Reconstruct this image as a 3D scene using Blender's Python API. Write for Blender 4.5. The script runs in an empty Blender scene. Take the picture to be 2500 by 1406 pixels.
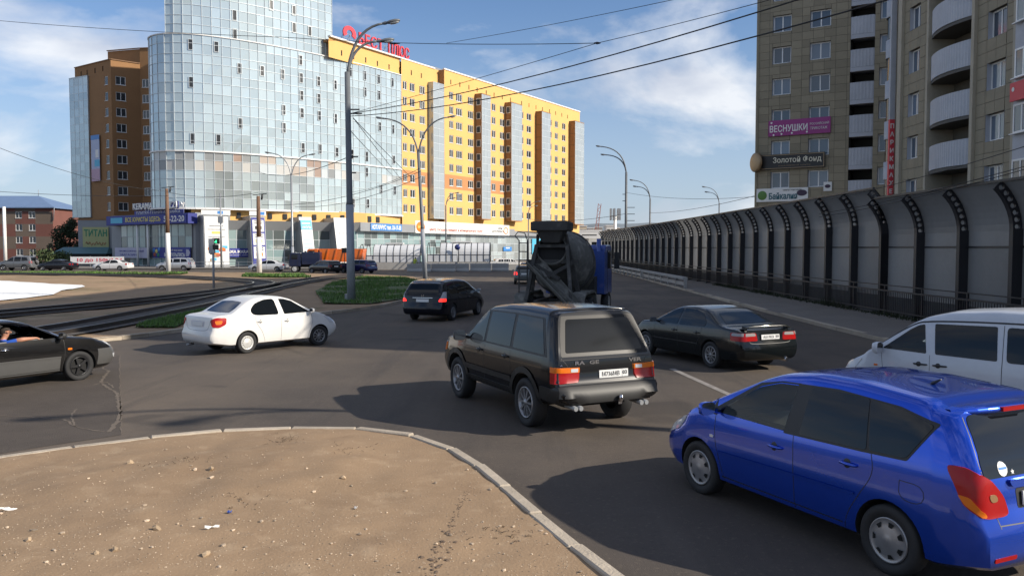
import bpy, bmesh, math, random
from mathutils import Vector, Matrix, noise
from mathutils.bvhtree import BVHTree
R = math.radians
random.seed(7)
SC = bpy.context.scene
COL = SC.collection

# ------------------------------------------------------------------ camera
FPX, CX, CY, HOR, CAMH = 2000.0, 1250.0, 703.0, 606.0, 2.82
PITCH = math.atan((CY - HOR) / FPX)
cam = bpy.data.cameras.new('camera')
cam.sensor_fit = 'HORIZONTAL'; cam.sensor_width = 36.0; cam.lens = 36.0 * FPX / 2500.0
cam.clip_start = 0.1; cam.clip_end = 6000
camo = bpy.data.objects.new('camera', cam); COL.objects.link(camo)
camo.location = (0, 0, CAMH); camo.rotation_euler = (R(90) - PITCH, 0, 0)
SC.camera = camo

# ------------------------------------------------------------------ sky and sun
SUN_TO = Vector((0.955, -0.295, 0)).normalized()
SUN_EL = R(29)
SC.world = bpy.data.worlds.new('World'); SC.world.use_nodes = True
def build_world():
    nt = SC.world.node_tree; N = nt.nodes; L = nt.links; N.clear()
    out = N.new('ShaderNodeOutputWorld'); bg = N.new('ShaderNodeBackground')
    sky = N.new('ShaderNodeTexSky'); sky.sky_type = 'NISHITA'; sky.sun_disc = False
    sky.sun_elevation = SUN_EL; sky.sun_rotation = math.atan2(SUN_TO.x, SUN_TO.y)
    sky.altitude = 500; sky.air_density = 1.15; sky.dust_density = 0.6; sky.ozone_density = 1.6
    tc = N.new('ShaderNodeTexCoord'); sep = N.new('ShaderNodeSeparateXYZ'); L.new(tc.outputs['Generated'], sep.inputs[0])
    mp = N.new('ShaderNodeMapping'); mp.inputs['Location'].default_value = (2.9, 13.4, 5.0); mp.inputs['Scale'].default_value = (1, 1, 2.1)
    L.new(tc.outputs['Generated'], mp.inputs[0])
    n1 = N.new('ShaderNodeTexNoise'); n1.inputs['Scale'].default_value = 3.6; n1.inputs['Detail'].default_value = 8; n1.inputs['Roughness'].default_value = 0.56
    n1.inputs['Distortion'].default_value = 0.25
    L.new(mp.outputs[0], n1.inputs['Vector'])
    cr = N.new('ShaderNodeValToRGB'); cr.color_ramp.elements[0].position = 0.455; cr.color_ramp.elements[0].color = (0, 0, 0, 1)
    cr.color_ramp.elements[1].position = 0.63; cr.color_ramp.elements[1].color = (1, 1, 1, 1)
    L.new(n1.outputs[0], cr.inputs[0])
    # haze towards the horizon
    hz = N.new('ShaderNodeMapRange'); hz.inputs['From Min'].default_value = 0.0; hz.inputs['From Max'].default_value = 0.30
    hz.inputs['To Min'].default_value = 0.62; hz.inputs['To Max'].default_value = 0.0; hz.interpolation_type = 'SMOOTHSTEP'
    L.new(sep.outputs[2], hz.inputs['Value'])
    m1 = N.new('ShaderNodeMix'); m1.data_type = 'RGBA'; L.new(hz.outputs[0], m1.inputs['Factor']); 
    gain = N.new('ShaderNodeMix'); gain.data_type = 'RGBA'; gain.blend_type = 'MULTIPLY'; gain.inputs['Factor'].default_value = 1.0
    L.new(sky.outputs[0], gain.inputs['A']); gain.inputs['B'].default_value = (0.90, 1.05, 1.30, 1)
    L.new(gain.outputs['Result'], m1.inputs['A']); m1.inputs['B'].default_value = (4.9, 5.8, 7.5, 1)
    # cloud body shade: second noise makes grey bellies
    n2 = N.new('ShaderNodeTexNoise'); n2.inputs['Scale'].default_value = 6.5; n2.inputs['Detail'].default_value = 5; L.new(mp.outputs[0], n2.inputs['Vector'])
    c2 = N.new('ShaderNodeValToRGB'); c2.color_ramp.elements[0].position = 0.36; c2.color_ramp.elements[0].color = (6.2, 6.6, 7.6, 1)
    c2.color_ramp.elements[1].position = 0.58; c2.color_ramp.elements[1].color = (10.0, 10.1, 10.3, 1)
    L.new(n2.outputs[0], c2.inputs[0])
    cf = N.new('ShaderNodeMath'); cf.operation = 'MULTIPLY'; cf.inputs[1].default_value = 0.80; L.new(cr.outputs[0], cf.inputs[0])
    m2 = N.new('ShaderNodeMix'); m2.data_type = 'RGBA'; L.new(cf.outputs[0], m2.inputs['Factor'])
    L.new(m1.outputs['Result'], m2.inputs['A']); L.new(c2.outputs[0], m2.inputs['B'])
    L.new(m2.outputs['Result'], bg.inputs['Color']); bg.inputs['Strength'].default_value = 0.082
    L.new(bg.outputs[0], out.inputs[0])
build_world()
sun = bpy.data.lights.new('sun', 'SUN'); sun.energy = 5.0; sun.angle = R(0.53); sun.color = (1.0, 0.91, 0.78)
suno = bpy.data.objects.new('sun', sun); COL.objects.link(suno)
SUNV = Vector((SUN_TO.x * math.cos(SUN_EL), SUN_TO.y * math.cos(SUN_EL), math.sin(SUN_EL)))
suno.rotation_euler = (-SUNV).to_track_quat('-Z', 'Y').to_euler(); suno.location = (60, -40, 60)
SC.view_settings.view_transform = 'Standard'; SC.view_settings.look = 'None'
SC.view_settings.exposure = 0.32; SC.view_settings.gamma = 1.0; SC.view_settings.use_curve_mapping = False
SC.render.engine = 'CYCLES'
SC.cycles.use_denoising = True; SC.cycles.max_bounces = 6; SC.cycles.transparent_max_bounces = 8
SC.cycles.sample_clamp_indirect = 6.0; SC.cycles.caustics_reflective = False; SC.cycles.caustics_refractive = False

# ------------------------------------------------------------------ layout helpers (measured picture points turned into places in the world)
def ray(u, v):
    dx, dz = (u - CX) / FPX, (CY - v) / FPX
    c, s = math.cos(PITCH), math.sin(PITCH)
    return Vector((dx, c + s * dz, -s + c * dz))
def gp(u, v, z=0.0):
    d = ray(u, v); t = (z - CAMH) / d.z
    return Vector((d.x * t, d.y * t, z))
def at(u, v, Y):
    d = ray(u, v); t = Y / d.y
    return Vector((d.x * t, Y, CAMH + d.z * t))
def xat(u, Y): return (u - CX) / FPX * Y * 1.0
def zat(v, Y): return at(CX, v, Y).z

# ------------------------------------------------------------------ object helpers
def link(name, data, parent=None, kind=None):
    o = bpy.data.objects.new(name, data); COL.objects.link(o)
    if parent is not None: o.parent = parent
    if kind: o['kind'] = kind
    return o
def thing(name, label, cat, loc=(0, 0, 0), rz=0.0, group=None):
    o = link(name, None); o.location = loc; o.rotation_euler = (0, 0, rz); o.empty_display_size = 0.3
    o['label'] = label; o['category'] = cat
    if group: o['group'] = group
    return o
def tag(o, label, cat, group=None):
    o['label'] = label; o['category'] = cat
    if group: o['group'] = group
    return o

class MB:
    def __init__(s): s.v = []; s.f = []; s.m = []; s.sm = []
    def add(s, vs, fs, mi=0, smooth=False):
        b = len(s.v); s.v.extend([tuple(p) for p in vs])
        for f in fs: s.f.append([b + i for i in f]); s.m.append(mi); s.sm.append(smooth)
        return s
    def quad(s, a, b, c, d, mi=0): return s.add([a, b, c, d], [(0, 1, 2, 3)], mi)
    def box(s, x0, x1, y0, y1, z0, z1, mi=0, M=None):
        vs = [Vector((x, y, z)) for z in (z0, z1) for y in (y0, y1) for x in (x0, x1)]
        if M is not None: vs = [M @ p for p in vs]
        return s.add(vs, [(0, 2, 3, 1), (4, 5, 7, 6), (0, 1, 5, 4), (2, 6, 7, 3), (0, 4, 6, 2), (1, 3, 7, 5)], mi)
    def bar(s, a, b, w, h=None, mi=0):
        a, b = Vector(a), Vector(b); h = h or w; d = (b - a)
        L = d.length
        if L < 1e-6: return s
        d.normalize(); up = Vector((0, 0, 1)) if abs(d.z) < 0.95 else Vector((0, 1, 0))
        x = d.cross(up).normalized(); u = x.cross(d)
        vs = [p + x * i * w / 2 + u * j * h / 2 for p in (a, b) for (i, j) in ((-1, -1), (1, -1), (1, 1), (-1, 1))]
        return s.add(vs, [(3, 2, 1, 0), (4, 5, 6, 7), (0, 1, 5, 4), (1, 2, 6, 5), (2, 3, 7, 6), (3, 0, 4, 7)], mi)
    def tube(s, pts, rad, n=8, mi=0, caps=True, smooth=True):
        pts = [Vector(p) for p in pts]
        if not isinstance(rad, (list, tuple)): rad = [rad] * len(pts)
        vs = []; ref = None
        for i, p in enumerate(pts):
            d = (pts[min(i + 1, len(pts) - 1)] - pts[max(i - 1, 0)]).normalized()
            if ref is None:
                ref = Vector((1, 0, 0)) if abs(d.x) < 0.8 else Vector((0, 1, 0))
            x = (ref - d * ref.dot(d)).normalized(); ref = x; y = d.cross(x)
            for k in range(n):
                a = 2 * math.pi * k / n
                vs.append(p + (x * math.cos(a) + y * math.sin(a)) * rad[i])
        fs = [(i * n + k, i * n + (k + 1) % n, (i + 1) * n + (k + 1) % n, (i + 1) * n + k) for i in range(len(pts) - 1) for k in range(n)]
        s.add(vs, fs, mi, smooth)
        if caps:
            b = len(s.v) - len(vs)
            s.f.append([b + k for k in range(n)][::-1]); s.m.append(mi); s.sm.append(False)
            e = b + (len(pts) - 1) * n
            s.f.append([e + k for k in range(n)]); s.m.append(mi); s.sm.append(False)
        return s
    def prism(s, poly, z0, z1, mi=0, M=None):      # poly in xy, extruded in z
        n = len(poly)
        vs = [Vector((p[0], p[1], z)) for z in (z0, z1) for p in poly]
        if M is not None: vs = [M @ p for p in vs]
        return s.add(vs, [list(range(n))[::-1], list(range(n, 2 * n))] + [(i, (i + 1) % n, n + (i + 1) % n, n + i) for i in range(n)], mi)
    def lathe(s, prof, n=24, axis='y', mi=0, M=None, smooth=True):   # prof: (r, h) list
        vs = []
        for r, h in prof:
            for k in range(n):
                a = 2 * math.pi * k / n; c, d = r * math.cos(a), r * math.sin(a)
                p = Vector((c, h, d)) if axis == 'y' else (Vector((c, d, h)) if axis == 'z' else Vector((h, c, d)))
                vs.append(M @ p if M is not None else p)
        fs = [(i * n + k, i * n + (k + 1) % n, (i + 1) * n + (k + 1) % n, (i + 1) * n + k) for i in range(len(prof) - 1) for k in range(n)]
        return s.add(vs, fs, mi, smooth)
    def mesh(s, mats, name='m'):
        me = bpy.data.meshes.new(name); me.from_pydata(s.v, [], s.f)
        for m in (mats if isinstance(mats, (list, tuple)) else [mats]): me.materials.append(m)
        me.polygons.foreach_set('material_index', s.m); me.polygons.foreach_set('use_smooth', s.sm); me.update()
        return me
    def build(s, name, mats, parent=None, kind=None):
        return link(name, s.mesh(mats, name), parent, kind)
def fixn(o):
    bm = bmesh.new(); bm.from_mesh(o.data); bmesh.ops.recalc_face_normals(bm, faces=bm.faces); bm.to_mesh(o.data); bm.free(); return o
def bevel(o, w=0.01, seg=2):
    bm = bmesh.new(); bm.from_mesh(o.data)
    bmesh.ops.bevel(bm, geom=[e for e in bm.edges], offset=w, segments=seg, affect='EDGES', profile=0.6, clamp_overlap=True)
    bm.to_mesh(o.data); bm.free(); return o

# ------------------------------------------------------------------ materials
MATS = {}
def mat(name, col, rough=0.6, metal=0.0, nz=None, bump=None, coat=0.0, spec=0.5, rnd=0.0, emit=None, island=False):
    """nz = (scale, amount) brightness mottling, bump = (scale, strength), rnd = per piece brightness spread"""
    if name in MATS: return MATS[name]
    m = bpy.data.materials.new(name); m.use_nodes = True; nt = m.node_tree; N, L = nt.nodes, nt.links
    b = N['Principled BSDF']; b.inputs['Roughness'].default_value = rough; b.inputs['Metallic'].default_value = metal
    b.inputs['Base Color'].default_value = (*col, 1); b.inputs['Coat Weight'].default_value = coat; b.inputs['Coat Roughness'].default_value = 0.04
    b.inputs['Specular IOR Level'].default_value = spec
    tc = N.new('ShaderNodeTexCoord'); src = None
    def mul(val, lo, hi):
        nonlocal src
        mr = N.new('ShaderNodeMapRange'); mr.inputs['To Min'].default_value = lo; mr.inputs['To Max'].default_value = hi; L.new(val, mr.inputs['Value'])
        x = N.new('ShaderNodeMix'); x.data_type = 'RGBA'; x.blend_type = 'MULTIPLY'; x.inputs['Factor'].default_value = 1
        if src is None: x.inputs['A'].default_value = (*col, 1)
        else: L.new(src, x.inputs['A'])
        L.new(mr.outputs[0], x.inputs['B']); src = x.outputs['Result']
    if nz:
        for k, (sc, w) in enumerate(((nz[0], 1.0), (nz[0] * 6.3, 0.6))):
            n = N.new('ShaderNodeTexNoise'); n.inputs['Scale'].default_value = sc; n.inputs['Detail'].default_value = 5; L.new(tc.outputs['Object'], n.inputs['Vector'])
            mul(n.outputs[0], 1 - nz[1] * w * 1.6, 1 + nz[1] * w * 1.6)
    if rnd:
        if island:
            g = N.new('ShaderNodeNewGeometry'); mul(g.outputs['Random Per Island'], 1 - rnd, 1 + rnd)
        else:
            g = N.new('ShaderNodeObjectInfo'); mul(g.outputs['Random'], 1 - rnd, 1 + rnd)
    if src is not None: L.new(src, b.inputs['Base Color'])
    if bump:
        n = N.new('ShaderNodeTexNoise'); n.inputs['Scale'].default_value = bump[0]; n.inputs['Detail'].default_value = 6; L.new(tc.outputs['Object'], n.inputs['Vector'])
        bp = N.new('ShaderNodeBump'); bp.inputs['Strength'].default_value = bump[1]; bp.inputs['Distance'].default_value = 0.05
        L.new(n.outputs[0], bp.inputs['Height']); L.new(bp.outputs[0], b.inputs['Normal'])
    if emit:
        b.inputs['Emission Color'].default_value = (*emit[0], 1); b.inputs['Emission Strength'].default_value = emit[1]
    MATS[name] = m
    return m
def ramp_by(m, kind, stops, const=True):
    """base colour picked per island / object from stops"""
    nt = m.node_tree; N, L = nt.nodes, nt.links; b = N['Principled BSDF']
    g = N.new('ShaderNodeNewGeometry' if kind == 'island' else 'ShaderNodeObjectInfo')
    cr = N.new('ShaderNodeValToRGB'); cr.color_ramp.interpolation = 'CONSTANT' if const else 'LINEAR'
    e = cr.color_ramp.elements
    while len(e) < len(stops): e.new(0.5)
    for i, (p, c) in enumerate(stops): e[i].position = p; e[i].color = (*c, 1)
    L.new(g.outputs['Random Per Island' if kind == 'island' else 'Random'], cr.inputs[0]); L.new(cr.outputs[0], b.inputs['Base Color'])
    return m
def texmix(m, colb, scale, lo, hi, fac=1.0, detail=8, rough=0.6, coord='Object', sq=(1, 1, 1), rot=0.0):
    """blend a second colour over the base by thresholded noise"""
    nt = m.node_tree; N, L = nt.nodes, nt.links; b = N['Principled BSDF']
    tc = N.new('ShaderNodeTexCoord'); mp = N.new('ShaderNodeMapping'); mp.inputs['Scale'].default_value = sq; L.new(tc.outputs[coord], mp.inputs[0])
    mp.inputs['Rotation'].default_value = (0, 0, rot); mp.inputs['Location'].default_value = (scale * 3.1, lo * 17, hi * 5)
    n = N.new('ShaderNodeTexNoise'); n.inputs['Scale'].default_value = scale; n.inputs['Detail'].default_value = detail; n.inputs['Roughness'].default_value = rough
    L.new(mp.outputs[0], n.inputs['Vector'])
    mr = N.new('ShaderNodeMapRange'); mr.inputs['From Min'].default_value = lo; mr.inputs['From Max'].default_value = hi; mr.inputs['To Max'].default_value = fac
    L.new(n.outputs[0], mr.inputs['Value'])
    x = N.new('ShaderNodeMix'); x.data_type = 'RGBA'; L.new(mr.outputs[0], x.inputs['Factor'])
    old = b.inputs['Base Color'].links
    if old: L.new(old[0].from_socket, x.inputs['A'])
    else: x.inputs['A'].default_value = b.inputs['Base Color'].default_value
    x.inputs['B'].default_value = (*colb, 1); L.new(x.outputs['Result'], b.inputs['Base Color'])
    return m

M_asph = mat('asphalt', (0.080, 0.067, 0.057), 0.85, nz=(0.35, 0.10), bump=(90, 0.3), spec=0.3)
texmix(M_asph, (0.150, 0.120, 0.092), 0.13, 0.44, 0.64, 0.8); texmix(M_asph, (0.16, 0.13, 0.10), 24.0, 0.56, 0.72, 0.55); texmix(M_asph, (0.04, 0.035, 0.03), 17.0, 0.58, 0.72, 0.45); texmix(M_asph, (0.045, 0.041, 0.039), 0.5, 0.55, 0.7, 0.5, sq=(2.2, 0.25, 1), rot=R(-25)); texmix(M_asph, (0.105, 0.088, 0.074), 0.9, 0.52, 0.68, 0.6, sq=(1.6, 0.12, 1), rot=R(-32)); texmix(M_asph, (0.036, 0.032, 0.030), 0.35, 0.60, 0.66, 0.5, detail=3)
M_asph_old = mat('asphalt_old', (0.080, 0.066, 0.055), 0.9, nz=(1.4, 0.15), bump=(60, 0.35), spec=0.3)
M_sand = mat('sand', (0.295, 0.205, 0.128), 0.95, nz=(0.5, 0.10), bump=(40, 0.20), spec=0.15)
texmix(M_sand, (0.20, 0.13, 0.08), 1.5, 0.54, 0.72, 0.4); texmix(M_sand, (0.44, 0.33, 0.22), 3.0, 0.55, 0.75, 0.5); texmix(M_sand, (0.15, 0.105, 0.075), 0.9, 0.62, 0.74, 0.55, detail=12, rough=0.75)
texmix(M_sand, (0.50, 0.40, 0.29), 38.0, 0.60, 0.72, 0.6); texmix(M_sand, (0.17, 0.12, 0.08), 26.0, 0.62, 0.74, 0.5)
M_dirt = mat('dirt', (0.31, 0.215, 0.135), 0.95, nz=(0.25, 0.14), bump=(9, 0.5), spec=0.15)
texmix(M_dirt, (0.085, 0.10, 0.045), 0.22, 0.55, 0.66, 0.55); texmix(M_dirt, (0.42, 0.31, 0.20), 0.5, 0.55, 0.7, 0.6)
M_kerb = mat('kerb_concrete', (0.40, 0.34, 0.265), 0.9, nz=(3, 0.16), bump=(40, 0.3), rnd=0.12)
M_conc = mat('concrete', (0.36, 0.35, 0.33), 0.9, nz=(1.2, 0.14), bump=(20, 0.2), rnd=0.1)
M_walk = mat('sidewalk_asphalt', (0.15, 0.135, 0.12), 0.92, nz=(0.8, 0.14), bump=(40, 0.3))
M_white = mat('white_paint', (0.78, 0.77, 0.74), 0.6, nz=(1, 0.05))
M_black = mat('black_steel', (0.018, 0.018, 0.022), 0.45, nz=(3, 0.15))
M_dark = mat('dark_cavity', (0.012, 0.012, 0.014), 0.8)
M_galv = mat('galvanised_steel', (0.33, 0.34, 0.35), 0.5, 0.5, nz=(2, 0.12))
M_pole = mat('lamp_post_paint', (0.13, 0.14, 0.15), 0.5, nz=(2, 0.15))
M_polelow = mat('lamp_post_base_paint', (0.30, 0.32, 0.35), 0.5, nz=(2, 0.12))
M_rust = mat('rusty_steel', (0.16, 0.09, 0.055), 0.85, nz=(3, 0.2))
M_wire = mat('wire_rubber', (0.02, 0.02, 0.022), 0.6)
M_gravel = mat('gravel', (0.42, 0.33, 0.24), 0.9, rnd=0.45, island=True)
M_rail = mat('worn_rail_steel', (0.14, 0.12, 0.11), 0.32, 0.8, nz=(2, 0.2))
M_chalk = mat('white_chalk', (0.82, 0.82, 0.80), 0.9, nz=(1.2, 0.05), bump=(6, 0.4))
M_red = mat('red_paint', (0.55, 0.03, 0.04), 0.4)
M_glassd = mat('dark_window_glass', (0.03, 0.036, 0.042), 0.06, spec=0.8, rnd=0.5)

# ------------------------------------------------------------------ lettering
def text(s, size, m, parent, M, align='CENTER', bold=0.0, depth=0.02, width=None, name='lettering', shear=0.0, sp=1.0, height=None):
    """flat lettering: x right, y up in the plane of M; extruded depth"""
    c = bpy.data.curves.new(name, 'FONT'); c.body = s; c.size = size; c.align_x = align; c.align_y = 'CENTER'
    c.offset = bold; c.extrude = depth / 2; c.resolution_u = 2; c.shear = shear; c.space_character = sp
    t = bpy.data.objects.new(name, c); me = bpy.data.meshes.new_from_object(t)
    bpy.data.objects.remove(t); bpy.data.curves.remove(c)
    xs = [v.co.x for v in me.vertices] or [0, 1]; ys = [v.co.y for v in me.vertices] or [0, 1]
    w = max(xs) - min(xs); cx = (max(xs) + min(xs)) / 2; cy = (max(ys) + min(ys)) / 2; h = max(ys) - min(ys)
    kx = (width / w) if width else 1.0; ky = (height / h) if height else (1.0 if not width else min(1.25, max(0.8, kx)))
    for v in me.vertices:
        x = (v.co.x - cx) * kx if align == 'CENTER' else (v.co.x - min(xs)) * kx
        v.co = M @ Vector((x, (v.co.y - cy) * ky, v.co.z + depth / 2 + 0.003))
    me.materials.clear(); me.materials.append(m)
    return link(name, me, parent)
def plane_M(o, xdir, up=(0, 0, 1)):
    """matrix whose x runs along xdir, y is up, z is the outward normal"""
    x = Vector(xdir).normalized(); y = Vector(up).normalized(); z = x.cross(y).normalized(); y = z.cross(x)
    m = Matrix((x, y, z)).transposed().to_4x4(); m.translation = Vector(o); return m

# ------------------------------------------------------------------ generic wall with real openings
def wall_grid(mb, W, z0, z1, ops, depth=0.18, bands=None, P=None, x0=0.0):
    """wall in local x (along) / z (up), outward = -y. ops = [(xa, xb, za, zb)]; bands = fn(x, z) -> material index"""
    P = P or (lambda x, y, z: (x, y, z))
    xs = sorted({round(x0, 4), round(W, 4), *[round(v, 4) for o in ops for v in o[:2] if x0 < v < W]})
    zs = sorted({round(z0, 4), round(z1, 4), *[round(v, 4) for o in ops for v in o[2:] if z0 < v < z1], *([b for b in bands[0] if z0 < b < z1] if bands else [])})
    for i in range(len(xs) - 1):
        xm = (xs[i] + xs[i + 1]) / 2; run = None
        col = [o for o in ops if o[0] < xm < o[1]]
        for k in range(len(zs) - 1):
            zm = (zs[k] + zs[k + 1]) / 2
            if any(o[2] < zm < o[3] for o in col): continue
            mi = bands[1](xm, zm) if bands else 0
            mb.quad(P(xs[i], 0, zs[k]), P(xs[i + 1], 0, zs[k]), P(xs[i + 1], 0, zs[k + 1]), P(xs[i], 0, zs[k + 1]), mi)
    for (a, b, c, d) in ops:
        mb.quad(P(a, 0, c), P(a, depth, c), P(a, depth, d), P(a, 0, d)); mb.quad(P(b, depth, c), P(b, 0, c), P(b, 0, d), P(b, depth, d))
        mb.quad(P(a, 0, d), P(a, depth, d), P(b, depth, d), P(b, 0, d)); mb.quad(P(a, depth, c), P(a, 0, c), P(b, 0, c), P(b, depth, c))
WINC = {}
def window(parent, x, z, w, h, y=0.12, mullions=1, mf=None, mp=None, sill=True, name='window', key='', M=None):
    """frame mesh with a pane child, centred at x, bottom z, in the parent's wall plane"""
    k = (round(w, 2), round(h, 2), mullions, mf.name, mp.name, sill, key)
    if k not in WINC:
        f = MB(); t = 0.10
        f.box(-w / 2, w / 2, -0.03, 0.05, 0, t); f.box(-w / 2, w / 2, -0.03, 0.05, h - t, h)
        for i in range(mullions + 2):
            xx = -w / 2 + t / 2 + (w - t) * i / (mullions + 1); f.box(xx - t / 2, xx + t / 2, -0.028, 0.048, t, h - t)
        if sill: f.box(-w / 2 - 0.05, w / 2 + 0.05, -0.2, -0.032, -0.05, 0.0)
        p = MB(); p.box(-w / 2 + 0.02, w / 2 - 0.02, 0.0, 0.02, 0.02, h - 0.02)
        WINC[k] = (f.mesh(mf), p.mesh(mp))
    fm, pm = WINC[k]
    o = link(name, fm, parent); o.location = (x, y, z)
    if M is not None: o.matrix_local = M @ Matrix.Translation((x, y, z))
    link('pane', pm, o)
    return o
# =================================================================== GROUND
def sheet(name, poly, z, m, kind='structure', cell=None, hf=None, label=None):
    bm = bmesh.new(); vs = [bm.verts.new((p[0], p[1], 0)) for p in poly]; bm.faces.new(vs)
    if cell:
        xs = [p[0] for p in poly]; ys = [p[1] for p in poly]
        for ax, (a, b) in ((0, (min(xs), max(xs))), (1, (min(ys), max(ys)))):
            c = math.floor(a / cell) * cell + cell
            while c < b:
                co = [0, 0, 0]; co[ax] = c; no = [0, 0, 0]; no[ax] = 1
                bmesh.ops.bisect_plane(bm, geom=bm.verts[:] + bm.edges[:] + bm.faces[:], plane_co=co, plane_no=no); c += cell
    bmesh.ops.recalc_face_normals(bm, faces=bm.faces)
    if bm.faces and sum(f.normal.z for f in bm.faces) < 0: bmesh.ops.reverse_faces(bm, faces=bm.faces)
    for v in bm.verts: v.co.z = z + (hf(v.co.x, v.co.y) if hf else 0)
    me = bpy.data.meshes.new(name); bm.to_mesh(me); bm.free(); me.materials.append(m)
    if hf: me.polygons.foreach_set('use_smooth', [True] * len(me.polygons))
    o = link(name, me); o['kind'] = kind
    return o
def resample(pts, step):
    pts = [Vector(p) for p in pts]; out = [pts[0].copy()]; acc = 0
    for a, b in zip(pts, pts[1:]):
        L = (b - a).length; d = step - acc
        while d <= L: out.append(a.lerp(b, d / L)); d += step
        acc = L - (d - step)
    return out
def smooth_path(pts, it=3):
    pts = [Vector(p) for p in pts]
    for _ in range(it):
        q = [pts[0]]
        for a, b in zip(pts, pts[1:]): q += [a.lerp(b, .25), a.lerp(b, .75)]
        pts = q + [pts[-1]]
    return pts
sheet('ground', [(-2500, -60), (2500, -60), (2500, 4000), (-2500, 4000)], -0.05, M_dirt)
sheet('road', [(-260, -25), (60, -25), (60, 330), (-260, 330)], 0.0, M_asph)

def kerb_run(parent, path, step, w=0.14, h=0.125, base=-0.02, gap=0.005, side=1):
    p = resample(path, step); cache = {}
    for i, (a, b) in enumerate(zip(p, p[1:])):
        d = b - a; L = d.length
        key = round(L, 2)
        if key not in cache:
            m = MB(); m.box(gap, key - gap, 0, w, base, h); o_ = bpy.data.meshes.new('kerb_stone')
            bm = bmesh.new(); bm.from_mesh(m.mesh(M_kerb)); bmesh.ops.bevel(bm, geom=bm.edges[:], offset=0.015, segments=1, affect='EDGES'); bm.to_mesh(o_); bm.free(); o_.materials.append(M_kerb); cache[key] = o_
        o = link('kerb_stone', cache[key], parent)
        o.location = (a.x, a.y, random.uniform(-0.012, 0.012)); o.rotation_euler = (0, random.uniform(-.006, .006), math.atan2(d.y, d.x) + random.uniform(-.012, .012))
        if side < 0: o.scale.y = -1

# near traffic island of bare sand
kp = [(-260, 1150), (0, 1114), (100, 1099), (300, 1074), (480, 1052), (700, 1042), (860, 1042), (1000, 1057), (1115, 1097), (1250, 1212), (1340, 1292), (1490, 1408), (1640, 1520)]
kerb_w = smooth_path([gp(u, v, 0.13) for u, v in kp], 2)
for p in kerb_w: p.z = 0
poly = [(p.x, p.y) for p in kerb_w]
def sand_h(x, y):
    n = noise.noise(Vector((x * .55, y * .55, 3))) * .08 + noise.noise(Vector((x * 2.1, y * 2.1, 9))) * .028 + noise.noise(Vector((x * 5, y * 5, 1))) * .010
    d = min((Vector((x, y, 0)) - p).length for p in kerb_w)
    k = min(1, d / 1.2)
    return n * (0.25 + .75 * k) + 0.03 * k + 0.09 * max(0, min(1, (d - .8) / 3))
island = sheet('sand_island', poly + [(kerb_w[-1].x, -4), (kerb_w[0].x - 2, -4)], 0.10, M_sand, cell=0.115, hf=sand_h)
kerb_run(island, kerb_w, 0.98, side=1)
isl_bvh = BVHTree.FromPolygons([v.co for v in island.data.vertices], [p.vertices for p in island.data.polygons])
def isl_z(x, y):
    h = isl_bvh.ray_cast(Vector((x, y, 5)), Vector((0, 0, -1)))
    return h[0].z if h[0] else None
# pebbles: nobody could count them
def rock_mesh(seed, m):
    bm = bmesh.new(); bmesh.ops.create_icosphere(bm, subdivisions=1, radius=1)
    rr = random.Random(seed)
    for v in bm.verts: v.co *= rr.uniform(0.6, 1.15)
    me = bpy.data.meshes.new('stone'); bm.to_mesh(me); bm.free(); me.materials.append(m); return me
rk = [rock_mesh(i, M_gravel) for i in range(6)]
def scatter_rocks():
    mb = MB(); n = 0
    rr = random.Random(11)
    while n < 2600:
        u = rr.uniform(-200, 1500); v = 1406 - abs(rr.gauss(0, 1)) * 150 if rr.random() < .6 else rr.uniform(1045, 1430)
        p = gp(u, v, 0.15); z = isl_z(p.x, p.y)
        if z is None: continue
        s = rr.uniform(.0025, .0065) * (1 if rr.random() < .94 else rr.uniform(2, 3.6)) * (0.7 + p.y / 16)
        me = rk[rr.randrange(6)]; q = Matrix.Translation((p.x, p.y, z + s * .3)) @ Matrix.Rotation(rr.uniform(0, 6), 4, 'Z') @ Matrix.Diagonal((s * rr.uniform(.8, 1.6), s, s * .7, 1))
        mb.add([q @ w.co for w in me.vertices], [tuple(f.vertices) for f in me.polygons]); n += 1
    o = mb.build('pebbles', M_gravel, None, 'stuff'); tag(o, 'small pale pebbles scattered over the bare sand island', 'pebbles')
scatter_rocks()
M_stone = mat('pale_stone', (0.38, 0.28, 0.18), 0.9, nz=(20, .12), rnd=.25)
for i, (u, v, s, lab) in enumerate([(382, 1308, .055, 'pale yellow stone lying flat on the bare sand'), (505, 1365, .05, 'brown stone half sunk in sand beside scattered pebbles'), (70, 1338, .045, 'jagged stone in the gravelly corner of the sand island'),
        (318, 1130, .06, 'small brown lump of earth near the curved kerb'), (515, 1152, .06, 'upright dark clod on the sand near the kerb'), (838, 1172, .05, 'pale greenish litter lump on the open sand'), (280, 1360, .045, 'rounded tan stone among pebbles on sand'), (235, 1372, .04, 'small flat tan stone among pebbles on sand')]):
    p = gp(u, v, .16); z = isl_z(p.x, p.y) or .15
    o = link('stone', rock_mesh(40 + i, M_stone)); o.location = (p.x, p.y, z + s * .25); o.scale = (s * 1.0, s * .8, s * .55); o.rotation_euler.z = i * 1.3
    tag(o, lab, 'stone')
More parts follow.
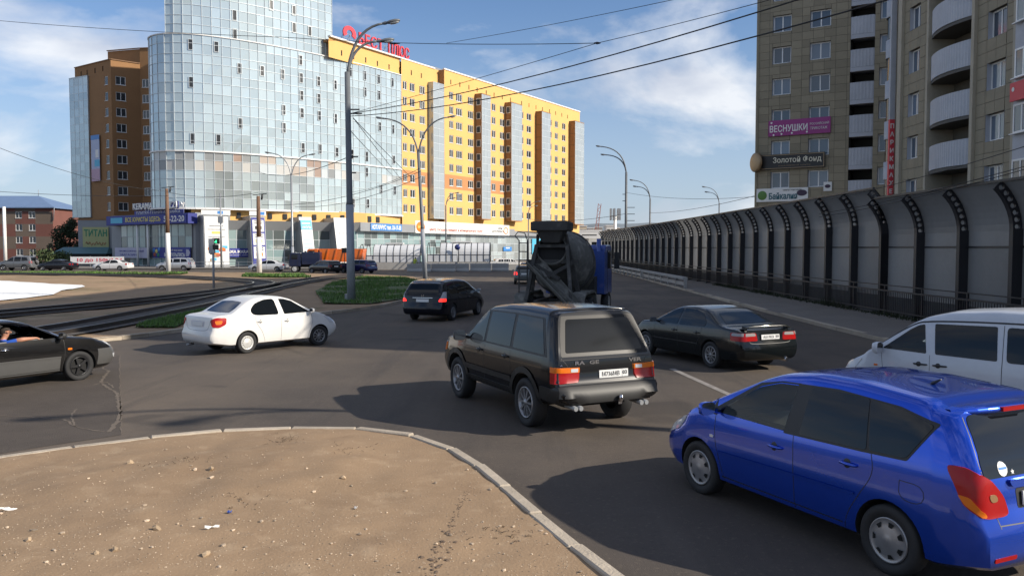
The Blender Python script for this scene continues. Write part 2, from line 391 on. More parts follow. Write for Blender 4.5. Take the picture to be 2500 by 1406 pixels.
# scraps of litter, twigs
M_paper = mat('paper_scrap', (0.72, 0.70, 0.66), 0.8); M_twig = mat('dry_twig', (0.16, 0.115, 0.075), 0.9)
def scrap(u, v, w, h, rz, lab, m):
    p = gp(u, v, .16); z = isl_z(p.x, p.y) or .15; mb = MB(); n = 4
    for i in range(n):
        for j in range(3):
            q = lambda a, b: Vector((w * (a / n - .5), h * (b / 3 - .5), .012 * math.sin(a * 2.1 + b * 1.7 + u)))
            mb.quad(q(i, j), q(i + 1, j), q(i + 1, j + 1), q(i, j + 1))
    o = mb.build('litter', m); o.location = (p.x, p.y, z + .018); o.rotation_euler = (.15, .1, rz); tag(o, lab, 'litter')
    sm = o.modifiers.new('thickness', 'SOLIDIFY'); sm.thickness = .003
scrap(18, 1248, .17, .05, .1, 'crumpled white paper strip on the sand', M_paper)
scrap(518, 1300, .13, .028, .5, 'narrow white scrap lying on the sand', M_paper)
scrap(560, 1260, .04, .03, .2, 'tiny blue plastic scrap on the sand', mat('blue_scrap', (.1, .17, .5), .5))
scrap(868, 1242, .03, .03, .2, 'tiny white cigarette scrap on the sand', M_paper)
def twigs(name, lab, u, v, n, spread, length, rz=None):
    mb = MB(); rr = random.Random(u); c = gp(u, v, .16)
    for i in range(n):
        x = c.x + rr.gauss(0, spread); y = c.y + rr.gauss(0, spread); z = isl_z(x, y)
        if z is None: continue
        a = rr.uniform(0, 6.28); L = rr.uniform(.4, 1) * length
        e = Vector((x + math.cos(a) * L, y + math.sin(a) * L, z + rr.uniform(.02, .55) * L))
        mid = Vector((x, y, z)).lerp(e, .5) + Vector((rr.uniform(-.02, .02), rr.uniform(-.02, .02), .01))
        mb.tube([(x, y, z - .01), mid, e], [.004, .003, .0015], 4, smooth=False)
    o = mb.build(name, M_twig); tag(o, lab, 'weed'); o['kind'] = 'stuff'
for i, (u, v, n, sp, L, lab) in enumerate([(690, 1072, 26, .14, .10, 'dry dark weed clump at the tip of the sand island'), (450, 1130, 30, .2, .07, 'low dark weeds on the sand behind pale stones'),
        (1240, 1290, 34, .16, .07, 'sparse dark weeds beside the straight kerb'), (860, 1095, 20, .2, .07, 'thin dry weeds near the bend of the kerb'), (610, 1230, 20, .25, .06, 'thin flat dry weeds in the middle of the sand')]):
    twigs('dry_weed', lab, u, v, n, sp, L)
# clods in a broken row, dark colour standing in for a shadow line
M_clod = mat('shadow_clod', (.14, .10, .07), .95, nz=(30, .25))
mb = MB(); rr = random.Random(21); me = rk[2]
for k in range(150):
    t = rr.random(); t = t if not .55 < t < .62 else .5; a = gp(1138 - 90 * t, 1190 + 210 * t, .15); wob = .02 + .05 * (t > .5) * rr.random()
    x, y = a.x + rr.gauss(0, wob), a.y + rr.gauss(0, .02); z = isl_z(x, y)
    if z is None: continue
    s_ = (.006 + .024 * t * rr.random() ** 2); q = Matrix.Translation((x, y, z)) @ Matrix.Rotation(rr.uniform(0, 6), 4, 'Z') @ Matrix.Diagonal((s_ * 1.2, s_ * 1.4, s_ * .9, 1))
    mb.add([q @ w.co for w in rk[k % 6].vertices], [tuple(f.vertices) for f in rk[k % 6].polygons])
tag(mb.build('clods', M_clod, None, 'stuff'), 'broken line of clods coloured dark as a shadow line across the sand near the kerb', 'clods')

# cracked old asphalt on the left, pale filled cracks, worn lane line
pz = [gp(u, v) for u, v in ((-200, 935), (60, 922), (292, 868), (296, 1062), (120, 1088), (-200, 1140))]
sheet('old_asphalt_patch', [(p.x, p.y) for p in pz], 0.004, M_asph_old)
mb = MB()
rr = random.Random(5)
for line, w in (([(292, 868), (294, 960), (296, 1062)], .03), ([(265, 905), (245, 935), (285, 960), (292, 1000), (288, 1030), (262, 1058)], .09), ([(100, 1020), (160, 1025), (185, 1042), (255, 1055)], .05), ([(0, 1015), (60, 1018), (100, 1020)], .04), ([(230, 940), (262, 932), (280, 948)], .05), ([(185, 1000), (175, 1015), (185, 1042)], .04), ([(270, 880), (250, 900), (265, 905)], .05)):
    pts = []
    for p in resample([gp(u, v) for u, v in line], .12): pts.append(p + Vector((rr.uniform(-.02, .02), rr.uniform(-.02, .02), 0)))
    for a, b in zip(pts, pts[1:]):
        d = (b - a).normalized().cross(Vector((0, 0, 1))); wa = w * rr.uniform(.3, 1) / 2; z = Vector((0, 0, .008))
        mb.quad(a - d * wa + z, a + d * wa + z, b + d * wa + z, b - d * wa + z)
o = fixn(mb.build('road_crack_filling', mat('crack_dirt', (.14, .113, .088), .95, nz=(6, .2)), None, 'structure'))
mb = MB()
a, b = gp(1640, 900), gp(1800, 972); d = (b - a).normalized().cross(Vector((0, 0, 1))) * .07; z = Vector((0, 0, .005))
mb.quad(a - d + z, a + d + z, b + d + z, b - d + z)
fixn(mb.build('lane_marking', mat('worn_lane_paint', (.24, .22, .20), .85, nz=(5, .3)), None, 'structure'))
M_dust = mat('kerb_dust', (.25, .19, .13), .95, nz=(1.2, .2), bump=(30, .3))
def dust_strip(name, path, w, off):
    mb = MB(); pts = resample(path, .35); rr = random.Random(3); prev = None
    for a, b in zip(pts, pts[1:]):
        d = (b - a).normalized().cross(Vector((0, 0, 1))) * off
        ww = w * (.55 + .45 * noise.noise(a * .9)) 
        q = (a + Vector((0, 0, .004)), a - d * ww + Vector((0, 0, .003)))
        if prev: mb.quad(prev[0], q[0], q[1], prev[1])
        prev = q
    return fixn(mb.build(name, M_dust, None, 'structure'))
dust_strip('road_dust', kerb_w, .55, -1)

# tram reservation on the left, raised behind a kerb
tk = smooth_path([gp(u, v, .13) for u, v in ((-420, 868), (0, 838), (270, 824), (440, 802), (620, 777), (820, 758), (900, 749), (976, 735), (1030, 716))], 2)
for p in tk: p.z = 0
tpts = [(p.x, p.y) for p in tk] + [tuple(gp(u, v).xy) for u, v in ((1052, 702), (1050, 688), (1000, 677), (900, 671), (700, 668), (450, 666.5), (0, 665), (-420, 665))]
def tram_h(x, y): return noise.noise(Vector((x * .25, y * .25, 2))) * .05 + noise.noise(Vector((x * 1.1, y * 1.1, 4))) * .03
tram = sheet('tram_reservation', tpts, .11, M_dirt, cell=1.0, hf=tram_h)
kerb_run(tram, tk, 1.0, side=1)
M_bed = mat('track_bed', (.075, .066, .058), .95, nz=(1.5, .25), bump=(12, .6))
def track(name, pxs, lab):
    c = resample(smooth_path([gp(u, v, .15) for u, v in pxs], 3), .8)
    bed = MB(); rails = [MB(), MB()]; prev = None
    for i, p in enumerate(c):
        t = (c[min(i + 1, len(c) - 1)] - c[max(i - 1, 0)]).normalized(); n = t.cross(Vector((0, 0, 1)))
        q = (p - n * 1.25 + Vector((0, 0, .02)), p + n * 1.25 + Vector((0, 0, .02)), [(p + n * (s * .76 + o) + Vector((0, 0, h))) for s in (-1, 1) for (o, h) in ((-.05, .02), (-.05, .15), (.05, .15), (.05, .02))])
        if prev:
            bed.quad(prev[0], prev[1], q[1], q[0])
            for s in (0, 1):
                for k in range(3): rails[s].quad(prev[2][s * 4 + k], q[2][s * 4 + k], q[2][s * 4 + k + 1], prev[2][s * 4 + k + 1])
        prev = q
    o = fixn(bed.build(name, M_bed, None, 'structure'))
    for r_ in rails: fixn(r_.build('rail', M_rail, o))
track('tram_track', [(-200, 667), (0, 669), (200, 671), (400, 675.5), (520, 681), (590, 685), (640, 690), (648, 696), (610, 703), (480, 722), (300, 742), (0, 769), (-250, 790)], '')
track('tram_track', [(60, 822), (200, 800), (300, 781), (480, 745), (600, 716), (680, 698), (760, 683), (870, 671.5)], '')
# bright chalk-white pad
wp = [gp(u, v, .14) for u, v in ((-300, 684), (0, 686), (90, 691), (200, 697), (208, 700), (150, 710), (130, 720), (60, 727), (0, 734), (-300, 742))]
sheet('chalk_pad', [(p.x, p.y) for p in wp], .17, M_chalk, cell=1.2, hf=lambda x, y: noise.noise(Vector((x * .4, y * .4, 7))) * .06)
# grass
M_grass = mat('grass_blades', (.075, .15, .025), .75, rnd=.45, island=True)
M_turf = mat('turf', (.06, .10, .025), .9, nz=(.8, .25), bump=(14, .6)); texmix(M_turf, (.16, .125, .075), .9, .5, .66, .8)
def grass(name, lab, pxs, n, hmin, hmax, w, seed, z=.14, edge=None):
    poly = [gp(u, v, .13) for u, v in pxs]
    sheet('turf', [(p.x, p.y) for p in poly], z + .045, M_turf, cell=1.5, hf=lambda x, y: noise.noise(Vector((x * .5, y * .5, 5))) * .03)
    xs = [p.x for p in poly]; ys = [p.y for p in poly]; rr = random.Random(seed); mb = MB(); c = 0
    def inside(x, y):
        r_ = False; j = len(poly) - 1
        for i in range(len(poly)):
            if (poly[i].y > y) != (poly[j].y > y) and x < (poly[j].x - poly[i].x) * (y - poly[i].y) / (poly[j].y - poly[i].y) + poly[i].x: r_ = not r_
            j = i
        return r_
    while c < n:
        x, y = rr.uniform(min(xs), max(xs)), rr.uniform(min(ys), max(ys))
        if not inside(x, y): continue
        c += 1
        if noise.noise(Vector((x * .35, y * .35, 8))) < -.12: continue
        a = rr.uniform(0, 6.28); h = rr.uniform(hmin, hmax); d = Vector((math.cos(a), math.sin(a), 0)) * w * rr.uniform(.5, 1); l = Vector((rr.gauss(0, .3), rr.gauss(0, .3), 1)) * h
        p = Vector((x, y, z)); mb.add([p - d, p + d, p + l], [(0, 1, 2)])
    o = mb.build('grass', M_grass, None, 'stuff'); tag(o, lab, 'grass')
grass('grass', 'bright green grass around the tall lamp post foot', [(790, 742), (900, 743), (985, 731), (1035, 708), (1045, 692), (990, 679), (880, 676), (815, 690), (770, 712)], 15000, .10, .26, .035, 1)
grass('grass', 'long strip of sunlit grass along the far road', [(-300, 667.5), (0, 668.5), (300, 670), (440, 670), (460, 667.5), (0, 666), (-300, 666)], 6000, .12, .32, .08, 2)
grass('grass', 'shaded grass patch beside the tram tracks', [(330, 800), (430, 800), (470, 780), (560, 760), (540, 748), (440, 770), (360, 788)], 3500, .08, .2, .03, 3)
grass('grass', 'green tufts at the foot of the white banded pole', [(590, 676), (760, 678), (740, 671), (600, 670)], 2500, .12, .3, .08, 4)

# pavement under the noise barrier
sk = [Vector((11.3, -20, 0)), Vector((11.3, 20, 0)), Vector((11.0, 33, 0)), Vector((11.6, 60, 0)), Vector((12.2, 100, 0)), Vector((11.4, 130, 0))]
sk = smooth_path(sk, 2)
walk = sheet('sidewalk', [(p.x, p.y) for p in sk] + [(26, 130), (26, -20)], .13, M_walk, cell=2.0, hf=lambda x, y: noise.noise(Vector((x * .4, y * .4, 2))) * .012)
kerb_run(walk, [p for p in sk], 2.0, w=.2, side=-1)
# strip of weeds at the foot of the barrier
rr = random.Random(9); mb = MB()
for i in range(2500):
    y = rr.uniform(18, 60); x = 14.95 + rr.gauss(0, .16); h = rr.uniform(.1, .5) * max(.2, noise.noise(Vector((y * .3, 0, 0))) + .5); a = rr.uniform(0, 6.28); d = Vector((math.cos(a), math.sin(a), 0)) * .025
    p = Vector((x, y, .12)); mb.add([p - d, p + d, p + Vector((rr.gauss(0, .25) * h, rr.gauss(0, .25) * h, h))], [(0, 1, 2)])
tag(mb.build('weeds', mat('shade_weeds', (.022, .03, .012), .9, rnd=.4, island=True), None, 'stuff'), 'dark weeds along the foot of the noise barrier railing', 'weeds')
# =================================================================== NOISE BARRIER
M_panel = mat('frosted_panel', (.40, .395, .385), .35, nz=(.9, .16), rnd=.16)
def _panel_nodes():
    nt = M_panel.node_tree; N, L = nt.nodes, nt.links; b = N['Principled BSDF']; out = N['Material Output']
    tl = N.new('ShaderNodeBsdfTranslucent'); tl.inputs[0].default_value = (.46, .46, .46, 1); ad = N.new('ShaderNodeMixShader'); ad.inputs[0].default_value = .45
    L.new(b.outputs[0], ad.inputs[1]); L.new(tl.outputs[0], ad.inputs[2]); L.new(ad.outputs[0], out.inputs['Surface'])
_panel_nodes()
def rib_mesh(htop):
    """plate in the x-z plane, bending towards -x (the road) at the top, seven round holes"""
    cl = []   # centre line points (x, z) and half width
    z0, zc = 0.0, htop - 1.45
    mb = MB(); T = .10
    mb.box(-.17, .17, -T, T, 0, zc + .05)
    n = 7; rad = 1.9; ang = math.radians(46)
    def C(t): a = ang * t; return Vector((-rad * (1 - math.cos(a)) * 1.05, 0, zc + rad * math.sin(a) * 1.02))
    def Nn(t): a = ang * t; return Vector((math.cos(a), 0, math.sin(a)))
    hw = .165
    for i in range(n):
        t0, t1 = i / n, (i + 1) / n; tm = (t0 + t1) / 2
        K = 12; c = C(tm); out = []; inn = []
        tv = (C(t1) - C(t0)).normalized(); nv = Nn(tm)
        for k in range(K):
            a = 2 * math.pi * (k + .5) / K; ca, sa = math.cos(a), math.sin(a); m_ = max(abs(ca), abs(sa)); u, v = ca / m_, sa / m_
            tt = tm + v * (t1 - t0) / 2
            out.append(C(tt) + Nn(tt) * hw * u * (1 if not (i == n - 1 and v > .9) else .8)); inn.append(c + nv * .085 * ca + tv * .085 * sa)
        for s in (-1, 1):
            o = Vector((0, s * .05, 0)); vs = [p + o for p in out] + [p + o for p in inn]
            mb.add(vs, [((k, (k + 1) % K, K + (k + 1) % K, K + k) if s < 0 else (K + k, K + (k + 1) % K, (k + 1) % K, k)) for k in range(K)])
        vs = [p + Vector((0, -.05, 0)) for p in inn] + [p + Vector((0, .05, 0)) for p in inn]
        mb.add(vs, [(k, (k + 1) % K, K + (k + 1) % K, K + k) for k in range(K)])
        for s in (-1, 1):   # flange edges
            a, b = C(t0) + Nn(t0) * hw * s, C(t1) + Nn(t1) * hw * s
            mb.quad(a + Vector((0, -T, 0)), b + Vector((0, -T, 0)), b + Vector((0, T, 0)), a + Vector((0, T, 0)))
    me = mb.mesh(M_black, 'post'); bm = bmesh.new(); bm.from_mesh(me); bmesh.ops.recalc_face_normals(bm, faces=bm.faces); bm.to_mesh(me); bm.free()
    return me, C, Nn
def barrier(name, lab, x_of, ys, htop):
    root = thing(name, lab, 'noise barrier', (x_of(ys[0]), ys[0], .12), 0, 'noise barrier runs beside the road')
    post, C, Nn = rib_mesh(htop); ox, oy = root.location.x, root.location.y
    zc = htop - 1.45; cache = {}
    for i, y in enumerate(ys):
        o = link('post', post, root); o.location = (x_of(y) - ox, y - oy, 0)
        if i == len(ys) - 1: break
        y1 = ys[i + 1]; xa, xb = x_of(y) - ox, x_of(y1) - ox; L = y1 - y - .1
        ang = math.atan2(xb - xa, y1 - y); key = round(L, 2)
        if key not in cache:
            lo = MB(); lo.box(.15, .18, 0, L, .72, 2.72)
            md = MB(); md.box(.15, .18, 0, L, 2.76, zc + .02)
            up = MB(); K = 8
            for k in range(K):
                for q0, q1, f in ((C(k / K) + Nn(k / K) * .15, C((k + 1) / K) + Nn((k + 1) / K) * .15, 1), (C(k / K) + Nn(k / K) * .18, C((k + 1) / K) + Nn((k + 1) / K) * .18, -1)):
                    vs = [(q0.x, 0, q0.z), (q0.x, L, q0.z), (q1.x, L, q1.z), (q1.x, 0, q1.z)]
                    up.quad(*(vs if f > 0 else vs[::-1]))
            rl = MB(); rl.box(.12, .19, -.05, L + .1, 2.71, 2.77); te = C(1) + Nn(1) * .165; tr = MB(); tr.box(te.x - .04, te.x + .04, -.1, L + .2, te.z - .03, te.z + .05)
            sl = MB(); sl.box(.12, .20, -.05, L + .1, 0, .70)
            cache[key] = (lo.mesh(M_panel), md.mesh(M_panel), up.mesh(M_panel), rl.mesh(M_black), tr.mesh(M_black), sl.mesh(mat('plinth', (.06, .06, .06), .9, nz=(2, .2))))
        lo, md, up, rl, tr_, sl = cache[key]
        for nm, me in (('panel', lo), ('panel', md), ('panel', up), ('crossrail', rl), ('top_rail', tr_), ('plinth', sl)):
            o = link(nm, me, root); o.location = (xa, y - oy + .05, 0); o.rotation_euler.z = -ang
    return root
bx = lambda y: 15.55 - .0000 * y - max(0, y - 45) ** 2 * .00028
far_ys = [34.3 + 3 * i for i in range(31)]
near_ys = [10.3 + 3 * i for i in range(9)]
barrier('noise_barrier', 'long taller run of curved translucent noise barrier with holed black posts', bx, far_ys, 5.12)
barrier('noise_barrier', 'lower run of curved translucent noise barrier beside the white van', lambda y: 15.55, near_ys, 4.70)
# pedestrian railing in front
def railing():
    y0, y1 = 12.0, 118.0
    root = thing('railing', 'dark steel pedestrian railing in front of the noise barrier', 'railing', (15.0, y0, .12))
    bal = MB(); bal.box(-.011, .011, -.011, .011, .2, .98); bm_ = bal.mesh(M_black)
    y = y0; seg = 3.0; n = 0; stuff = MB()
    while y < y1:
        xa, xb = bx(y) - .5 - 15.0, bx(y + seg) - .5 - 15.0
        r_ = MB(); r_.bar((xa, y - y0, 1.0), (xb, y - y0 + seg, 1.0), .05, .06); r_.bar((xa, y - y0, .2), (xb, y - y0 + seg, .2), .04, .05); r_.bar((xa, y - y0, 1.22), (xb, y - y0 + seg, 1.22), .04, .04)
        r_.build('rail', M_black, root)
        p = MB(); p.box(xa - .03, xa + .03, y - y0 - .03, y - y0 + .03, 0, 1.24); p.build('post', M_black, root)
        for k in range(1, 20):
            yy = y - y0 + seg * k / 20; xx = xa + (xb - xa) * k / 20
            if n < 290: o = link('baluster', bm_, root); o.location = (xx, yy, 0)
            else: stuff.box(xx - .011, xx + .011, yy - .011, yy + .011, .2, .98)
            n += 1
        y += seg
    stuff.build('baluster_rows', M_black, root, 'stuff')
railing()
# steel-topped concrete guard blocks at the kerb further on
for i, (ya, yb) in enumerate(((55.5, 74), (75, 112))):
    xa, xb = 11.75 + (ya - 55) * .006, 11.75 + (yb - 55) * .006
    g = thing('guard_rail', ('nearer' if i == 0 else 'farther') + ' low guard rail along the kerb of the barrier pavement', 'guard rail', (xa, ya, 0), 0, 'guard rails on the kerb')
    m = MB(); m.bar((0, 0, .78), (xb - xa, yb - ya, .78), .30, .16); m.build('beam', M_conc, g)
    m = MB(); m.bar((0, 0, .40), (xb - xa, yb - ya, .40), .12, .22); m.build('beam', M_galv, g)
    k = 0
    while k <= yb - ya:
        m = MB(); m.bar(((xb - xa) * k / (yb - ya), k, 0), ((xb - xa) * k / (yb - ya), k, .72), .2, .14); m.build('post', M_conc, g); k += 3
# =================================================================== BUILDINGS
M_yel = mat('ochre_brick', (.70, .42, .145), .9, nz=(.3, .05), bump=(30, .1))
M_band = mat('terracotta_brick', (.50, .235, .10), .9, nz=(.4, .06))
M_brn = mat('brown_brick', (.29, .155, .068), .9, nz=(.35, .08), bump=(30, .1))
M_frame = mat('white_frame', (.78, .78, .76), .45, rnd=.08)
M_cope = mat('white_coping', (.72, .71, .69), .6)
M_mull = mat('pale_mullion', (.62, .66, .68), .4, .2)
M_pane = mat('curtain_pane', (.47, .55, .57), .10, .30, rnd=.13, spec=.8)
M_pane_i = mat('curtain_pane_rows', (.47, .55, .57), .10, .30, rnd=.13, island=True, spec=.8)
M_paneb = mat('bay_pane', (.40, .44, .455), .12, .25, rnd=.06, spec=.8)
M_panel2 = ramp_by(mat('tenant_pane', (.3, .3, .3), .12, 0, spec=.7), 'object', [(0, (.34, .25, .20)), (.09, (.25, .26, .26)), (.28, (.50, .49, .46)), (.44, (.34, .36, .36)), (.60, (.44, .37, .31)), (.68, (.28, .29, .29)), (.82, (.50, .54, .55))])
M_panegrey = ramp_by(mat('office_pane', (.3, .3, .3), .08, .15, spec=.8), 'object', [(0, (.25, .28, .28)), (.22, (.40, .45, .46)), (.45, (.31, .35, .35)), (.65, (.45, .52, .53)), (.85, (.28, .31, .31))])
M_shop = ramp_by(mat('shop_pane', (.3, .35, .36), .07, .1, spec=.8), 'object', [(0, (.24, .34, .35)), (.3, (.16, .20, .20)), (.5, (.30, .40, .40)), (.7, (.11, .13, .13)), (.85, (.36, .44, .44))])
M_clad = mat('grey_cladding', (.33, .34, .35), .45, .3, nz=(.8, .06))
M_cladd = mat('grey_cladding_dark', (.25, .26, .275), .5, .3, nz=(.8, .06))
M_open = mat('open_window_dark', (.03, .032, .034), .3)
M_roof = mat('roof_felt', (.10, .10, .10), .9)
def cat(pts, n):    # centripetal-ish resampling of a smooth plan line at n m
    q = smooth_path([Vector((p[0], p[1], 0)) for p in pts], 3); r_ = resample(q, n); return r_ + [q[-1]] if (r_[-1] - q[-1]).length > .2 else r_
def path_hit(path, u):
    k = (u - CX) / FPX
    for i, (a, b) in enumerate(zip(path, path[1:])):
        fa, fb = a.x - k * a.y, b.x - k * b.y
        if fa * fb <= 0 and fa != fb:
            t = fa / (fa - fb); return a.lerp(b, t), (b - a).normalized(), i
    return None
# ---- glass tower: plan line
gpath = cat([(-54.2, 131), (-54.9, 126.5), (-54.3, 123.4), (-52.2, 121.2), (-49.4, 120.4), (-46.4, 120.9), (-40.5, 124.4), (-34.6, 130.0), (-29.1, 136.0), (-24.4, 142.5), (-20.0, 149.4)], 1.36)
tower = thing('glass_tower', 'curved glass tower with pale blue panes standing over the shops', 'building', (-40, 135, 0))
TO = Vector(tower.location)
def core(path, z0, z1, inset, name, m):
    pts = []
    for i, p in enumerate(path):
        t = (path[min(i + 1, len(path) - 1)] - path[max(i - 1, 0)]).normalized(); pts.append(p + Vector((-t.y, t.x, 0)) * inset - Vector((TO.x, TO.y, 0)))
    back = [pts[-1] + Vector((-12, 8, 0)), pts[0] + Vector((3, 16, 0))]
    mb = MB(); mb.prism([(p.x, p.y) for p in pts + back], z0, z1); return fixn(mb.build(name, m, tower))
core(gpath, 8.6, 33.75, .12, 'wall', mat('tower_core', (.2, .2, .2), .8))
upper = [p for p in gpath if p.x > -53.6 and p.x < -28.6][2:] 
def glazing(path, z0, rows, parts_rows, off=0.0):
    rest = MB(); fr = MB(); rr = random.Random(3); nrm = []
    T2 = Vector((TO.x, TO.y, 0))
    for i, p in enumerate(path):
        t = (path[min(i + 1, len(path) - 1)] - path[max(i - 1, 0)]).normalized(); nrm.append(Vector((t.y, -t.x, 0)))
    pts = [p + n * off - T2 for p, n in zip(path, nrm)]
    z = z0
    for r_, h in enumerate(rows):
        for i in range(len(pts) - 1):
            n = (nrm[i] + nrm[i + 1]).normalized(); j = [n * rr.uniform(-.012, .012) for _ in range(4)]
            a, b = pts[i].lerp(pts[i + 1], .025), pts[i].lerp(pts[i + 1], .975)
            vs = [a + Vector((0, 0, z + .03)) + j[0], b + Vector((0, 0, z + .03)) + j[1], b + Vector((0, 0, z + h - .03)) + j[2], a + Vector((0, 0, z + h - .03)) + j[3]]
            bk = [v - n * .05 for v in vs]
            fs = [(0, 1, 2, 3), (7, 6, 5, 4), (0, 4, 5, 1), (2, 6, 7, 3), (1, 5, 6, 2), (3, 7, 4, 0)]
            if r_ in parts_rows and len(parts_rows) * i < 300:
                mm = M_pane
                mm = parts_rows[r_](i)
                m = MB(); m.add(vs + bk, fs); m.build('pane', mm, tower)
            else: rest.add(vs + bk, fs)
        z += h
    for i in range(len(pts)):
        n = nrm[i]; fr.bar(pts[i] + n * .035 + Vector((0, 0, z0)), pts[i] + n * .035 + Vector((0, 0, z)), .055, .10)
    zz = z0
    for h in list(rows) + [0]:
        for i in range(len(pts) - 1):
            fr.bar(pts[i] + nrm[i] * .03 + Vector((0, 0, zz)), pts[i + 1] + nrm[i + 1] * .03 + Vector((0, 0, zz)), .08, .05)
        zz += h
    fr.build('curtain_wall_frame', M_mull, tower)
    rest.build('pane_rows', M_pane_i, tower, 'stuff')
    return pts, nrm, z
rws = [1.5, 1.23, 1.5, 1.23, 1.5, 1.24]
def pick(r_):
    def f(i):
        if r_ in (4,): return M_panel2 if 4 < i < 33 or i > 36 else M_pane
        if r_ == 5: return M_panel2 if 6 < i < 31 and i % 3 else M_pane
        if 13 < i < 26 and r_ < 4: return M_panegrey
        return M_pane
    return f
pts, nrm, zt = glazing(gpath, 8.8, rws + [1.55, 1.27] * 6, {k: pick(k) for k in range(6)})
glz = glazing(upper, 33.9, [1.55, 1.27] * 5, {}, off=-.35)
core(upper, 33.9, 48, .5, 'wall', MATS['tower_core'])
for zc, hh, oo in ((8.65, .22, .25), (17.05, .2, .18), (33.95, .14, .1)):
    mb = MB()
    for i in range(len(pts) - 1): mb.bar(pts[i] + nrm[i] * oo * .5 + Vector((0, 0, zc)), pts[i + 1] + nrm[i + 1] * oo * .5 + Vector((0, 0, zc)), oo + .1, hh)
    mb.build('cornice', M_cope, tower)
OW = [(150 + x / 3.514, y / 3.514) for x, y in ((1525, 130), (1525, 290), (2030, 90), (2030, 238), (2163, 268), (1360, 405), (1143, 385), (1143, 708), (935, 1190), (1147, 1190), (1365, 1200), (2072, 520), (2075, 672), (2077, 822), (2078, 972), (2083, 1270), (1745, 612), (1918, 640), (1923, 945), (1923, 1098), (2222, 700), (2223, 848), (2226, 995), (2230, 1280), (2365, 1020), (2370, 1305), (1555, 590), (2365, 730), (925, 865), (1840, 45), (1555, 1060))]
OW += [(800 + x / 3.846, 60 + y / 3.846) for x, y in ((228, 448), (362, 482), (490, 515), (617, 545), (85, 570), (363, 635), (492, 665), (85, 885), (497, 960), (620, 985), (95, 1200), (238, 1220), (372, 1240), (625, 1270))]
OW += [(800 + x / 3.571, 360 + y / 3.571) for x, y in ((220, 60), (347, 80), (580, 110), (345, 215), (470, 365), (587, 375), (353, 490), (228, 485))]
owm = MB(); owm.box(-.30, .30, -.02, .05, -.72, .72); owm = owm.mesh(M_open)
sash = MB(); sash.box(-.33, -.27, -.10, .03, -.74, .74); sash.box(.27, .33, -.10, .03, -.74, .74); sash.box(-.33, .33, -.10, .03, .72, .78); sash.box(-.33, .33, -.10, .03, -.78, -.72); sash = sash.mesh(M_mull)
for u, v in OW:
    h = path_hit(gpath, u)
    if not h: continue
    p, t, i = h; z = zat(v, p.y)
    if z > 33.9: p = p + Vector((-t.y, t.x, 0)) * .35
    o = link('window', owm, tower); o.location = p - Vector((TO.x, TO.y, -z)) + Vector((t.y, -t.x, 0)) * .03; o.rotation_euler.z = math.atan2(t.y, t.x)
    link('sash', sash, o)

# ---- ochre apartment block
UY = Vector((.5193, .8546)); Q0 = Vector((-20.0, 149.4))
def s_of(u, O=Q0, d=UY):
    k = (u - CX) / FPX; return (k * O.y - O.x) / (d.x - k * d.y)
yb = thing('apartment_block', 'long ochre apartment block with grey glazed bays and roof lettering', 'building', (Q0.x, Q0.y, 0), math.atan2(UY.y, UY.x))
ZF = [10.1 + 2.775 * i for i in range(9)]       # window centres
cols1 = [(s_of(991), 1.2, 1), (s_of(1009), 1.5, 1), (s_of(1033), 1.7, 2)]
cols2 = [(s_of(1090), 1.4, 1), (s_of(1109), 2.1, 2), (s_of(1137), 2.0, 2), (s_of(1193), 1.5, 1), (s_of(1214), 1.9, 2), (s_of(1262), 1.4, 1), (s_of(1279), 2.1, 1), (s_of(1331), 1.5, 1), (s_of(1346), 1.6, 1), (s_of(1364), 1.8, 1)]
X1, X2, XE = s_of(1047), s_of(1073), 69.2
bandf = ([14.3, 17.05], lambda x, z: 1 if 14.3 < z < 17.05 and (x < X1 or x < s_of(1228)) else 0)
def block_wall(xa, xb, y, cols, vents):
    mb = MB(); ops = []
    for x, w, m_ in cols:
        for z in ZF: ops.append((x - w / 2, x + w / 2, z - .75, z + .75))
    for x in vents: ops.append((x - .16, x + .16, 34.45, 35.35))
    wall_grid(mb, xb, 6.6, 36.9, ops, .16, bandf, P=lambda a, b, c: (a, b + y, c), x0=xa)
    mb.build('wall', [M_yel, M_band], yb)
    for x, w, m_ in cols:
        for z in ZF: window(yb, x, z - .75, w, 1.5, y + .12, m_, M_frame, M_glassd)
    for x in vents:
        m = MB(); m.box(x - .16, x + .16, y + .1, y + .14, 34.45, 35.35); m.build('vent', M_open, yb)
v1 = [s_of(u) for u in (843, 872, 901, 929, 957, 982.5, 1007, 1031)]
block_wall(0.05, X1, 0, cols1, [v for v in v1 if v > .3])
mb = MB(); tops = [v for v in v1 if v < .3]; wall_grid(mb, .05, 33.7, 36.9, [(v - .16, v + .16, 34.45, 35.35) for v in tops], .16, P=lambda a, b, c: (a, b + .35, c), x0=-18); mb.build('wall', M_yel, yb)
for v in tops: m = MB(); m.box(v - .16, v + .16, .45, .49, 34.45, 35.35); m.build('vent', M_open, yb)
v2 = [s_of(u) for u in (1089, 1111, 1133, 1153, 1175, 1194, 1214, 1234, 1261, 1279, 1296, 1312, 1329, 1344, 1359, 1373)]
block_wall(X2, XE, -1.3, cols2, v2)
mb = MB(); mb.box(X2 - .0, X2 + .05, -1.3, 0.0, 6.6, 36.9); mb.box(XE - .05, XE - .0, -1.29, 13, 6.6, 36.9); mb.box(-18, X2, .7, 13, 36.2, 36.6); mb.box(X2 + .1, XE - .1, -1.2, 13, 36.2, 36.6); mb.box(-18, XE, 13, 13.2, 6.6, 36.9)
mb.build('side_wall', M_brn, yb)
mb = MB(); mb.box(-18, X1 + 2.2, -.10, .55, 36.9, 37.15); mb.box(X2 - .15, XE + .1, -1.45, -1.05, 36.9, 37.15); mb.box(XE - .2, XE + .1, -1.04, 13, 36.9, 37.15); mb.build('coping', M_cope, yb)
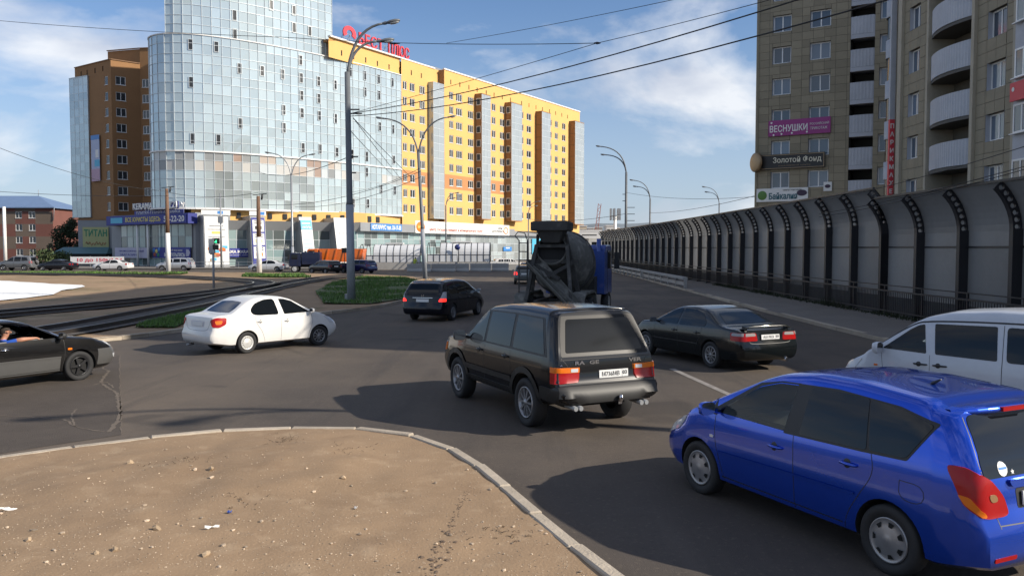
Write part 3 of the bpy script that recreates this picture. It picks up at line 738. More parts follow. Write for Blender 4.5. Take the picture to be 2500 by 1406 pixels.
mb = MB(); mb.box(X1, X2 + .3, .05, .3, 6.6, 36.9); mb.build('wall', M_yel, yb)
def bay(parent, x0, x1, y0, y1, z0, z1, side=True, mside=None, rows=18, cols=3, mp=None, tp='bay'):
    b = MB(); b.box(x0, x1 - .02, y1 + .06, y0, z0, z1); b.box(x0 - .05, x1 + .05, y1 - .05, y0, z1, z1 + .15); b.box(x0 - .05, x1 + .05, y1 - .05, y0, z0 - .2, z0)
    o = b.build(tp, mside or M_brn, parent); h = (z1 - z0) / rows; w = (x1 - x0) / cols
    pm = MB(); pm.box(.03, w - .03, 0, .05, .03, h - .03); pm = pm.mesh(mp or M_paneb)
    for r_ in range(rows):
        for c in range(cols):
            p = link('pane', pm, o); p.location = (x0 + c * w, y1 + random.uniform(-.004, .004), z0 + r_ * h); p.rotation_euler.z = random.uniform(-.006, .006)
    f = MB()
    for c in range(cols + 1): f.box(x0 + c * w - .03, x0 + c * w + .03, y1 - .03, y1 + .05, z0, z1)
    for r_ in range(rows + 1): f.box(x0, x1, y1 - .025, y1 + .052, z0 + r_ * h - .03, z0 + r_ * h + .03)
    f.build('frame', M_mull, o); return o
bay(yb, X1, X2 - .03, 0, -1.25, 8.6, 33.9, rows=18, cols=2, mside=M_paneb)
for (ua, ub, side_w) in ((1146, 1179, True), (1219, 1255, True), (1294, 1324, False), (1381, 1411, False)):
    xa = s_of(ua) + (.2 if ua < 1300 else -.9); xb = s_of(ub) - (1.6 if ua < 1300 else 2.9)
    o = bay(yb, xa, xb, -1.3, -3.0, 8.8, 33.8, cols=3)
    if side_w:
        for z in ZF:
            m = MB(); m.box(xa - .06, xa + .0, -2.7, -1.7, z - .7, z + .7); m.build('window', M_frame, yb)
            m = MB(); m.box(xa - .075, xa - .06, -2.6, -1.8, z - .6, z + .6); m.build('pane', M_glassd, yb)
    else:
        m = MB()
        for z in ZF: m.box(xa - .03, xa + .0, -2.95, -1.35, z + 1.3, z + 1.36)
        m.build('joint', M_open, yb)
# roof machinery
for i in range(3):
    m = MB(); m.box(X2 + 4 + i * 2.2, X2 + 5.3 + i * 2.2, 1.0, 1.6, 36.95, 37.75); a_ = m.build('air_conditioner', M_cope, yb); m = MB(); m.lathe([(.001, .98), (.26, .98), (.26, .96)], 12, M=Matrix.Translation((X2 + 4.6 + i * 2.2, 0, 37.35))); m.build('fan', M_open, a_)
m = MB(); m.box(X2 + 1, X2 + 12, 2.5, 6, 36.95, 38.2); m.build('roof_cabin', M_cladd, yb)
# ---- roof sign
M_sgn = mat('sign_red', (.62, .05, .07), .5)
rs = thing('roof_sign', 'red rooftop letters with a round logo on steel props', 'sign', (Q0.x, Q0.y, 36.9), math.atan2(UY.y, UY.x))
def rx(u): return s_of(u)
fr = MB()
for i in range(12):
    x = rx(850) + (rx(1003) - rx(850)) * i / 11; fr.bar((x, .5, -.3), (x, .5, 1.7), .06); fr.bar((x, 1.8, -.3), (x, .55, 1.4), .05)
fr.bar((rx(848), .5, .8), (rx(1006), .5, .8), .05); fr.bar((rx(848), .5, 1.5), (rx(1006), .5, 1.5), .05); fr.build('prop', M_galv, rs)
FM = lambda x, z, y=.4: plane_M((x, y, z), (1, 0, 0))
text('БЕСТ', 2.4, M_sgn, rs, FM((rx(882) + rx(944)) / 2, 1.35), bold=.03, depth=.25, width=(rx(944) - rx(882)) * .94, height=2.0)
text('ПЛЮС', 2.4, M_sgn, rs, FM((rx(953) + rx(1006)) / 2, 1.35), bold=.03, depth=.25, width=(rx(1006) - rx(953)) * .94, height=2.0)
m = MB(); cxx = (rx(846) + rx(877)) / 2; hw = (rx(877) - rx(846)) / 2
ring = [(math.cos(a), math.sin(a)) for a in [R(-35 + 250 * k / 26) for k in range(27)]]
for (a, b) in zip(ring, ring[1:]):
    p = [(cxx + a[0] * hw * f, 1.6 + a[1] * 1.2 * f) for f in (.45, 1)]; q = [(cxx + b[0] * hw * f, 1.6 + b[1] * 1.2 * f) for f in (.45, 1)]
    m.prism([p[0], p[1], q[1], q[0]], 0, .2, M=plane_M((0, .4, 0), (1, 0, 0)))
fixn(m.build('logo', M_sgn, rs))

# ---- brown shaded wing on the left
bw = thing('apartment_block', 'brown brick apartment wing in shade with a grey glazed corner bay', 'building', (-70.2, 145, 0))
def face(parent, a, b, z0, z1, cols, m, zc, wh=1.5, frame=M_frame, vents=()):
    O = Vector(parent.location); d = Vector((b[0] - a[0], b[1] - a[1], 0)); L = d.length; d.normalize()
    T = Matrix.Translation((a[0] - O.x, a[1] - O.y, 0)) @ Matrix.Rotation(math.atan2(d.y, d.x), 4, 'Z')
    ops = [(x - w / 2, x + w / 2, z - wh / 2, z + wh / 2) for x, w, _ in cols for z in zc]
    ops += [(x - .2, x + .2, z1 - 1.7, z1 - .8) for x in vents]
    mb = MB(); wall_grid(mb, L, z0, z1, ops, .16, P=lambda x, y, z: T @ Vector((x, y, z))); mb.build('wall', m, parent)
    for x, w, mu in cols:
        for z in zc: window(parent, x, z - wh / 2, w, wh, .12, mu, frame, M_glassd, M=T)
    for x in vents:
        q = MB(); q.box(x - .2, x + .2, .12, .15, z1 - 1.7, z1 - .8, M=T); q.build('vent', M_open, parent)
    return T, L
ZB = [10.2 + 2.76 * i for i in range(9)]
face(bw, (-80.2, 152), (-70.2, 145), 7.5, 35.7, [(10.6, 1.1, 0)], M_brn, ZB, vents=(2.2, 4.3, 7, 9.6))
TB, LB = face(bw, (-70.2, 145), (-66.6, 148.4), 7.5, 35.7, [(1.6, 1.7, 1)], M_brn, ZB)
face(bw, (-66.6, 148.4), (-54, 146.6), 7.5, 38.4, [(.95, 1.3, 1)], M_brn, ZB)
mb = MB(); mb.prism([(-10, 7), (0, .1), (3.5, 3.4), (3.5, 16), (-10, 16)], 35.0, 35.4); mb.prism([(3.7, 3.6), (16, 2), (16, 18), (3.7, 18)], 37.8, 38.2)
mb.prism([(-3.2, 5.6), (3.6, 3.6), (3.6, 18), (-3.2, 18)], 35.5, 38.4); mb.build('roof', M_brn, bw)
mb = MB(); mb.bar((-10, 7, 35.8), (0, 0, 35.8), .3, .14); mb.bar((0, 0, 35.8), (3.6, 3.4, 35.8), .3, .14); mb.bar((-3.2, 5.4, 38.5), (3.6, 3.4, 38.5), .3, .14); mb.bar((3.6, 3.4, 38.5), (16, 1.6, 38.5), .3, .14); mb.build('coping', mat('brown_coping', (.22, .12, .06), .7), bw)
gb = thing('glazed_stair_bay', 'grey glazed bay hanging on the brown wing', 'building', (-76.4, 149.0, 0), math.atan2(151.8 - 149.0, -81.3 + 76.4) + math.pi)
bay(gb, -5.4, 0, 3.5, 0, 8.6, 33.7, rows=18, cols=4, mside=M_paneb, mp=M_pane)

# ---- shops in the podium
pod = thing('shop_arcade', 'two storey shop arcade with grey fins below the glass tower', 'building', (-45.8, 119, 0))
PO = Vector(pod.location)
def frame_T(a, b):
    d = Vector((b[0] - a[0], b[1] - a[1], 0)); L = d.length; T = Matrix.Translation((a[0] - PO.x, a[1] - PO.y, 0)) @ Matrix.Rotation(math.atan2(d.y, d.x), 4, 'Z'); return T, L
def panes(T, x0, x1, zs, cw, mp, mf, parent=pod, y=0.0):
    n = max(1, round((x1 - x0) / cw)); w = (x1 - x0) / n; f = MB()
    for r_ in range(len(zs) - 1):
        m = MB(); m.box(.03, w - .03, 0, .05, .03, zs[r_ + 1] - zs[r_] - .03); me = m.mesh(mp)
        for c in range(n):
            o = link('pane', me, parent); o.matrix_local = T @ Matrix.Translation((x0 + c * w, y, zs[r_])) @ Matrix.Rotation(random.uniform(-.006, .006), 4, 'Z')
    for c in range(n + 1): f.box(x0 + c * w - .035, x0 + c * w + .035, y - .04, y + .06, zs[0], zs[-1], M=T)
    for z in zs: f.box(x0, x1, y - .035, y + .055, z - .035, z + .035, M=T)
    f.build('mullion_frame', mf, parent)
# shaded corner face
A, B, C_, D_ = (-64.7, 132.5), (-45.8, 119.0), (-25.3, 133.2), (17.2, 214.5)
T1, L1 = frame_T(A, B)
mb = MB(); mb.box(0, L1 - .3, .1, 6, 0, 8.0, M=T1); mb.build('wall', M_cladd, pod)
panes(T1, 3.0, L1 - 1.0, [2.9, 4.6, 6.35], 1.75, M_shop, M_cladd)
panes(T1, 4.0, L1 - 1.0, [.15, 1.3], 1.6, M_shop, M_mull)
for x in (12.5, 9.6):
    m = MB(); m.tube([T1 @ Vector((x, -1.1, 0)), T1 @ Vector((x, -1.1, 6.35))], .16, 10); m.build('column', M_white, pod)
mb = MB(); mb.box(1.2, L1 + .2, -1.4, .1, 6.38, 7.85, M=T1); mb.build('fascia', mat('navy_fascia', (.022, .032, .20), .5), pod)
# lit arcade with buttress fins
T2, L2 = frame_T(B, C_)
d2 = Vector((C_[0] - B[0], C_[1] - B[1])).normalized()
s2 = lambda u: s_of(u, Vector(B), d2)
mb = MB(); mb.box(0, L2, .3, 6, 0, 6.6, M=T2); mb.build('wall', M_cladd, pod)
mb = MB(); mb.box(0, L2 + 3, 2.6, 9, 6.6, 8.65, M=T2); mb.build('attic_wall', M_yel, pod)
fins = [(491, 552), (604, 640), (722, 752), (806, 836)]
for k, (ua, ub) in enumerate(fins):
    xa, xb = s2(ua), s2(ub)
    if k: xb = max(xb, xa + 1.9)
    p = MB(); lean = (.4, .9, 1.9, 2.0)[k]
    q = lambda x, y, z: T2 @ Vector((x, y, z))
    vs = [q(xa, -1.6 - lean, 0), q(xb, -1.6 - lean, 0), q(xb, -1.6, 7.6), q(xa, -1.6, 7.6), q(xa, 2.6, 0), q(xb, 2.6, 0), q(xb, 2.6, 7.6), q(xa, 2.6, 7.6)]
    p.add(vs, [(0, 1, 2, 3), (7, 6, 5, 4), (0, 3, 7, 4), (1, 5, 6, 2), (3, 2, 6, 7), (0, 4, 5, 1)])
    fo = fixn(p.build('buttress_fin', M_clad, pod))
    j = MB()
    if k == 3:
        for t in (.33, .66):
            j.bar(q(xa + (xb - xa) * t, -1.62 - lean, .1), q(xa + (xb - xa) * t, -1.62, 7.5), .06, .02)
        for t in (.35, .68): j.bar(q(xa, -1.62 - lean * (1 - t), 7.6 * t), q(xb, -1.62 - lean * (1 - t), 7.6 * t), .05, .02)
        j.build('joint', M_cladd, fo)
segs = [(552, 604), (640, 722), (752, 806), (836, 872)]
for ua, ub in segs:
    xa, xb = s2(ua), s2(ub)
    panes(T2, xa, xb, [.2, 1.4, 2.6, 4.1, 5.6], 1.7, M_shop, M_mull)
    m = MB(); q = lambda x, y, z: T2 @ Vector((x, y, z))
    m.add([q(xa, -1.3, 6.9), q(xb, -1.3, 6.9), q(xb, 0, 5.5), q(xa, 0, 5.5), q(xa, 2.5, 6.9), q(xb, 2.5, 6.9), q(xa, 2.5, 5.5), q(xb, 2.5, 5.5)], [(0, 3, 2, 1), (0, 1, 5, 4), (2, 3, 6, 7), (0, 4, 6, 3), (1, 2, 7, 5), (4, 5, 7, 6)])
    fixn(m.build('canopy', mat('canopy_metal', (.50, .51, .52), .5, .2), pod))
for k in range(10):
    m = MB(); x = 1.8 + k * 2.4; m.box(x, x + .6, 2.4, 2.62, 7.35, 8.2, M=T2); m.build('vent', M_open, pod)
# long glazed shop front to the right
T3, L3 = frame_T(C_, D_)
d3 = Vector((D_[0] - C_[0], D_[1] - C_[1])).normalized(); s3 = lambda u: s_of(u, Vector(C_), d3)
mb = MB(); mb.box(0, L3, .2, 8, 0, 6.9, M=T3); mb.build('wall', M_cladd, pod)
panes(T3, .3, s3(1100), [.3, 1.7, 3.1, 4.4, 5.55], 1.75, M_shop, M_mull)
panes(T3, s3(1100), L3, [.3, 2.0, 3.8, 5.55], 1.9, M_panegrey, M_mull)
mb = MB(); mb.box(0, s3(1003), -.9, .2, 5.6, 7.0, M=T3); mb.build('fascia', M_clad, pod); mb = MB(); mb.box(s3(1233), L3, -.9, .2, 5.6, 7.0, M=T3); mb.build('fascia', M_clad, pod)
mb = MB(); mb.box(0, L3, 3.2, 3.4, 6.9, 8.8, M=T3); mb.build('attic_wall', M_yel, pod)
for u in (868, 890, 912, 935, 955):
    x = s3(u) ; m = MB(); m.box(x, x + 1.0, 3.1, 3.22, 7.3, 8.3, M=T3); m.build('vent', M_open, pod)
# ---- signs and banners (each a thing of its own)
def board(name, lab, T, x0, x1, y, z0, z1, m, th=.1, catg='sign', lean=0.0):
    c = T @ Vector(((x0 + x1) / 2, y, z0)) + PO; rz = T.to_euler().z
    o = thing(name, lab, catg, c, rz); b = MB(); b.box(-(x1 - x0) / 2, (x1 - x0) / 2, -th, 0, 0, z1 - z0); b.build('board', m, o)
    if lean: o.rotation_euler = (lean, 0, rz)
    return o
BM = lambda x, z, th=.1: plane_M((x, -th, z), (1, 0, 0))
M_navy = mat('sign_navy', (.02, .03, .24), .5); M_sblue = mat('sign_blue', (.05, .22, .55), .45); M_ylw = mat('sign_yellow', (.65, .55, .15), .5)
M_grn = mat('sign_green', (.03, .22, .12), .6); M_dred = mat('sign_dark_red', (.38, .08, .05), .6); M_oran = mat('sign_orange', (.75, .20, .02), .5); M_txt = mat('sign_black_text', (.03, .03, .03), .6)
M_cyan = mat('sign_cyan', (.08, .42, .62), .5); M_bannerw = mat('banner_white', (.74, .74, .72), .6, nz=(.7, .05)); M_olive = mat('sign_olive', (.42, .42, .20), .7, nz=(.6, .08)); M_lil = mat('banner_lilac', (.46, .45, .56), .6)
o = board('shop_sign', 'navy board with yellow and white lettering over the shaded shop corner', T1, 1.6, L1 - .1, -1.42, 6.45, 7.8, M_navy)
w = L1 - 1.7
text('ВСЕ ЮРИСТЫ ЗДЕСЬ', 1.0, M_ylw, o, BM(-.5, .66), bold=.02, width=9.6, height=.85); text('56-22-20', 1.0, M_white, o, BM(w / 2 - 3.0, .66), bold=.02, width=5.2, height=.9)
m = MB(); m.box(-w / 2 + 1.2, -w / 2 + 4.6, -.14, -.1, .25, 1.1); m.build('logo_panel', M_cyan, o)
o = board('rooftop_sign', 'white and navy shop name letters standing on the shaded corner roof', T1, L1 - 14.6, L1 - .7, -1.2, 7.9, 9.6, M_navy, th=.04)
for ch in o.children: bpy.data.objects.remove(ch)
m = MB(); m.box(-6.4, 6.6, -.05, 0, 0, .55); m.build('board', M_navy, o)
m = MB(); [m.bar((-6.2 + i * 2.1, .1, 0), (-6.2 + i * 2.1, .1, 1.6), .06) for i in range(7)]; m.build('prop', M_galv, o)
text('KERAMA MARAZZI', 1.2, M_white, o, BM(-.7, 1.25), bold=.02, depth=.15, width=11.6, height=.95); text('KERAMA MARAZZI', 1.2, M_navy, o, plane_M((-.62, .02, 1.22), (1, 0, 0)), bold=.06, depth=.06, width=11.9, height=1.08, name='letter_backing')
text('ПЛИТКА-ГРАНИТ-МОЗАИКА', .6, M_bannerw, o, BM(0, .27, .06), width=11.6, height=.4)
m = MB(); m.bar((5.7, -.1, .9), (6.1, -.1, 1.5), .16); m.bar((6.1, -.1, 1.5), (6.5, -.1, .9), .16); m.bar((6.5, -.1, .9), (6.8, -.1, 1.5), .16); m.build('logo', M_white, o)
o = board('banner', 'blue opening banner with coloured balloons and white arrow on the corner shop', T1, L1 - 11.0, L1 - 1.2, -.15, 1.35, 2.95, M_navy, .05, 'banner')
text('МЫ ОТКРЫЛИСЬ!', .7, M_white, o, BM(.9, .5, .05), bold=.015, width=5.4, height=.6); text('новый магазин', .4, M_bannerw, o, BM(.9, 1.2, .05), width=4.0, height=.32)
for i, (x, z, mm) in enumerate(((-4.4, .5, M_dred), (-3.9, 1.0, M_ylw), (-3.4, .45, M_grn), (-4.6, 1.15, M_sblue), (-3.2, 1.25, M_sblue))):
    q = MB(); q.lathe([(.001, -.09), (.3, -.09), (.33, -.06)], 14, M=Matrix.Translation((x, 0, z))); fixn(q.build('balloon_print', mm, o))
q = MB(); q.prism([(3.9, .3), (4.5, .3), (4.9, .8), (4.5, 1.3), (3.9, 1.3)], .06, .09, M=plane_M((0, 0, 0), (1, 0, 0))); q.build('arrow', M_lil, o)
o = board('banner', 'pale lilac banner with faded lettering under the shaded glazing', T1, 2.2, L1 - 11.4, -.6, 1.3, 2.9, M_lil, .05, 'banner')
text('ПРОФЕССИОНАЛЬНЫЙ', .5, M_navy, o, BM(0, 1.1, .05), width=7.0, height=.35); text('МАГАЗИН', .5, M_navy, o, BM(-.8, .5, .05), width=4.6, height=.35)
# fin banners
def finface(k):
    ua, ub = fins[k]; xa = s2(ua); xb = s2(ub)
    if k: xb = max(xb, xa + 1.9)
    lean = (.4, .9, 1.9, 2.0)[k]; return xa, xb, lean
def fin_banner(k, lab, m):
    xa, xb, lean = finface(k); o = board('banner', lab, T2, xa + .12, xb - .12, -1.63 - lean, .4, 7.4, m, .04, 'banner', lean=-math.atan2(lean, 7.6)); return o, xb - xa - .24
o, w = fin_banner(0, 'tall white banner with product prints on the first fin', M_bannerw)
for z, hh, ww, mm in ((5.6, .07, .6, M_txt), (5.1, .07, .75, M_txt), (4.5, .35, .4, M_ylw), (4.0, .06, .7, M_txt)):
    q = MB(); q.box(-w * ww / 2, w * ww / 2, -.065, -.04, z, z + hh); q.build('print', mm, o)
for i in range(14):
    rr = random.Random(i); x, z = rr.uniform(-.38, .38) * w, rr.uniform(.3, 2.5); q = MB(); q.box(x - .35, x + .35, -.06 - i * .002, -.04, z, z + .4); q.build('print', (M_dred, M_oran, M_cyan, M_txt, M_stone)[i % 5], o)
o, w = fin_banner(1, 'tall navy banner with three white cards on the second fin', M_navy)
for i, z in enumerate((4.9, 2.9, .9)):
    q = MB(); q.box(-w * .42, w * .42, -.07, -.04, z, z + 1.75); c = q.build('card', M_bannerw, o)
    q = MB(); q.box(-w * .25, w * .25, -.085, -.07, z + .35, z + .85); q.build('picture', (M_txt, M_ylw, M_oran)[i], c)
    for q_ in (1.5, 1.2): b_ = MB(); b_.box(-w * .28, w * .3, -.085, -.07, z + q_, z + q_ + .12); b_.build('print', M_txt, c)
o, w = fin_banner(2, 'tall pale blue banner with price rows on the leaning third fin', M_bannerw)
for z0, z1, mm in ((5.4, 6.9, M_cyan), (.4, 1.2, M_cyan)):
    q = MB(); q.box(-w / 2, w / 2, -.07, -.04, z0, z1); q.build('panel', mm, o)
text('АНАЛИЗЫ', .5, M_white, o, BM(0, 5.8, .07), bold=.012, width=w * .8, height=.45); q = MB(); q.box(-w * .4, w * .35, -.085, -.07, 6.3, 6.5); q.build('print', M_white, o)
for i in range(12):
    q = MB(); q.box(-w * .4, w * .4, -.055, -.04, 1.5 + i * .31, 1.62 + i * .31); q.build('row', M_cyan if i % 2 else M_lil, o)
xx = s2(553); o = board('shop_sign', 'blue sign with white shop name between two fins', T2, s2(551), s2(606), -.35, 1.5, 2.8, M_navy)
text('KERAMA MARAZZI', .7, M_white, o, BM(0, .8), bold=.012, width=5.0, height=.5); text('керамический магазин', .3, M_bannerw, o, BM(0, .3), width=4.2, height=.22)
for (ua, ub, k) in ((486, 556, 0), (602, 642, 1)):
    o = board('sign', ('pale' if k else 'wide pale') + ' notice board on top of a fin', T2, s2(ua), s2(ub), -1.7, 7.65, 8.3, M_bannerw)
    q = MB(); q.box(.2, 1.0, -.12, -.1, .12, .55); q.build('print', M_sblue, o)
o = board('shop_sign', 'blue notary sign with white slanted letters on grey fascia', T3, s3(894), s3(970), -.92, 5.75, 6.9, M_sblue)
text('НОТАРИУС тел. 33-17-33', .9, M_white, o, BM(0, .57), bold=.03, width=(s3(970) - s3(894)) * .94, height=.8)
o = board('shop_sign', 'long white public office sign with a red and yellow emblem', T3, s3(1003), s3(1233), -.95, 5.55, 7.75, M_white)
W3 = s3(1233) - s3(1003)
text('центр государственных и муниципальных услуг', .6, M_dred, o, BM(-W3 * .10, .62), bold=.015, width=W3 * .55, height=.55)
text('мои', .8, M_txt, o, BM(W3 * .385, 1.45), bold=.01, width=W3 * .05, height=.4); text('документы', .8, M_txt, o, BM(W3 * .36, .75), bold=.0, width=W3 * .15, height=.65)
q = MB(); q.lathe([(.001, -.16), (.8, -.16), (.95, -.11)], 18, M=Matrix.Translation((-W3 * .455, 0, 1.1)) @ Matrix.Diagonal((1.5, 1, 1.0, 1))); e = fixn(q.build('emblem', M_oran, o)); text('МФЦ', .8, M_ylw, e, BM(-W3 * .455, 1.1, .17), bold=.03, width=1.9, height=.7)
q = MB(); q.lathe([(.55, -.13), (.75, -.13), (.75, -.11)], 18, M=Matrix.Translation((W3 * .455, 0, 1.0)) @ Matrix.Diagonal((1.4, 1, 1.0, 1))); fixn(q.build('emblem', M_oran, o))
o = board('sign', 'small blue notice above the glazed shop front', T3, s3(1227), s3(1247), -.15, 2.2, 3.1, M_sblue); q = MB(); q.box(-.9, .9, -.13, -.1, .55, .75); q.build('print', M_white, o)
o = board('banner', 'cyan and red poster on the glass front by the lamp', T3, s3(1297), s3(1318), -.15, 1.5, 5.0, M_cyan); q = MB(); q.box(-1.2, 1.2, -.13, -.1, 1.4, 2.2); q.build('print', M_dred, o)
# building side with olive advertising board
tw = thing('low_annexe', 'grey ground floor block under the brown wing', 'building', (-72, 140, 0))
mb = MB(); mb.box(-2.0, 8.2, 0, 8, 0, 7.6); mb.build('wall', M_cladd, tw); mb = MB(); mb.box(-2.1, 8.3, -.1, 8.1, 7.6, 7.8); mb.build('roof_edge', M_brn, tw); m = MB(); m.box(5.0, 5.9, -.06, .1, 6.5, 7.4); m.build('vent', M_open, tw)
o = thing('billboard', 'olive board with green capitals and red script on the shaded annexe', 'billboard', (-70.9, 139.85, 2.5)); m = MB(); m.box(-2.2, 2.2, -.1, 0, 0, 3.9); m.build('board', M_olive, o)
text('ТИТАН', 1.2, M_grn, o, BM(0, 2.9), bold=.03, width=3.9, height=1.2); q = MB(); q.tube([(-1.7 + i * .17, -.13, 1.1 + .28 * math.sin(i * 1.9) + .1 * math.sin(i * .7)) for i in range(21)], .05, 5); q.build('script_print', M_dred, o)
o = thing('banner', 'tall pale blue portrait advertising banner on the brown wall', 'banner', (-74.6, 147.75, 14.8), math.atan2(-7, 10)); m = MB(); m.box(-1.4, 1.4, -.06, 0, 0, 8.2); m.build('board', mat('banner_sky', (.42, .47, .62), .6, nz=(.5, .1)), o)
for z0, z1, x0, x1, mm in ((7.4, 8.2, -1.4, 1.4, M_sblue), (.0, 2.2, -1.4, 1.4, mat('banner_pink', (.50, .33, .42), .6)), (2.6, 3.8, -.3, 1.4, M_cyan), (4.2, 5.6, .1, 1.1, M_bannerw)):
    q = MB(); q.box(x0, x1, -.08, -.06, z0, z1); q.build('print', mm, o)
# =================================================================== TILED TOWER ON THE RIGHT
M_tile = mat('facade_tile', (.27, .235, .165), .75, nz=(1.5, .08), rnd=.12)
M_tile_i = mat('facade_tile_rows', (.27, .235, .165), .75, nz=(.8, .1))
M_joint = mat('tile_joint', (.10, .088, .065), .9)
M_white_par = mat('ribbed_white_sheet', (.41, .43, .47), .55, nz=(1.2, .1), rnd=.06)
M_pil = mat('pale_pilaster', (.40, .36, .28), .8, nz=(1, .1))
M_glasst = mat('tower_glass', (.10, .13, .17), .08, spec=.9, rnd=.55)
M_reveal = mat('white_reveal', (.42, .44, .48), .7)
TILEC = {}
tile_n = [0]
def tiles(parent, T, x0, x1, z0, z1, ops, tw, th, stuff, lim=300):
    def put(a, b, c, d):
        if b - a < .05 or d - c < .05: return
        if tile_n[0] < lim:
            k = (round(b - a, 2), round(d - c, 2))
            if k not in TILEC:
                m = MB(); m.box(.012, k[0] - .012, -.03, .0, .012, k[1] - .012); TILEC[k] = m.mesh(M_tile)
            o = link('tile', TILEC[k], parent); o.matrix_local = T @ Matrix.Translation((a, random.uniform(-.004, .004), c)); tile_n[0] += 1
        else: stuff.box(a + .012, b - .012, -.03, 0, c + .012, d - .012, M=T)
    z = z0
    while z < z1 - .01:
        ze = min(z + th, z1); x = x0
        while x < x1 - .01:
            xe = min(x + tw, x1); rects = [(x, xe, z, ze)]
            for (a, b, c, d) in ops:
                nr = []
                for (p, q, r_, s) in rects:
                    if q <= a or p >= b or s <= c or r_ >= d: nr.append((p, q, r_, s)); continue
                    if p < a: nr.append((p, a, r_, s))
                    if q > b: nr.append((b, q, r_, s))
                    if r_ < c: nr.append((max(p, a), min(q, b), r_, c))
                    if s > d: nr.append((max(p, a), min(q, b), d, s))
                rects = nr
            for r_ in rects: put(*r_)
            x = xe
        z = ze
tw = thing('tiled_tower', 'brown tiled apartment tower with white balconies behind the noise barrier', 'building', (26.5, 57, 0))
TW = Vector(tw.location); stuff = MB()
def tface(a, b, z0, z1, cols, zc, wh, tiled=True, mulls=1, frame=M_frame, openings=()):
    d = Vector((b[0] - a[0], b[1] - a[1], 0)); L = d.length; d.normalize()
    T = Matrix.Translation((a[0] - TW.x, a[1] - TW.y, 0)) @ Matrix.Rotation(math.atan2(d.y, d.x), 4, 'Z')
    ops = [(x - w / 2, x + w / 2, z - wh / 2, z + wh / 2) for x, w in cols for z in zc] + list(openings)
    mb = MB(); wall_grid(mb, L, z0, z1, ops, .32, P=lambda x, y, z: T @ Vector((x, y, z))); fixn(mb.build('wall', M_joint, tw))
    for x, w in cols:
        for z in zc:
            rv = MB(); e = .012
            rv.quad(T @ Vector((x - w / 2 + e, -.02, z - wh / 2)), T @ Vector((x - w / 2 + e, .3, z - wh / 2)), T @ Vector((x - w / 2 + e, .3, z + wh / 2)), T @ Vector((x - w / 2 + e, -.02, z + wh / 2)))
            rv.quad(T @ Vector((x + w / 2 - e, .3, z - wh / 2)), T @ Vector((x + w / 2 - e, -.02, z - wh / 2)), T @ Vector((x + w / 2 - e, -.02, z + wh / 2)), T @ Vector((x + w / 2 - e, .3, z + wh / 2)))
            rv.quad(T @ Vector((x - w / 2 + e, -.02, z - wh / 2 + e)), T @ Vector((x + w / 2 - e, -.02, z - wh / 2 + e)), T @ Vector((x + w / 2 - e, .3, z - wh / 2 + e)), T @ Vector((x - w / 2 + e, .3, z - wh / 2 + e)))
            rv.v = [tuple(round(q, 5) for q in v) for v in rv.v]
            window(tw, x, z - wh / 2, w - .04, wh, .26, mulls, frame, M_glasst, M=T).name = 'window'
            ro = rv.build('reveal', M_reveal, tw); bq = bmesh.new(); bq.from_mesh(ro.data); bmesh.ops.remove_doubles(bq, verts=bq.verts, dist=.02); bq.to_mesh(ro.data); bq.free()
    if tiled: tiles(tw, T, 0, L, z0, z1, ops, .95, .70, stuff)
    return T, L
ZT = [9.0 + 2.8 * i for i in range(7)]
# far wing, facing the road
P0, P1, P2, P3 = (22.6, 75.9), (29.3, 71.8), (30.95, 70.8), (33.0, 69.5)
TL, LL = tface(P0, P1, 5.2, 28.4, [(2.05, 1.65), (5.35, 1.75)], ZT, 1.5)
T_, L_ = tface(P2, P3, 5.2, 28.4, [(1.0, 1.2)], ZT, 1.5)
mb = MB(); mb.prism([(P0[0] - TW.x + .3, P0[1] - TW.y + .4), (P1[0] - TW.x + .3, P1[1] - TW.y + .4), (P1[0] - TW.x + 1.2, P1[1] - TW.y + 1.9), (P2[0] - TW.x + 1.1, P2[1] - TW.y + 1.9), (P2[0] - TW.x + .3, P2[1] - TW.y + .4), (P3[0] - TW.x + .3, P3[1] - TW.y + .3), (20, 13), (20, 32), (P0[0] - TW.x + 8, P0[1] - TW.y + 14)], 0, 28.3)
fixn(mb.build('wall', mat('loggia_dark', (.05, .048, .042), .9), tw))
mb = MB()
for a, b in ((P0, P1), (P2, P3)): mb.bar((a[0] - TW.x, a[1] - TW.y, 2.6), (b[0] - TW.x, b[1] - TW.y, 2.6), .3, 5.2)
mb.build('base_wall', M_tile_i, tw)
mb = MB(); mb.bar((P0[0] - TW.x - .1, P0[1] - TW.y, 0), (P0[0] - TW.x - .1, P0[1] - TW.y, 28.3), .2, .2); d = Vector((-4.1, 6.7)).normalized()
mb.quad((P0[0] - TW.x, P0[1] - TW.y, 0), (P0[0] - TW.x + 7.9, P0[1] - TW.y + 14, 0), (P0[0] - TW.x + 7.9, P0[1] - TW.y + 14, 28.3), (P0[0] - TW.x, P0[1] - TW.y, 28.3)); mb.build('side_wall', M_tile_i, tw)
a, b = Vector((P1[0] - TW.x, P1[1] - TW.y, 0)), Vector((P2[0] - TW.x, P2[1] - TW.y, 0))
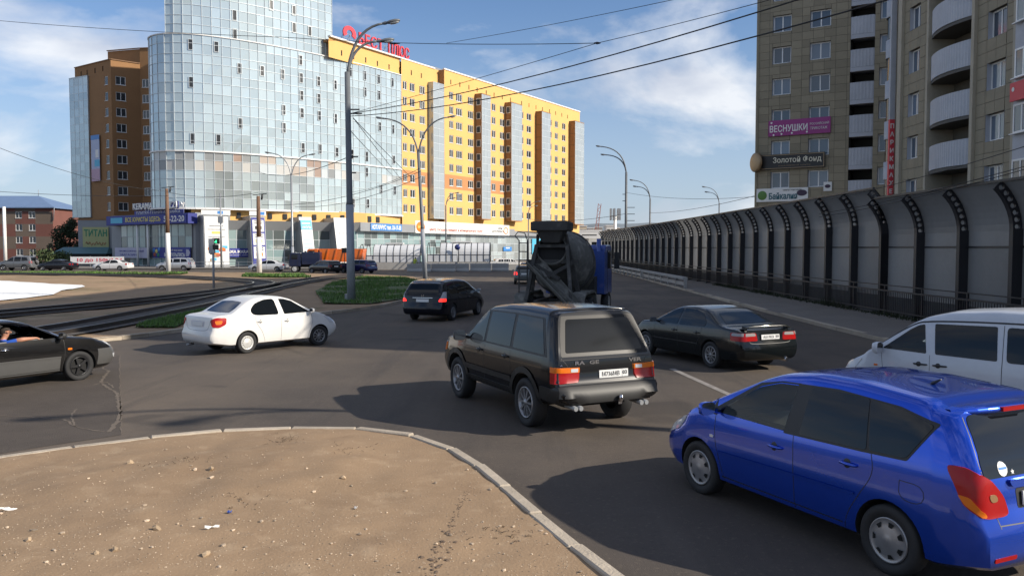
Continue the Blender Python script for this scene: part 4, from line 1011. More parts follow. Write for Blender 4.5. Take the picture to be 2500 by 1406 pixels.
def ribbed(a, b, z0, z1, bulge, name, m, parent, n=26):
    """corrugated parapet sheet between a and b, bowed outwards"""
    mb = MB(); d = (b - a); nv = Vector((d.y, -d.x, 0)).normalized(); prev = None
    for i in range(n + 1):
        t = i / n; p = a + d * t + nv * (bulge * (1 - (2 * t - 1) ** 2) + (.025 if i % 2 else 0)); 
        q = (p + Vector((0, 0, z0)), p + Vector((0, 0, z1)), p + Vector((0, 0, z1)) - nv * .05, p + Vector((0, 0, z0)) - nv * .05)
        if prev:
            for k in range(4): mb.quad(prev[k], q[k], q[(k + 1) % 4], prev[(k + 1) % 4])
        prev = q
    return fixn(mb.build(name, m, parent))
def slab(a, b, z, bulge, parent, th=.16, n=14, m=None, back=1.4):
    d = b - a; nv = Vector((d.y, -d.x, 0)).normalized(); pl = []
    for i in range(n + 1):
        t = i / n; p = a + d * t + nv * bulge * (1 - (2 * t - 1) ** 2); pl.append((p.x, p.y))
    pl += [((b - nv * back).x, (b - nv * back).y), ((a - nv * back).x, (a - nv * back).y)]
    mb = MB(); mb.prism(pl, z - th, z); return fixn(mb.build('balcony_slab', m or M_conc, parent))
ZFL = [7.25 + 2.8 * i for i in range(8)]
for z in ZFL:
    o = ribbed(a, b, z - .05, z + 1.45, .1, 'balcony_parapet', M_white_par, tw, n=14); slab(a, b, z - .06, .1, tw, th=.35, m=M_reveal)
# near wing along the pavement, facade x = 26.5 facing the road
XW = 26.5; Y0, Y1 = 57.0, 13.4
Yof = lambda u: XW * 2000 / (u - 1250)
TN = Matrix.Translation((0, 0, 0)) @ Matrix.Rotation(-math.pi / 2, 4, 'Z')     # local x runs towards the camera
ya, ybal0, ybal1, yp = Yof(2196), Yof(2257), Yof(2371), Yof(2466)
ZN = [6.65 + 2.83 * i for i in range(8)]
HN = 30.0
tface((XW, ya), (XW, ybal0), 4.6, HN, [((ya - Yof(2221)), 1.45)], ZN, 1.5)
tface((XW, ybal1), (XW, yp), 4.6, HN, [((ybal1 - Yof(2419)), 1.75)], ZN, 1.5)
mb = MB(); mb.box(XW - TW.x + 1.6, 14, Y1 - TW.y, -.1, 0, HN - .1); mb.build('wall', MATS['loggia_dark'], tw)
mb = MB(); mb.box(XW - TW.x + .02, XW - TW.x + 1.6, Y1 - TW.y, Yof(2482) - TW.y, 0, HN); mb.box(XW - TW.x + .02, XW - TW.x + 1.6, ybal0 - TW.y, ya - TW.y + .3, 0, 4.6); mb.box(XW - TW.x + .02, XW - TW.x + 1.6, yp - TW.y, ybal1 - TW.y, 0, 4.6)
mb.box(XW - TW.x + .34, XW - TW.x + 1.62, ybal0 - TW.y + .02, ya - TW.y, 4.6, HN); mb.box(XW - TW.x + .34, XW - TW.x + 1.62, yp - TW.y, ybal1 - TW.y - .02, 4.6, HN); mb.build('wall', M_tile_i, tw)
mb = MB()
for yy, w_ in ((ya + .25, .5), (ybal1 + .1, .3), (ybal0 - .1, .24), (yp - .3, .55)): mb.box(XW - TW.x - .22, XW - TW.x + 1.6, yy - w_ / 2 - TW.y, yy + w_ / 2 - TW.y, 0, HN)
mb.build('pilaster', M_pil, tw)
a, b = Vector((XW - TW.x, ybal0 - TW.y - .25, 0)), Vector((XW - TW.x, ybal1 - TW.y + .3, 0))
for i in range(8):
    z = 4.83 + 2.83 * i + .02
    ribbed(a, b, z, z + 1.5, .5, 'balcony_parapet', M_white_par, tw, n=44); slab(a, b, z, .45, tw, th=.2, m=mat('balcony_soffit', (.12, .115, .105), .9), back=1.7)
    m = MB(); m.box(XW - TW.x + 1.52, XW - TW.x + 1.6, ybal1 - TW.y + .7, ybal1 - TW.y + 1.7, z, z + 2.1); m.build('balcony_door', MATS['tower_core'], tw)
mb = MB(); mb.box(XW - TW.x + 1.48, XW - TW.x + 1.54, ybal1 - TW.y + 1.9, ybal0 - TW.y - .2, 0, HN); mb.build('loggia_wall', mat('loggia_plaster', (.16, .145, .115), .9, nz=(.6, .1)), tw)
# far curved dark balcony stack beside the white strip, white strip with red lettering
a, b = Vector((5.8, 12.4, 0)), Vector((.2, .6, 0))
for z in [4.83 + 2.83 * i for i in range(8)]: pass
m = MB(); m.box(0.05, 1.5, 0.0, 1.6, 0, HN); m.build('wall', M_pil, tw)
for i in range(8):
    z = 4.83 + 2.83 * i
    q = MB(); q.lathe([(1.0, 0), (1.0, 1.25), (.95, 1.25), (.95, 0)], 20, axis='z', M=Matrix.Translation((.9, 1.4, z))); fixn(q.build('balcony_parapet', M_white_par, tw))
    q = MB(); q.lathe([(.9, 1.25), (.9, 2.8)], 20, axis='z', M=Matrix.Translation((.9, 1.4, z))); fixn(q.build('glazing', M_glassd, tw))
stuff.build('tile_rows', M_tile_i, tw, 'stuff')
vs_ = thing('vertical_sign', 'narrow white strip with red lower part and white letters on the tower', 'sign', (26.3, 57.25, 3.5)); 
m = MB(); m.box(-.18, .18, -.1, .1, 8.2, 26); m.build('upper_strip', M_white_par, vs_); m = MB(); m.box(-.18, .18, -.11, .1, 0, 8.2); m.build('lower_strip', M_sgn, vs_)
for i, ch in enumerate('ПАРИКМАХЕРСКАЯ'): text(ch, .4, M_white, vs_, plane_M((0, -.115, 7.75 - i * .56), (1, 0, 0)), bold=.01, height=.33)
# glazed bay at the frame edge with red sign
gbx = thing('glazed_balcony_stack', 'stack of framed balcony windows at the near edge of the tiled tower', 'building', (XW - .5, Yof(2483), 0), -math.pi / 2)
b_ = MB(); b_.box(0, 5, .06, .5, 4.6, HN); b_.build('wall', M_white_par, gbx)
for i in range(8):
    z = 5.9 + 2.83 * i
    for k in range(3): window(gbx, .85 + k * 1.6, z, 1.45, 1.5, 0.0, 1, M_frame, M_glasst, sill=True)
o = thing('sign', 'red sign on the balcony at the edge of the tower', 'sign', (XW - .68, Yof(2483) - .9, 10.35), -math.pi / 2); m = MB(); m.box(-.75, 1.5, -.06, .06, 0, .95); m.build('board', M_sgn, o)
m = MB(); m.lathe([(.001, -.08), (.12, -.08)], 10, M=Matrix.Translation((-.45, 0, .6))); m.build('logo', M_white, o)
# signs on the far wing
def tsign(lab, xa, xb, za, zb, m, th=.15, name='sign'):
    c = TW + TL @ Vector(((xa + xb) / 2, -.05, za)); o = thing(name, lab, 'sign', c, TL.to_euler().z)
    q = MB(); q.box(-(xb - xa) / 2, (xb - xa) / 2, -th, 0, 0, zb - za); q.build('board', m, o); return o, xb - xa
o, w = tsign('magenta sign with white letters between two window rows', 1.0, 6.35, 12.95, 14.35, mat('sign_magenta', (.30, .035, .20), .5))
text('ВЕСНУШКИ', .8, M_white, o, BM(-.9, .65, .15), bold=.015, width=3.3, height=.62); text('РОССИЙСКИЙ', .3, M_white, o, BM(1.75, .9, .15), width=1.6, height=.24); text('ТРИКОТАЖ', .3, M_white, o, BM(1.7, .48, .15), width=1.45, height=.24)
for x, z in ((-2.4, 1.2), (-1.5, .15), (-.6, .18), (-2.2, .1), (.7, .2)):
    q = MB(); q.lathe([(.001, -.17), (.09, -.17)], 8, M=Matrix.Translation((x, 0, z))); q.build('dot', M_white, o)
o, w = tsign('black sign with pale letters and an overhanging bronze disc', .2, 5.95, 9.95, 11.3, mat('sign_black', (.015, .014, .013), .4), .25)
text('Золотой Фонд', .8, mat('sign_cream', (.75, .70, .55), .5), o, BM(.5, .78, .25), bold=.008, width=4.2, height=.62); text('ювелирный центр', .3, M_stone, o, BM(.3, .3, .25), width=2.8, height=.15)
q = MB(); [q.bar((x, -.27, .08), (x, -.27, 1.27), .05) for x in (-2.7, 2.8)]; [q.bar((-2.7, -.27, z), (2.8, -.27, z), .05) for z in (.08, 1.27)]; q.build('border', mat('bronze', (.28, .20, .12), .4, .6), o)
q = MB(); q.lathe([(.001, -.16), (.75, -.16), (.88, -.10), (.88, .10), (.75, .16), (.001, .16)], 28, M=Matrix.Translation((-3.1, -.35, .7)) @ Matrix.Rotation(-.75, 4, 'Z')); fixn(q.build('disc', MATS['bronze'], o))
o, w = tsign('pale sign with green emblem and dark old-style letters on the tower foot', .0, 4.55, 7.05, 8.25, M_bannerw, .12)
text('Байкалия', .8, mat('sign_teal_text', (.04, .13, .16), .6), o, BM(.1, .5, .12), bold=.025, width=2.5, height=.62); text('центр торговли', .25, M_txt, o, BM(.9, 1.0, .12), width=1.6, height=.14)
q = MB(); q.lathe([(.001, -.15), (.38, -.15), (.42, -.12)], 20, M=Matrix.Translation((-1.75, 0, .58))); fixn(q.build('emblem', mat('emblem_green', (.10, .22, .05), .6), o)); q = MB(); q.lathe([(.001, -.14), (.3, -.14)], 20, M=Matrix.Translation((1.75, 0, .72)) @ Matrix.Diagonal((1.5, 1, .9, 1))); q.build('emblem', mat('emblem_dark', (.05, .03, .06), .6), o)
o, w = tsign('small pale notice with a dark emblem beside the loggia', 5.85, 6.55, 7.85, 8.65, M_bannerw, .08); q = MB(); q.lathe([(.001, -.1), (.2, -.1)], 14, M=Matrix.Translation((0, 0, .42)) @ Matrix.Diagonal((1.2, 1, .8, 1))); q.build('emblem', MATS['emblem_dark'], o)

# =================================================================== LEFT BACKGROUND
M_brick = mat('dark_red_brick', (.17, .07, .055), .9, nz=(.5, .1)); M_brickd = mat('grey_brown_brick', (.15, .115, .09), .9, nz=(.5, .1))
rh = thing('brick_house', 'four storey red brick house with blue hipped roof', 'building', (-112, 185, 0))
def rhouse():
    ops = []; zc = [1.9, 4.7, 7.5, 10.3]
    xsA = [-8.6, -5.4, .9, 3.9]
    for x in xsA:
        for z in zc: ops.append((x - .75, x + .75, z - .75, z + .75))
    mb = MB(); wall_grid(mb, 8.6, 0, 12, ops, .18, ([3.3, 6.1, 8.9], lambda x, z: (int(z / 2.8 + .2) + (1 if x > 6 else 0) + (1 if x < -1 else 0)) % 2), x0=-30); mb.build('wall', [M_brickd, M_brick], rh)
    for x in xsA:
        for z in zc: window(rh, x, z - .75, 1.5, 1.5, .12, 1, M_frame, M_glassd)
    mb = MB(); mb.box(8.55, 8.6, .02, 14, 0, 12); mb.box(-30, 8.6, 14, 14.1, 0, 12); mb.build('side_wall', M_brick, rh)
    mb = MB(); mb.add([(-31, -.7, 12), (9.3, -.7, 12), (9.3, 14.7, 12), (-31, 14.7, 12), (-20, 7, 15.0), (1.5, 7, 15.0), (-31, -.7, 11.8), (9.3, -.7, 11.8), (9.3, 14.7, 11.8), (-31, 14.7, 11.8)], [(0, 1, 5, 4), (1, 2, 5), (2, 3, 4, 5), (3, 0, 4), (0, 6, 7, 1), (1, 7, 8, 2), (9, 8, 7, 6)]); mb.build('roof', mat('blue_metal_roof', (.13, .20, .33), .5, nz=(.6, .08)), rh)
    mb = MB(); mb.tube([(9.3, -.6, 11.8), (9.0, -.15, 10.9), (8.75, -.12, 9)], .1, 6); mb.build('downpipe', M_galv, rh); mb = MB(); mb.tube([(1.5, 7, 15), (1.5, 7, 16.4)], .06, 5); mb.build('antenna', M_galv, rh)
rhouse()
ph = thing('panel_house', 'cream panel apartment house in sun behind the dark tree', 'building', (-142, 262, 0))
def phouse():
    M_cr = mat('cream_panel', (.58, .55, .45), .9, nz=(.4, .06)); zc = [2.2 + 2.8 * i for i in range(4)]; xs = [-13.0, -8.2, -4.6, -1.4, 1.0, 4.5]
    ops = [(x - .8, x + .8, z - .7, z + .7) for x in xs for z in zc]; mb = MB(); wall_grid(mb, 14, 0, 13.2, ops, .2, x0=-16); mb.box(-16, 14, .3, 12, 13.2, 13.4); mb.build('wall', M_cr, ph)
    for x in xs:
        for z in zc: window(ph, x, z - .7, 1.6, 1.4, .15, 1, M_frame, M_glassd)
    for x in (-1.0,):
        for z in zc:
            m = MB(); m.box(x - 2.6, x + 2.6, -.9, -.02, z - 1.2, z - .3); m.build('balcony', M_white, ph)
    m = MB(); m.box(-16, 14, -.15, .25, 11.9, 12.15); m.build('cornice', M_rust, ph)
phouse()
def leaf_tree(name, lab, loc, H, rad, trunk_h, nleaf, seed, m, cr=(1, 1, 1), group=None, lobes=16, leaf=.28, catg='tree'):
    rr = random.Random(seed); t = thing(name, lab, catg, loc, 0, group)
    tb = MB(); tb.tube([(0, 0, -.1), (.1, 0, trunk_h * .6), (.05, .1, H * .7)], [.22, .17, .06], 7)
    L = []
    for i in range(lobes):
        a = rr.uniform(0, 6.28); rr_ = rr.random() ** .5 * rad * .8; z = rr.uniform(trunk_h * .6, H * .92); s = rr.uniform(.25, .5) * rad * (1 - .5 * max(0, (z - H * .6) / H))
        c = Vector((math.cos(a) * rr_ * cr[0], math.sin(a) * rr_ * cr[1], z)); L.append((c, s)); tb.tube([(0, 0, min(z * .6, H * .6)), c], [.06, .02], 5)
    tb.build('trunk', mat('bark', (.06, .045, .035), .95), t)
    mb = MB()
    for i in range(nleaf):
        c, s = L[rr.randrange(len(L))]; d = Vector((rr.gauss(0, 1), rr.gauss(0, 1), rr.gauss(0, .8))).normalized() * s * rr.uniform(.45, 1.12); p = c + d
        x = Vector((rr.gauss(0, 1), rr.gauss(0, 1), rr.gauss(0, 1))).normalized(); y = x.cross(Vector((rr.gauss(0, 1), rr.gauss(0, 1), rr.gauss(0, 1)))).normalized(); k = leaf * rr.uniform(.5, 1)
        mb.add([p - x * k, p + y * k * .5, p + x * k, p - y * k * .5], [(0, 1, 2, 3)])
    mb.build('crown', m, t); return t
M_leaf = mat('dark_leaves', (.035, .05, .022), .8, rnd=.5, island=True); M_leaf2 = mat('mid_leaves', (.06, .085, .03), .8, rnd=.5, island=True)
leaf_tree('poplar_tree', 'dark leafy tree between the brick house and the olive board', (xat(172, 150), 150, 0), 8.3, 2.6, 1.5, 3800, 3, M_leaf)
leaf_tree('poplar_tree', 'smaller dark tree against the brick house side wall', (xat(142, 152), 152, 0), 4.2, 1.5, .6, 1800, 5, M_leaf)
leaf_tree('poplar_tree', 'slender dark tree beside the annexe wall', (xat(198, 148), 148, 0), 6.2, 1.3, 1.2, 1500, 8, M_leaf)
leaf_tree('bush', 'low dark bush behind the black far saloon', (xat(122, 128), 128, 0), 2.3, 2.8, .2, 1800, 6, M_leaf2, (1.2, .8, 1), catg='bush')
# low shed with teal roof, banner fence
sh = thing('market_shed', 'low shed with a teal sheet roof behind the banner fence', 'shed', (xat(185, 135), 135, 0))
m = MB(); m.box(-3.6, 5, 0, 4, 0, 1.9); m.build('wall', MATS['plinth'], sh); m = MB(); m.add([(-4, -.5, 1.9), (5.4, -.5, 1.9), (4.6, 2, 3.0), (-3.0, 2, 3.0), (-4, 4.4, 1.9), (5.4, 4.4, 1.9)], [(0, 1, 2, 3), (3, 2, 5, 4), (0, 3, 4), (1, 5, 2)]); m.build('roof', mat('teal_sheet', (.05, .14, .16), .45), sh)
bf = thing('banner_fence', 'white banner with red figures stretched along the far kerb', 'banner', (xat(265, 117), 117, 0))
m = MB(); m.box(-5.4, 2.2, -.04, 0, .6, 1.6); m.build('banner', M_white, bf); m = MB(); [m.bar((x, .05, 0), (x, .05, 1.7), .07) for x in (-5.4, -2.6, 0, 2.2)]; m.build('post', M_galv, bf)
text('10 до 150м² 24', .8, M_sgn, bf, plane_M((-1.2, -.04, 1.1), (1, 0, 0)), bold=.01, width=6.4, height=.6)

# =================================================================== FAR RIGHT BACKGROUND
def hills():
    mb = MB(); n = 120; prev = None
    for i in range(n + 1):
        x = -1500 + 3000 * i / n; h = 42 + 22 * noise.noise(Vector((x * .0021, 1, 0))) + 7 * noise.noise(Vector((x * .011, 5, 0)))
        q = [(x, 1500, -2), (x, 1560, h * .6), (x, 1640, h), (x, 1800, h * .7)]
        if prev:
            for k in range(3): mb.add([prev[k], q[k], q[k + 1], prev[k + 1]], [(0, 1, 2, 3)], 0, True)
        prev = q
    mb.build('hills', mat('far_hill', (.17, .20, .22), .95, nz=(.01, .2)), None, 'structure')
hills()
M_fw = [mat('far_wall_%d' % i, c, .9, nz=(.2, .06)) for i, c in enumerate(((.60, .60, .58), (.42, .40, .38), (.30, .27, .24), (.52, .46, .36)))]
def far_house(lab, u0, u1, v0, v1, Y, m, storeys=2, roofm=None):
    x0, x1 = xat(u0, Y), xat(u1, Y); h = zat(v0, Y); o = thing('distant_house', lab, 'building', ((x0 + x1) / 2, Y, 0), 0, 'distant low houses')
    w = x1 - x0; ops = []; zc = [h * (k + .5) / storeys for k in range(storeys)]; n = max(2, int(w / 4)); xs = [-w / 2 + w * (k + .5) / n for k in range(n)]
    for x in xs:
        for z in zc: ops.append((x - .8, x + .8, z - .8, z + .8))
    mb = MB(); wall_grid(mb, w / 2, 0, h, ops, .2, x0=-w / 2); mb.box(-w / 2, w / 2, .4, 10, 0, h - .05); mb.build('wall', m, o)
    for x in xs:
        for z in zc: q = MB(); q.box(x - .8, x + .8, .15, .2, z - .8, z + .8); q.build('window', M_glassd, o)
    q = MB(); q.box(-w / 2 - .3, w / 2 + .3, -.3, 10.2, h, h + .4); q.build('roof', roofm or M_cope, o); return o
far_house('white low shop with red strip sign beyond the mixer truck', 1405, 1466, 565, 610, 235, M_fw[0], 1)
far_house('grey windowless looking warehouse beside the barrier end', 1462, 1500, 568, 610, 300, M_fw[1], 2)
for i, (a, b, v, Y) in enumerate(((1414, 1432, 553, 420), (1434, 1450, 558, 460), (1452, 1470, 556, 500), (1480, 1500, 552, 430), (1500, 1512, 557, 520), (1512, 1530, 560, 480))):
    far_house(('cream', 'grey', 'brown', 'white', 'tan', 'dull')[i] + ' distant house on the skyline right of the apartment block', a, b, v, 606, Y, M_fw[(3, 1, 2, 0, 3, 1)[i]], 3)
o = thing('sign', 'red and white strip sign on the low shop beyond the truck', 'sign', (xat(1436, 234), 234, 5.6)); m = MB(); m.box(-3.4, 3.4, -.1, 0, 0, 1.9); m.build('board', M_white, o); m = MB(); m.box(-3.4, -2.6, -.13, -.1, 0, 1.9); m.build('print', M_dred, o); m = MB(); m.box(-1.8, 2.4, -.13, -.1, .8, 1.1); m.build('print', M_txt, o)
# tower crane, phone mast
cr = thing('tower_crane', 'red and white lattice crane mast far beyond the trucks', 'crane', (xat(1456, 300), 300, 0))
def lattice(x0, x1, z0, z1, w, m, nm):
    mb = MB(); n = 9
    for k in range(n):
        a, b = k / n, (k + 1) / n; p = lambda t, s: Vector((x0 + (x1 - x0) * t + s * w, 0, z0 + (z1 - z0) * t))
        mb.bar(p(a, -1), p(b, -1), .2); mb.bar(p(a, 1), p(b, 1), .2); mb.bar(p(a, -1 if k % 2 else 1), p(b, 1 if k % 2 else -1), .15)
    mb.build(nm, m, cr)
lattice(-.4, .0, 0, 9, .5, M_bannerw, 'mast'); lattice(0, 1.1, 9, 19, .5, mat('faded_red', (.38, .14, .11), .7), 'mast')
pm = thing('phone_mast', 'white phone mast with a ring of antennas behind the barrier end', 'mast', (xat(1501, 170), 170, 0))
m = MB(); m.tube([(0, 0, 0), (0, 0, 9.4)], [.4, .3], 10); m.build('pole', M_white, pm)
for k in range(7):
    a = k / 7 * 6.28; m = MB(); m.box(-.16, .16, -.1, .1, 8.6, 11.0, M=Matrix.Translation((math.cos(a) * 1.0, math.sin(a) * 1.0, 0))); m.build('antenna', M_galv, pm)
m = MB(); m.lathe([(1.0, 9.3), (1.05, 9.3), (1.05, 9.4), (1.0, 9.4)], 16, axis='z'); m.bar((-1, 0, 9.35), (1, 0, 9.35), .08); m.bar((0, -1, 9.35), (0, 1, 9.35), .08); m.build('ring', M_galv, pm)
# =================================================================== VEHICLES
def lin(tab, x):
    if tab[0][0] > tab[-1][0]: tab = tab[::-1]
    if x <= tab[0][0]: return tab[0][1]
    for (a, b), (c, d) in zip(tab, tab[1:]):
        if x <= c: return b + (d - b) * (x - a) / (c - a) if c > a else d
    return tab[-1][1]
def soft(tab, x, r_=.07): return sum(lin(tab, x + r_ * k / 3) for k in range(-3, 4)) / 7
def paint(name, col, metal=.3, rough=.25, coat=.8, dirt=.35):
    if name in MATS: return MATS[name]
    m = mat(name, col, rough, metal, nz=(2.2, .05), coat=coat, spec=.3 if max(col) < .1 else .5)
    if dirt:
        texmix(m, tuple(.7 * c + .3 * d for c, d in zip(col, (.20, .165, .13))), 1.6, .45, .75, dirt)
        # road dust: duller gloss
        b = m.node_tree.nodes['Principled BSDF']; b.inputs['Coat Roughness'].default_value = .035
    return m
M_tyre = mat('tyre_rubber', (.018, .018, .019), .75, nz=(8, .15)); M_rim = mat('silver_rim', (.32, .32, .33), .35, .6, nz=(6, .08)); M_rimd = mat('black_rim', (.03, .03, .032), .35, .4); M_steelrim = mat('steel_rim', (.55, .55, .53), .45, .3)
M_trim = mat('black_trim', (.02, .02, .021), .5); M_chrome = mat('chrome', (.6, .6, .62), .15, 1.0); M_tail = mat('tail_lamp_red', (.34, .006, .006), .25, coat=.15, spec=.3); M_amber = mat('amber_lens', (.70, .16, .01), .25, coat=.15, spec=.3); M_lens = mat('clear_lens', (.55, .56, .58), .1, coat=.6)
M_cglass = mat('car_glass', (.006, .008, .011), .02, spec=.38); M_plate = mat('plate_white', (.70, .70, .68), .5); M_seat = mat('grey_seat', (.20, .20, .20), .9); M_under = mat('wheel_well', (.012, .012, .012), .9)
M_brake = mat('lit_brake_lamp', (.6, .02, .02), .2, emit=((1, .03, .02), 1.6))
def _clear():
    m = bpy.data.materials.new('clear_car_glass'); m.use_nodes = True; N, L = m.node_tree.nodes, m.node_tree.links; N.remove(N['Principled BSDF'])
    t = N.new('ShaderNodeBsdfTransparent'); t.inputs[0].default_value = (.80, .86, .84, 1); g = N.new('ShaderNodeBsdfGlossy'); g.inputs['Roughness'].default_value = .02; f = N.new('ShaderNodeFresnel'); f.inputs[0].default_value = 1.5
    x = N.new('ShaderNodeMixShader'); L.new(f.outputs[0], x.inputs[0]); L.new(t.outputs[0], x.inputs[1]); L.new(g.outputs[0], x.inputs[2]); L.new(x.outputs[0], N['Material Output'].inputs[0]); return m
M_clear = _clear()
WHC = {}
def wheel_meshes(r_, w, style):
    k = (r_, w, style)
    if k in WHC: return WHC[k]
    t = MB(); h = w / 2
    t.lathe([(.60 * r_, -h * .7), (.80 * r_, -h), (.93 * r_, -h * .98), (r_, -h * .76), (r_, h * .76), (.93 * r_, h * .98), (.80 * r_, h), (.62 * r_, h * .72), (.60 * r_, h * .3)], 36)
    q = MB(); base = {'alloy': M_rim, 'hubcap': M_rim, 'steel': M_steelrim, 'dark': M_rimd}[style]
    if style in ('hubcap', 'steel'):
        q.lathe([(.645 * r_, h * .70), (.64 * r_, h * .92), (.60 * r_, h * .88), (.54 * r_, h * .78), (.40 * r_, h * .95), (.2 * r_, h * .92), (.13 * r_, h * 1.0), (.001, h * 1.02)], 36)
        n = 7 if style == 'hubcap' else 16
        for i in range(n):
            a = 2 * math.pi * i / n; da = .19 if n == 7 else .09; r0, r1 = (.40, .53) if n == 7 else (.44, .51)
            vs = [(r_ * rr_ * math.cos(a + s), h * yy, r_ * rr_ * math.sin(a + s)) for rr_, yy, s in ((r0, .99, -da * .7), (r1, .88, -da), (r1, .88, da), (r0, .99, da * .7))]; q.add(vs, [(0, 1, 2, 3), (3, 2, 1, 0)], 1)
    else:
        q.lathe([(.645 * r_, h * .70), (.64 * r_, h * .92), (.59 * r_, h * .88), (.57 * r_, h * .3)], 36)
        q.lathe([(.58 * r_, h * .32), (.001, h * .32)], 24, mi=1)
        n = 5 if style == 'dark' else 10
        for i in range(n):
            a = 2 * math.pi * i / n; M = Matrix.Rotation(-a, 4, 'Y'); ww = (.075 if n == 5 else .034) * r_
            q.add([M @ Vector(p) for p in ((.05 * r_, h * .86, -ww * 1.3), (.59 * r_, h * .82, -ww), (.59 * r_, h * .82, ww), (.05 * r_, h * .86, ww * 1.3), (.05 * r_, h * .4, -ww * 1.3), (.59 * r_, h * .4, -ww), (.59 * r_, h * .4, ww), (.05 * r_, h * .4, ww * 1.3))], [(3, 2, 1, 0), (0, 1, 5, 4), (2, 3, 7, 6), (1, 2, 6, 5)])
        q.lathe([(.14 * r_, h * .5), (.13 * r_, h * .95), (.001, h * .97)], 16)
    a, b = t.mesh(M_tyre, 'wheel'), q.mesh([base, M_under], 'rim')
    for me in (a, b):
        bm = bmesh.new(); bm.from_mesh(me); bmesh.ops.recalc_face_normals(bm, faces=bm.faces); bm.to_mesh(me); bm.free()
    WHC[k] = (a, b); return a, b
def rnd_poly(poly, r_=.04, n=3):
    out = []; k = len(poly)
    for i in range(k):
        p0, p, p1 = Vector(poly[i - 1]), Vector(poly[i]), Vector(poly[(i + 1) % k])
        a = p + (p0 - p).normalized() * min(r_, (p0 - p).length * .45); b = p + (p1 - p).normalized() * min(r_, (p1 - p).length * .45)
        for j in range(n + 1):
            t = j / n; out.append(tuple(a * (1 - t) ** 2 + p * 2 * t * (1 - t) + b * t * t))
    return out
FRONT_PLAN = [(0, .74), (.04, .82), (.12, .89), (.25, .94), (.5, .985), (.9, 1)]
REAR_PLAN = [(0, .86), (.03, .905), (.08, .94), (.18, .97), (.4, .993), (.7, 1)]
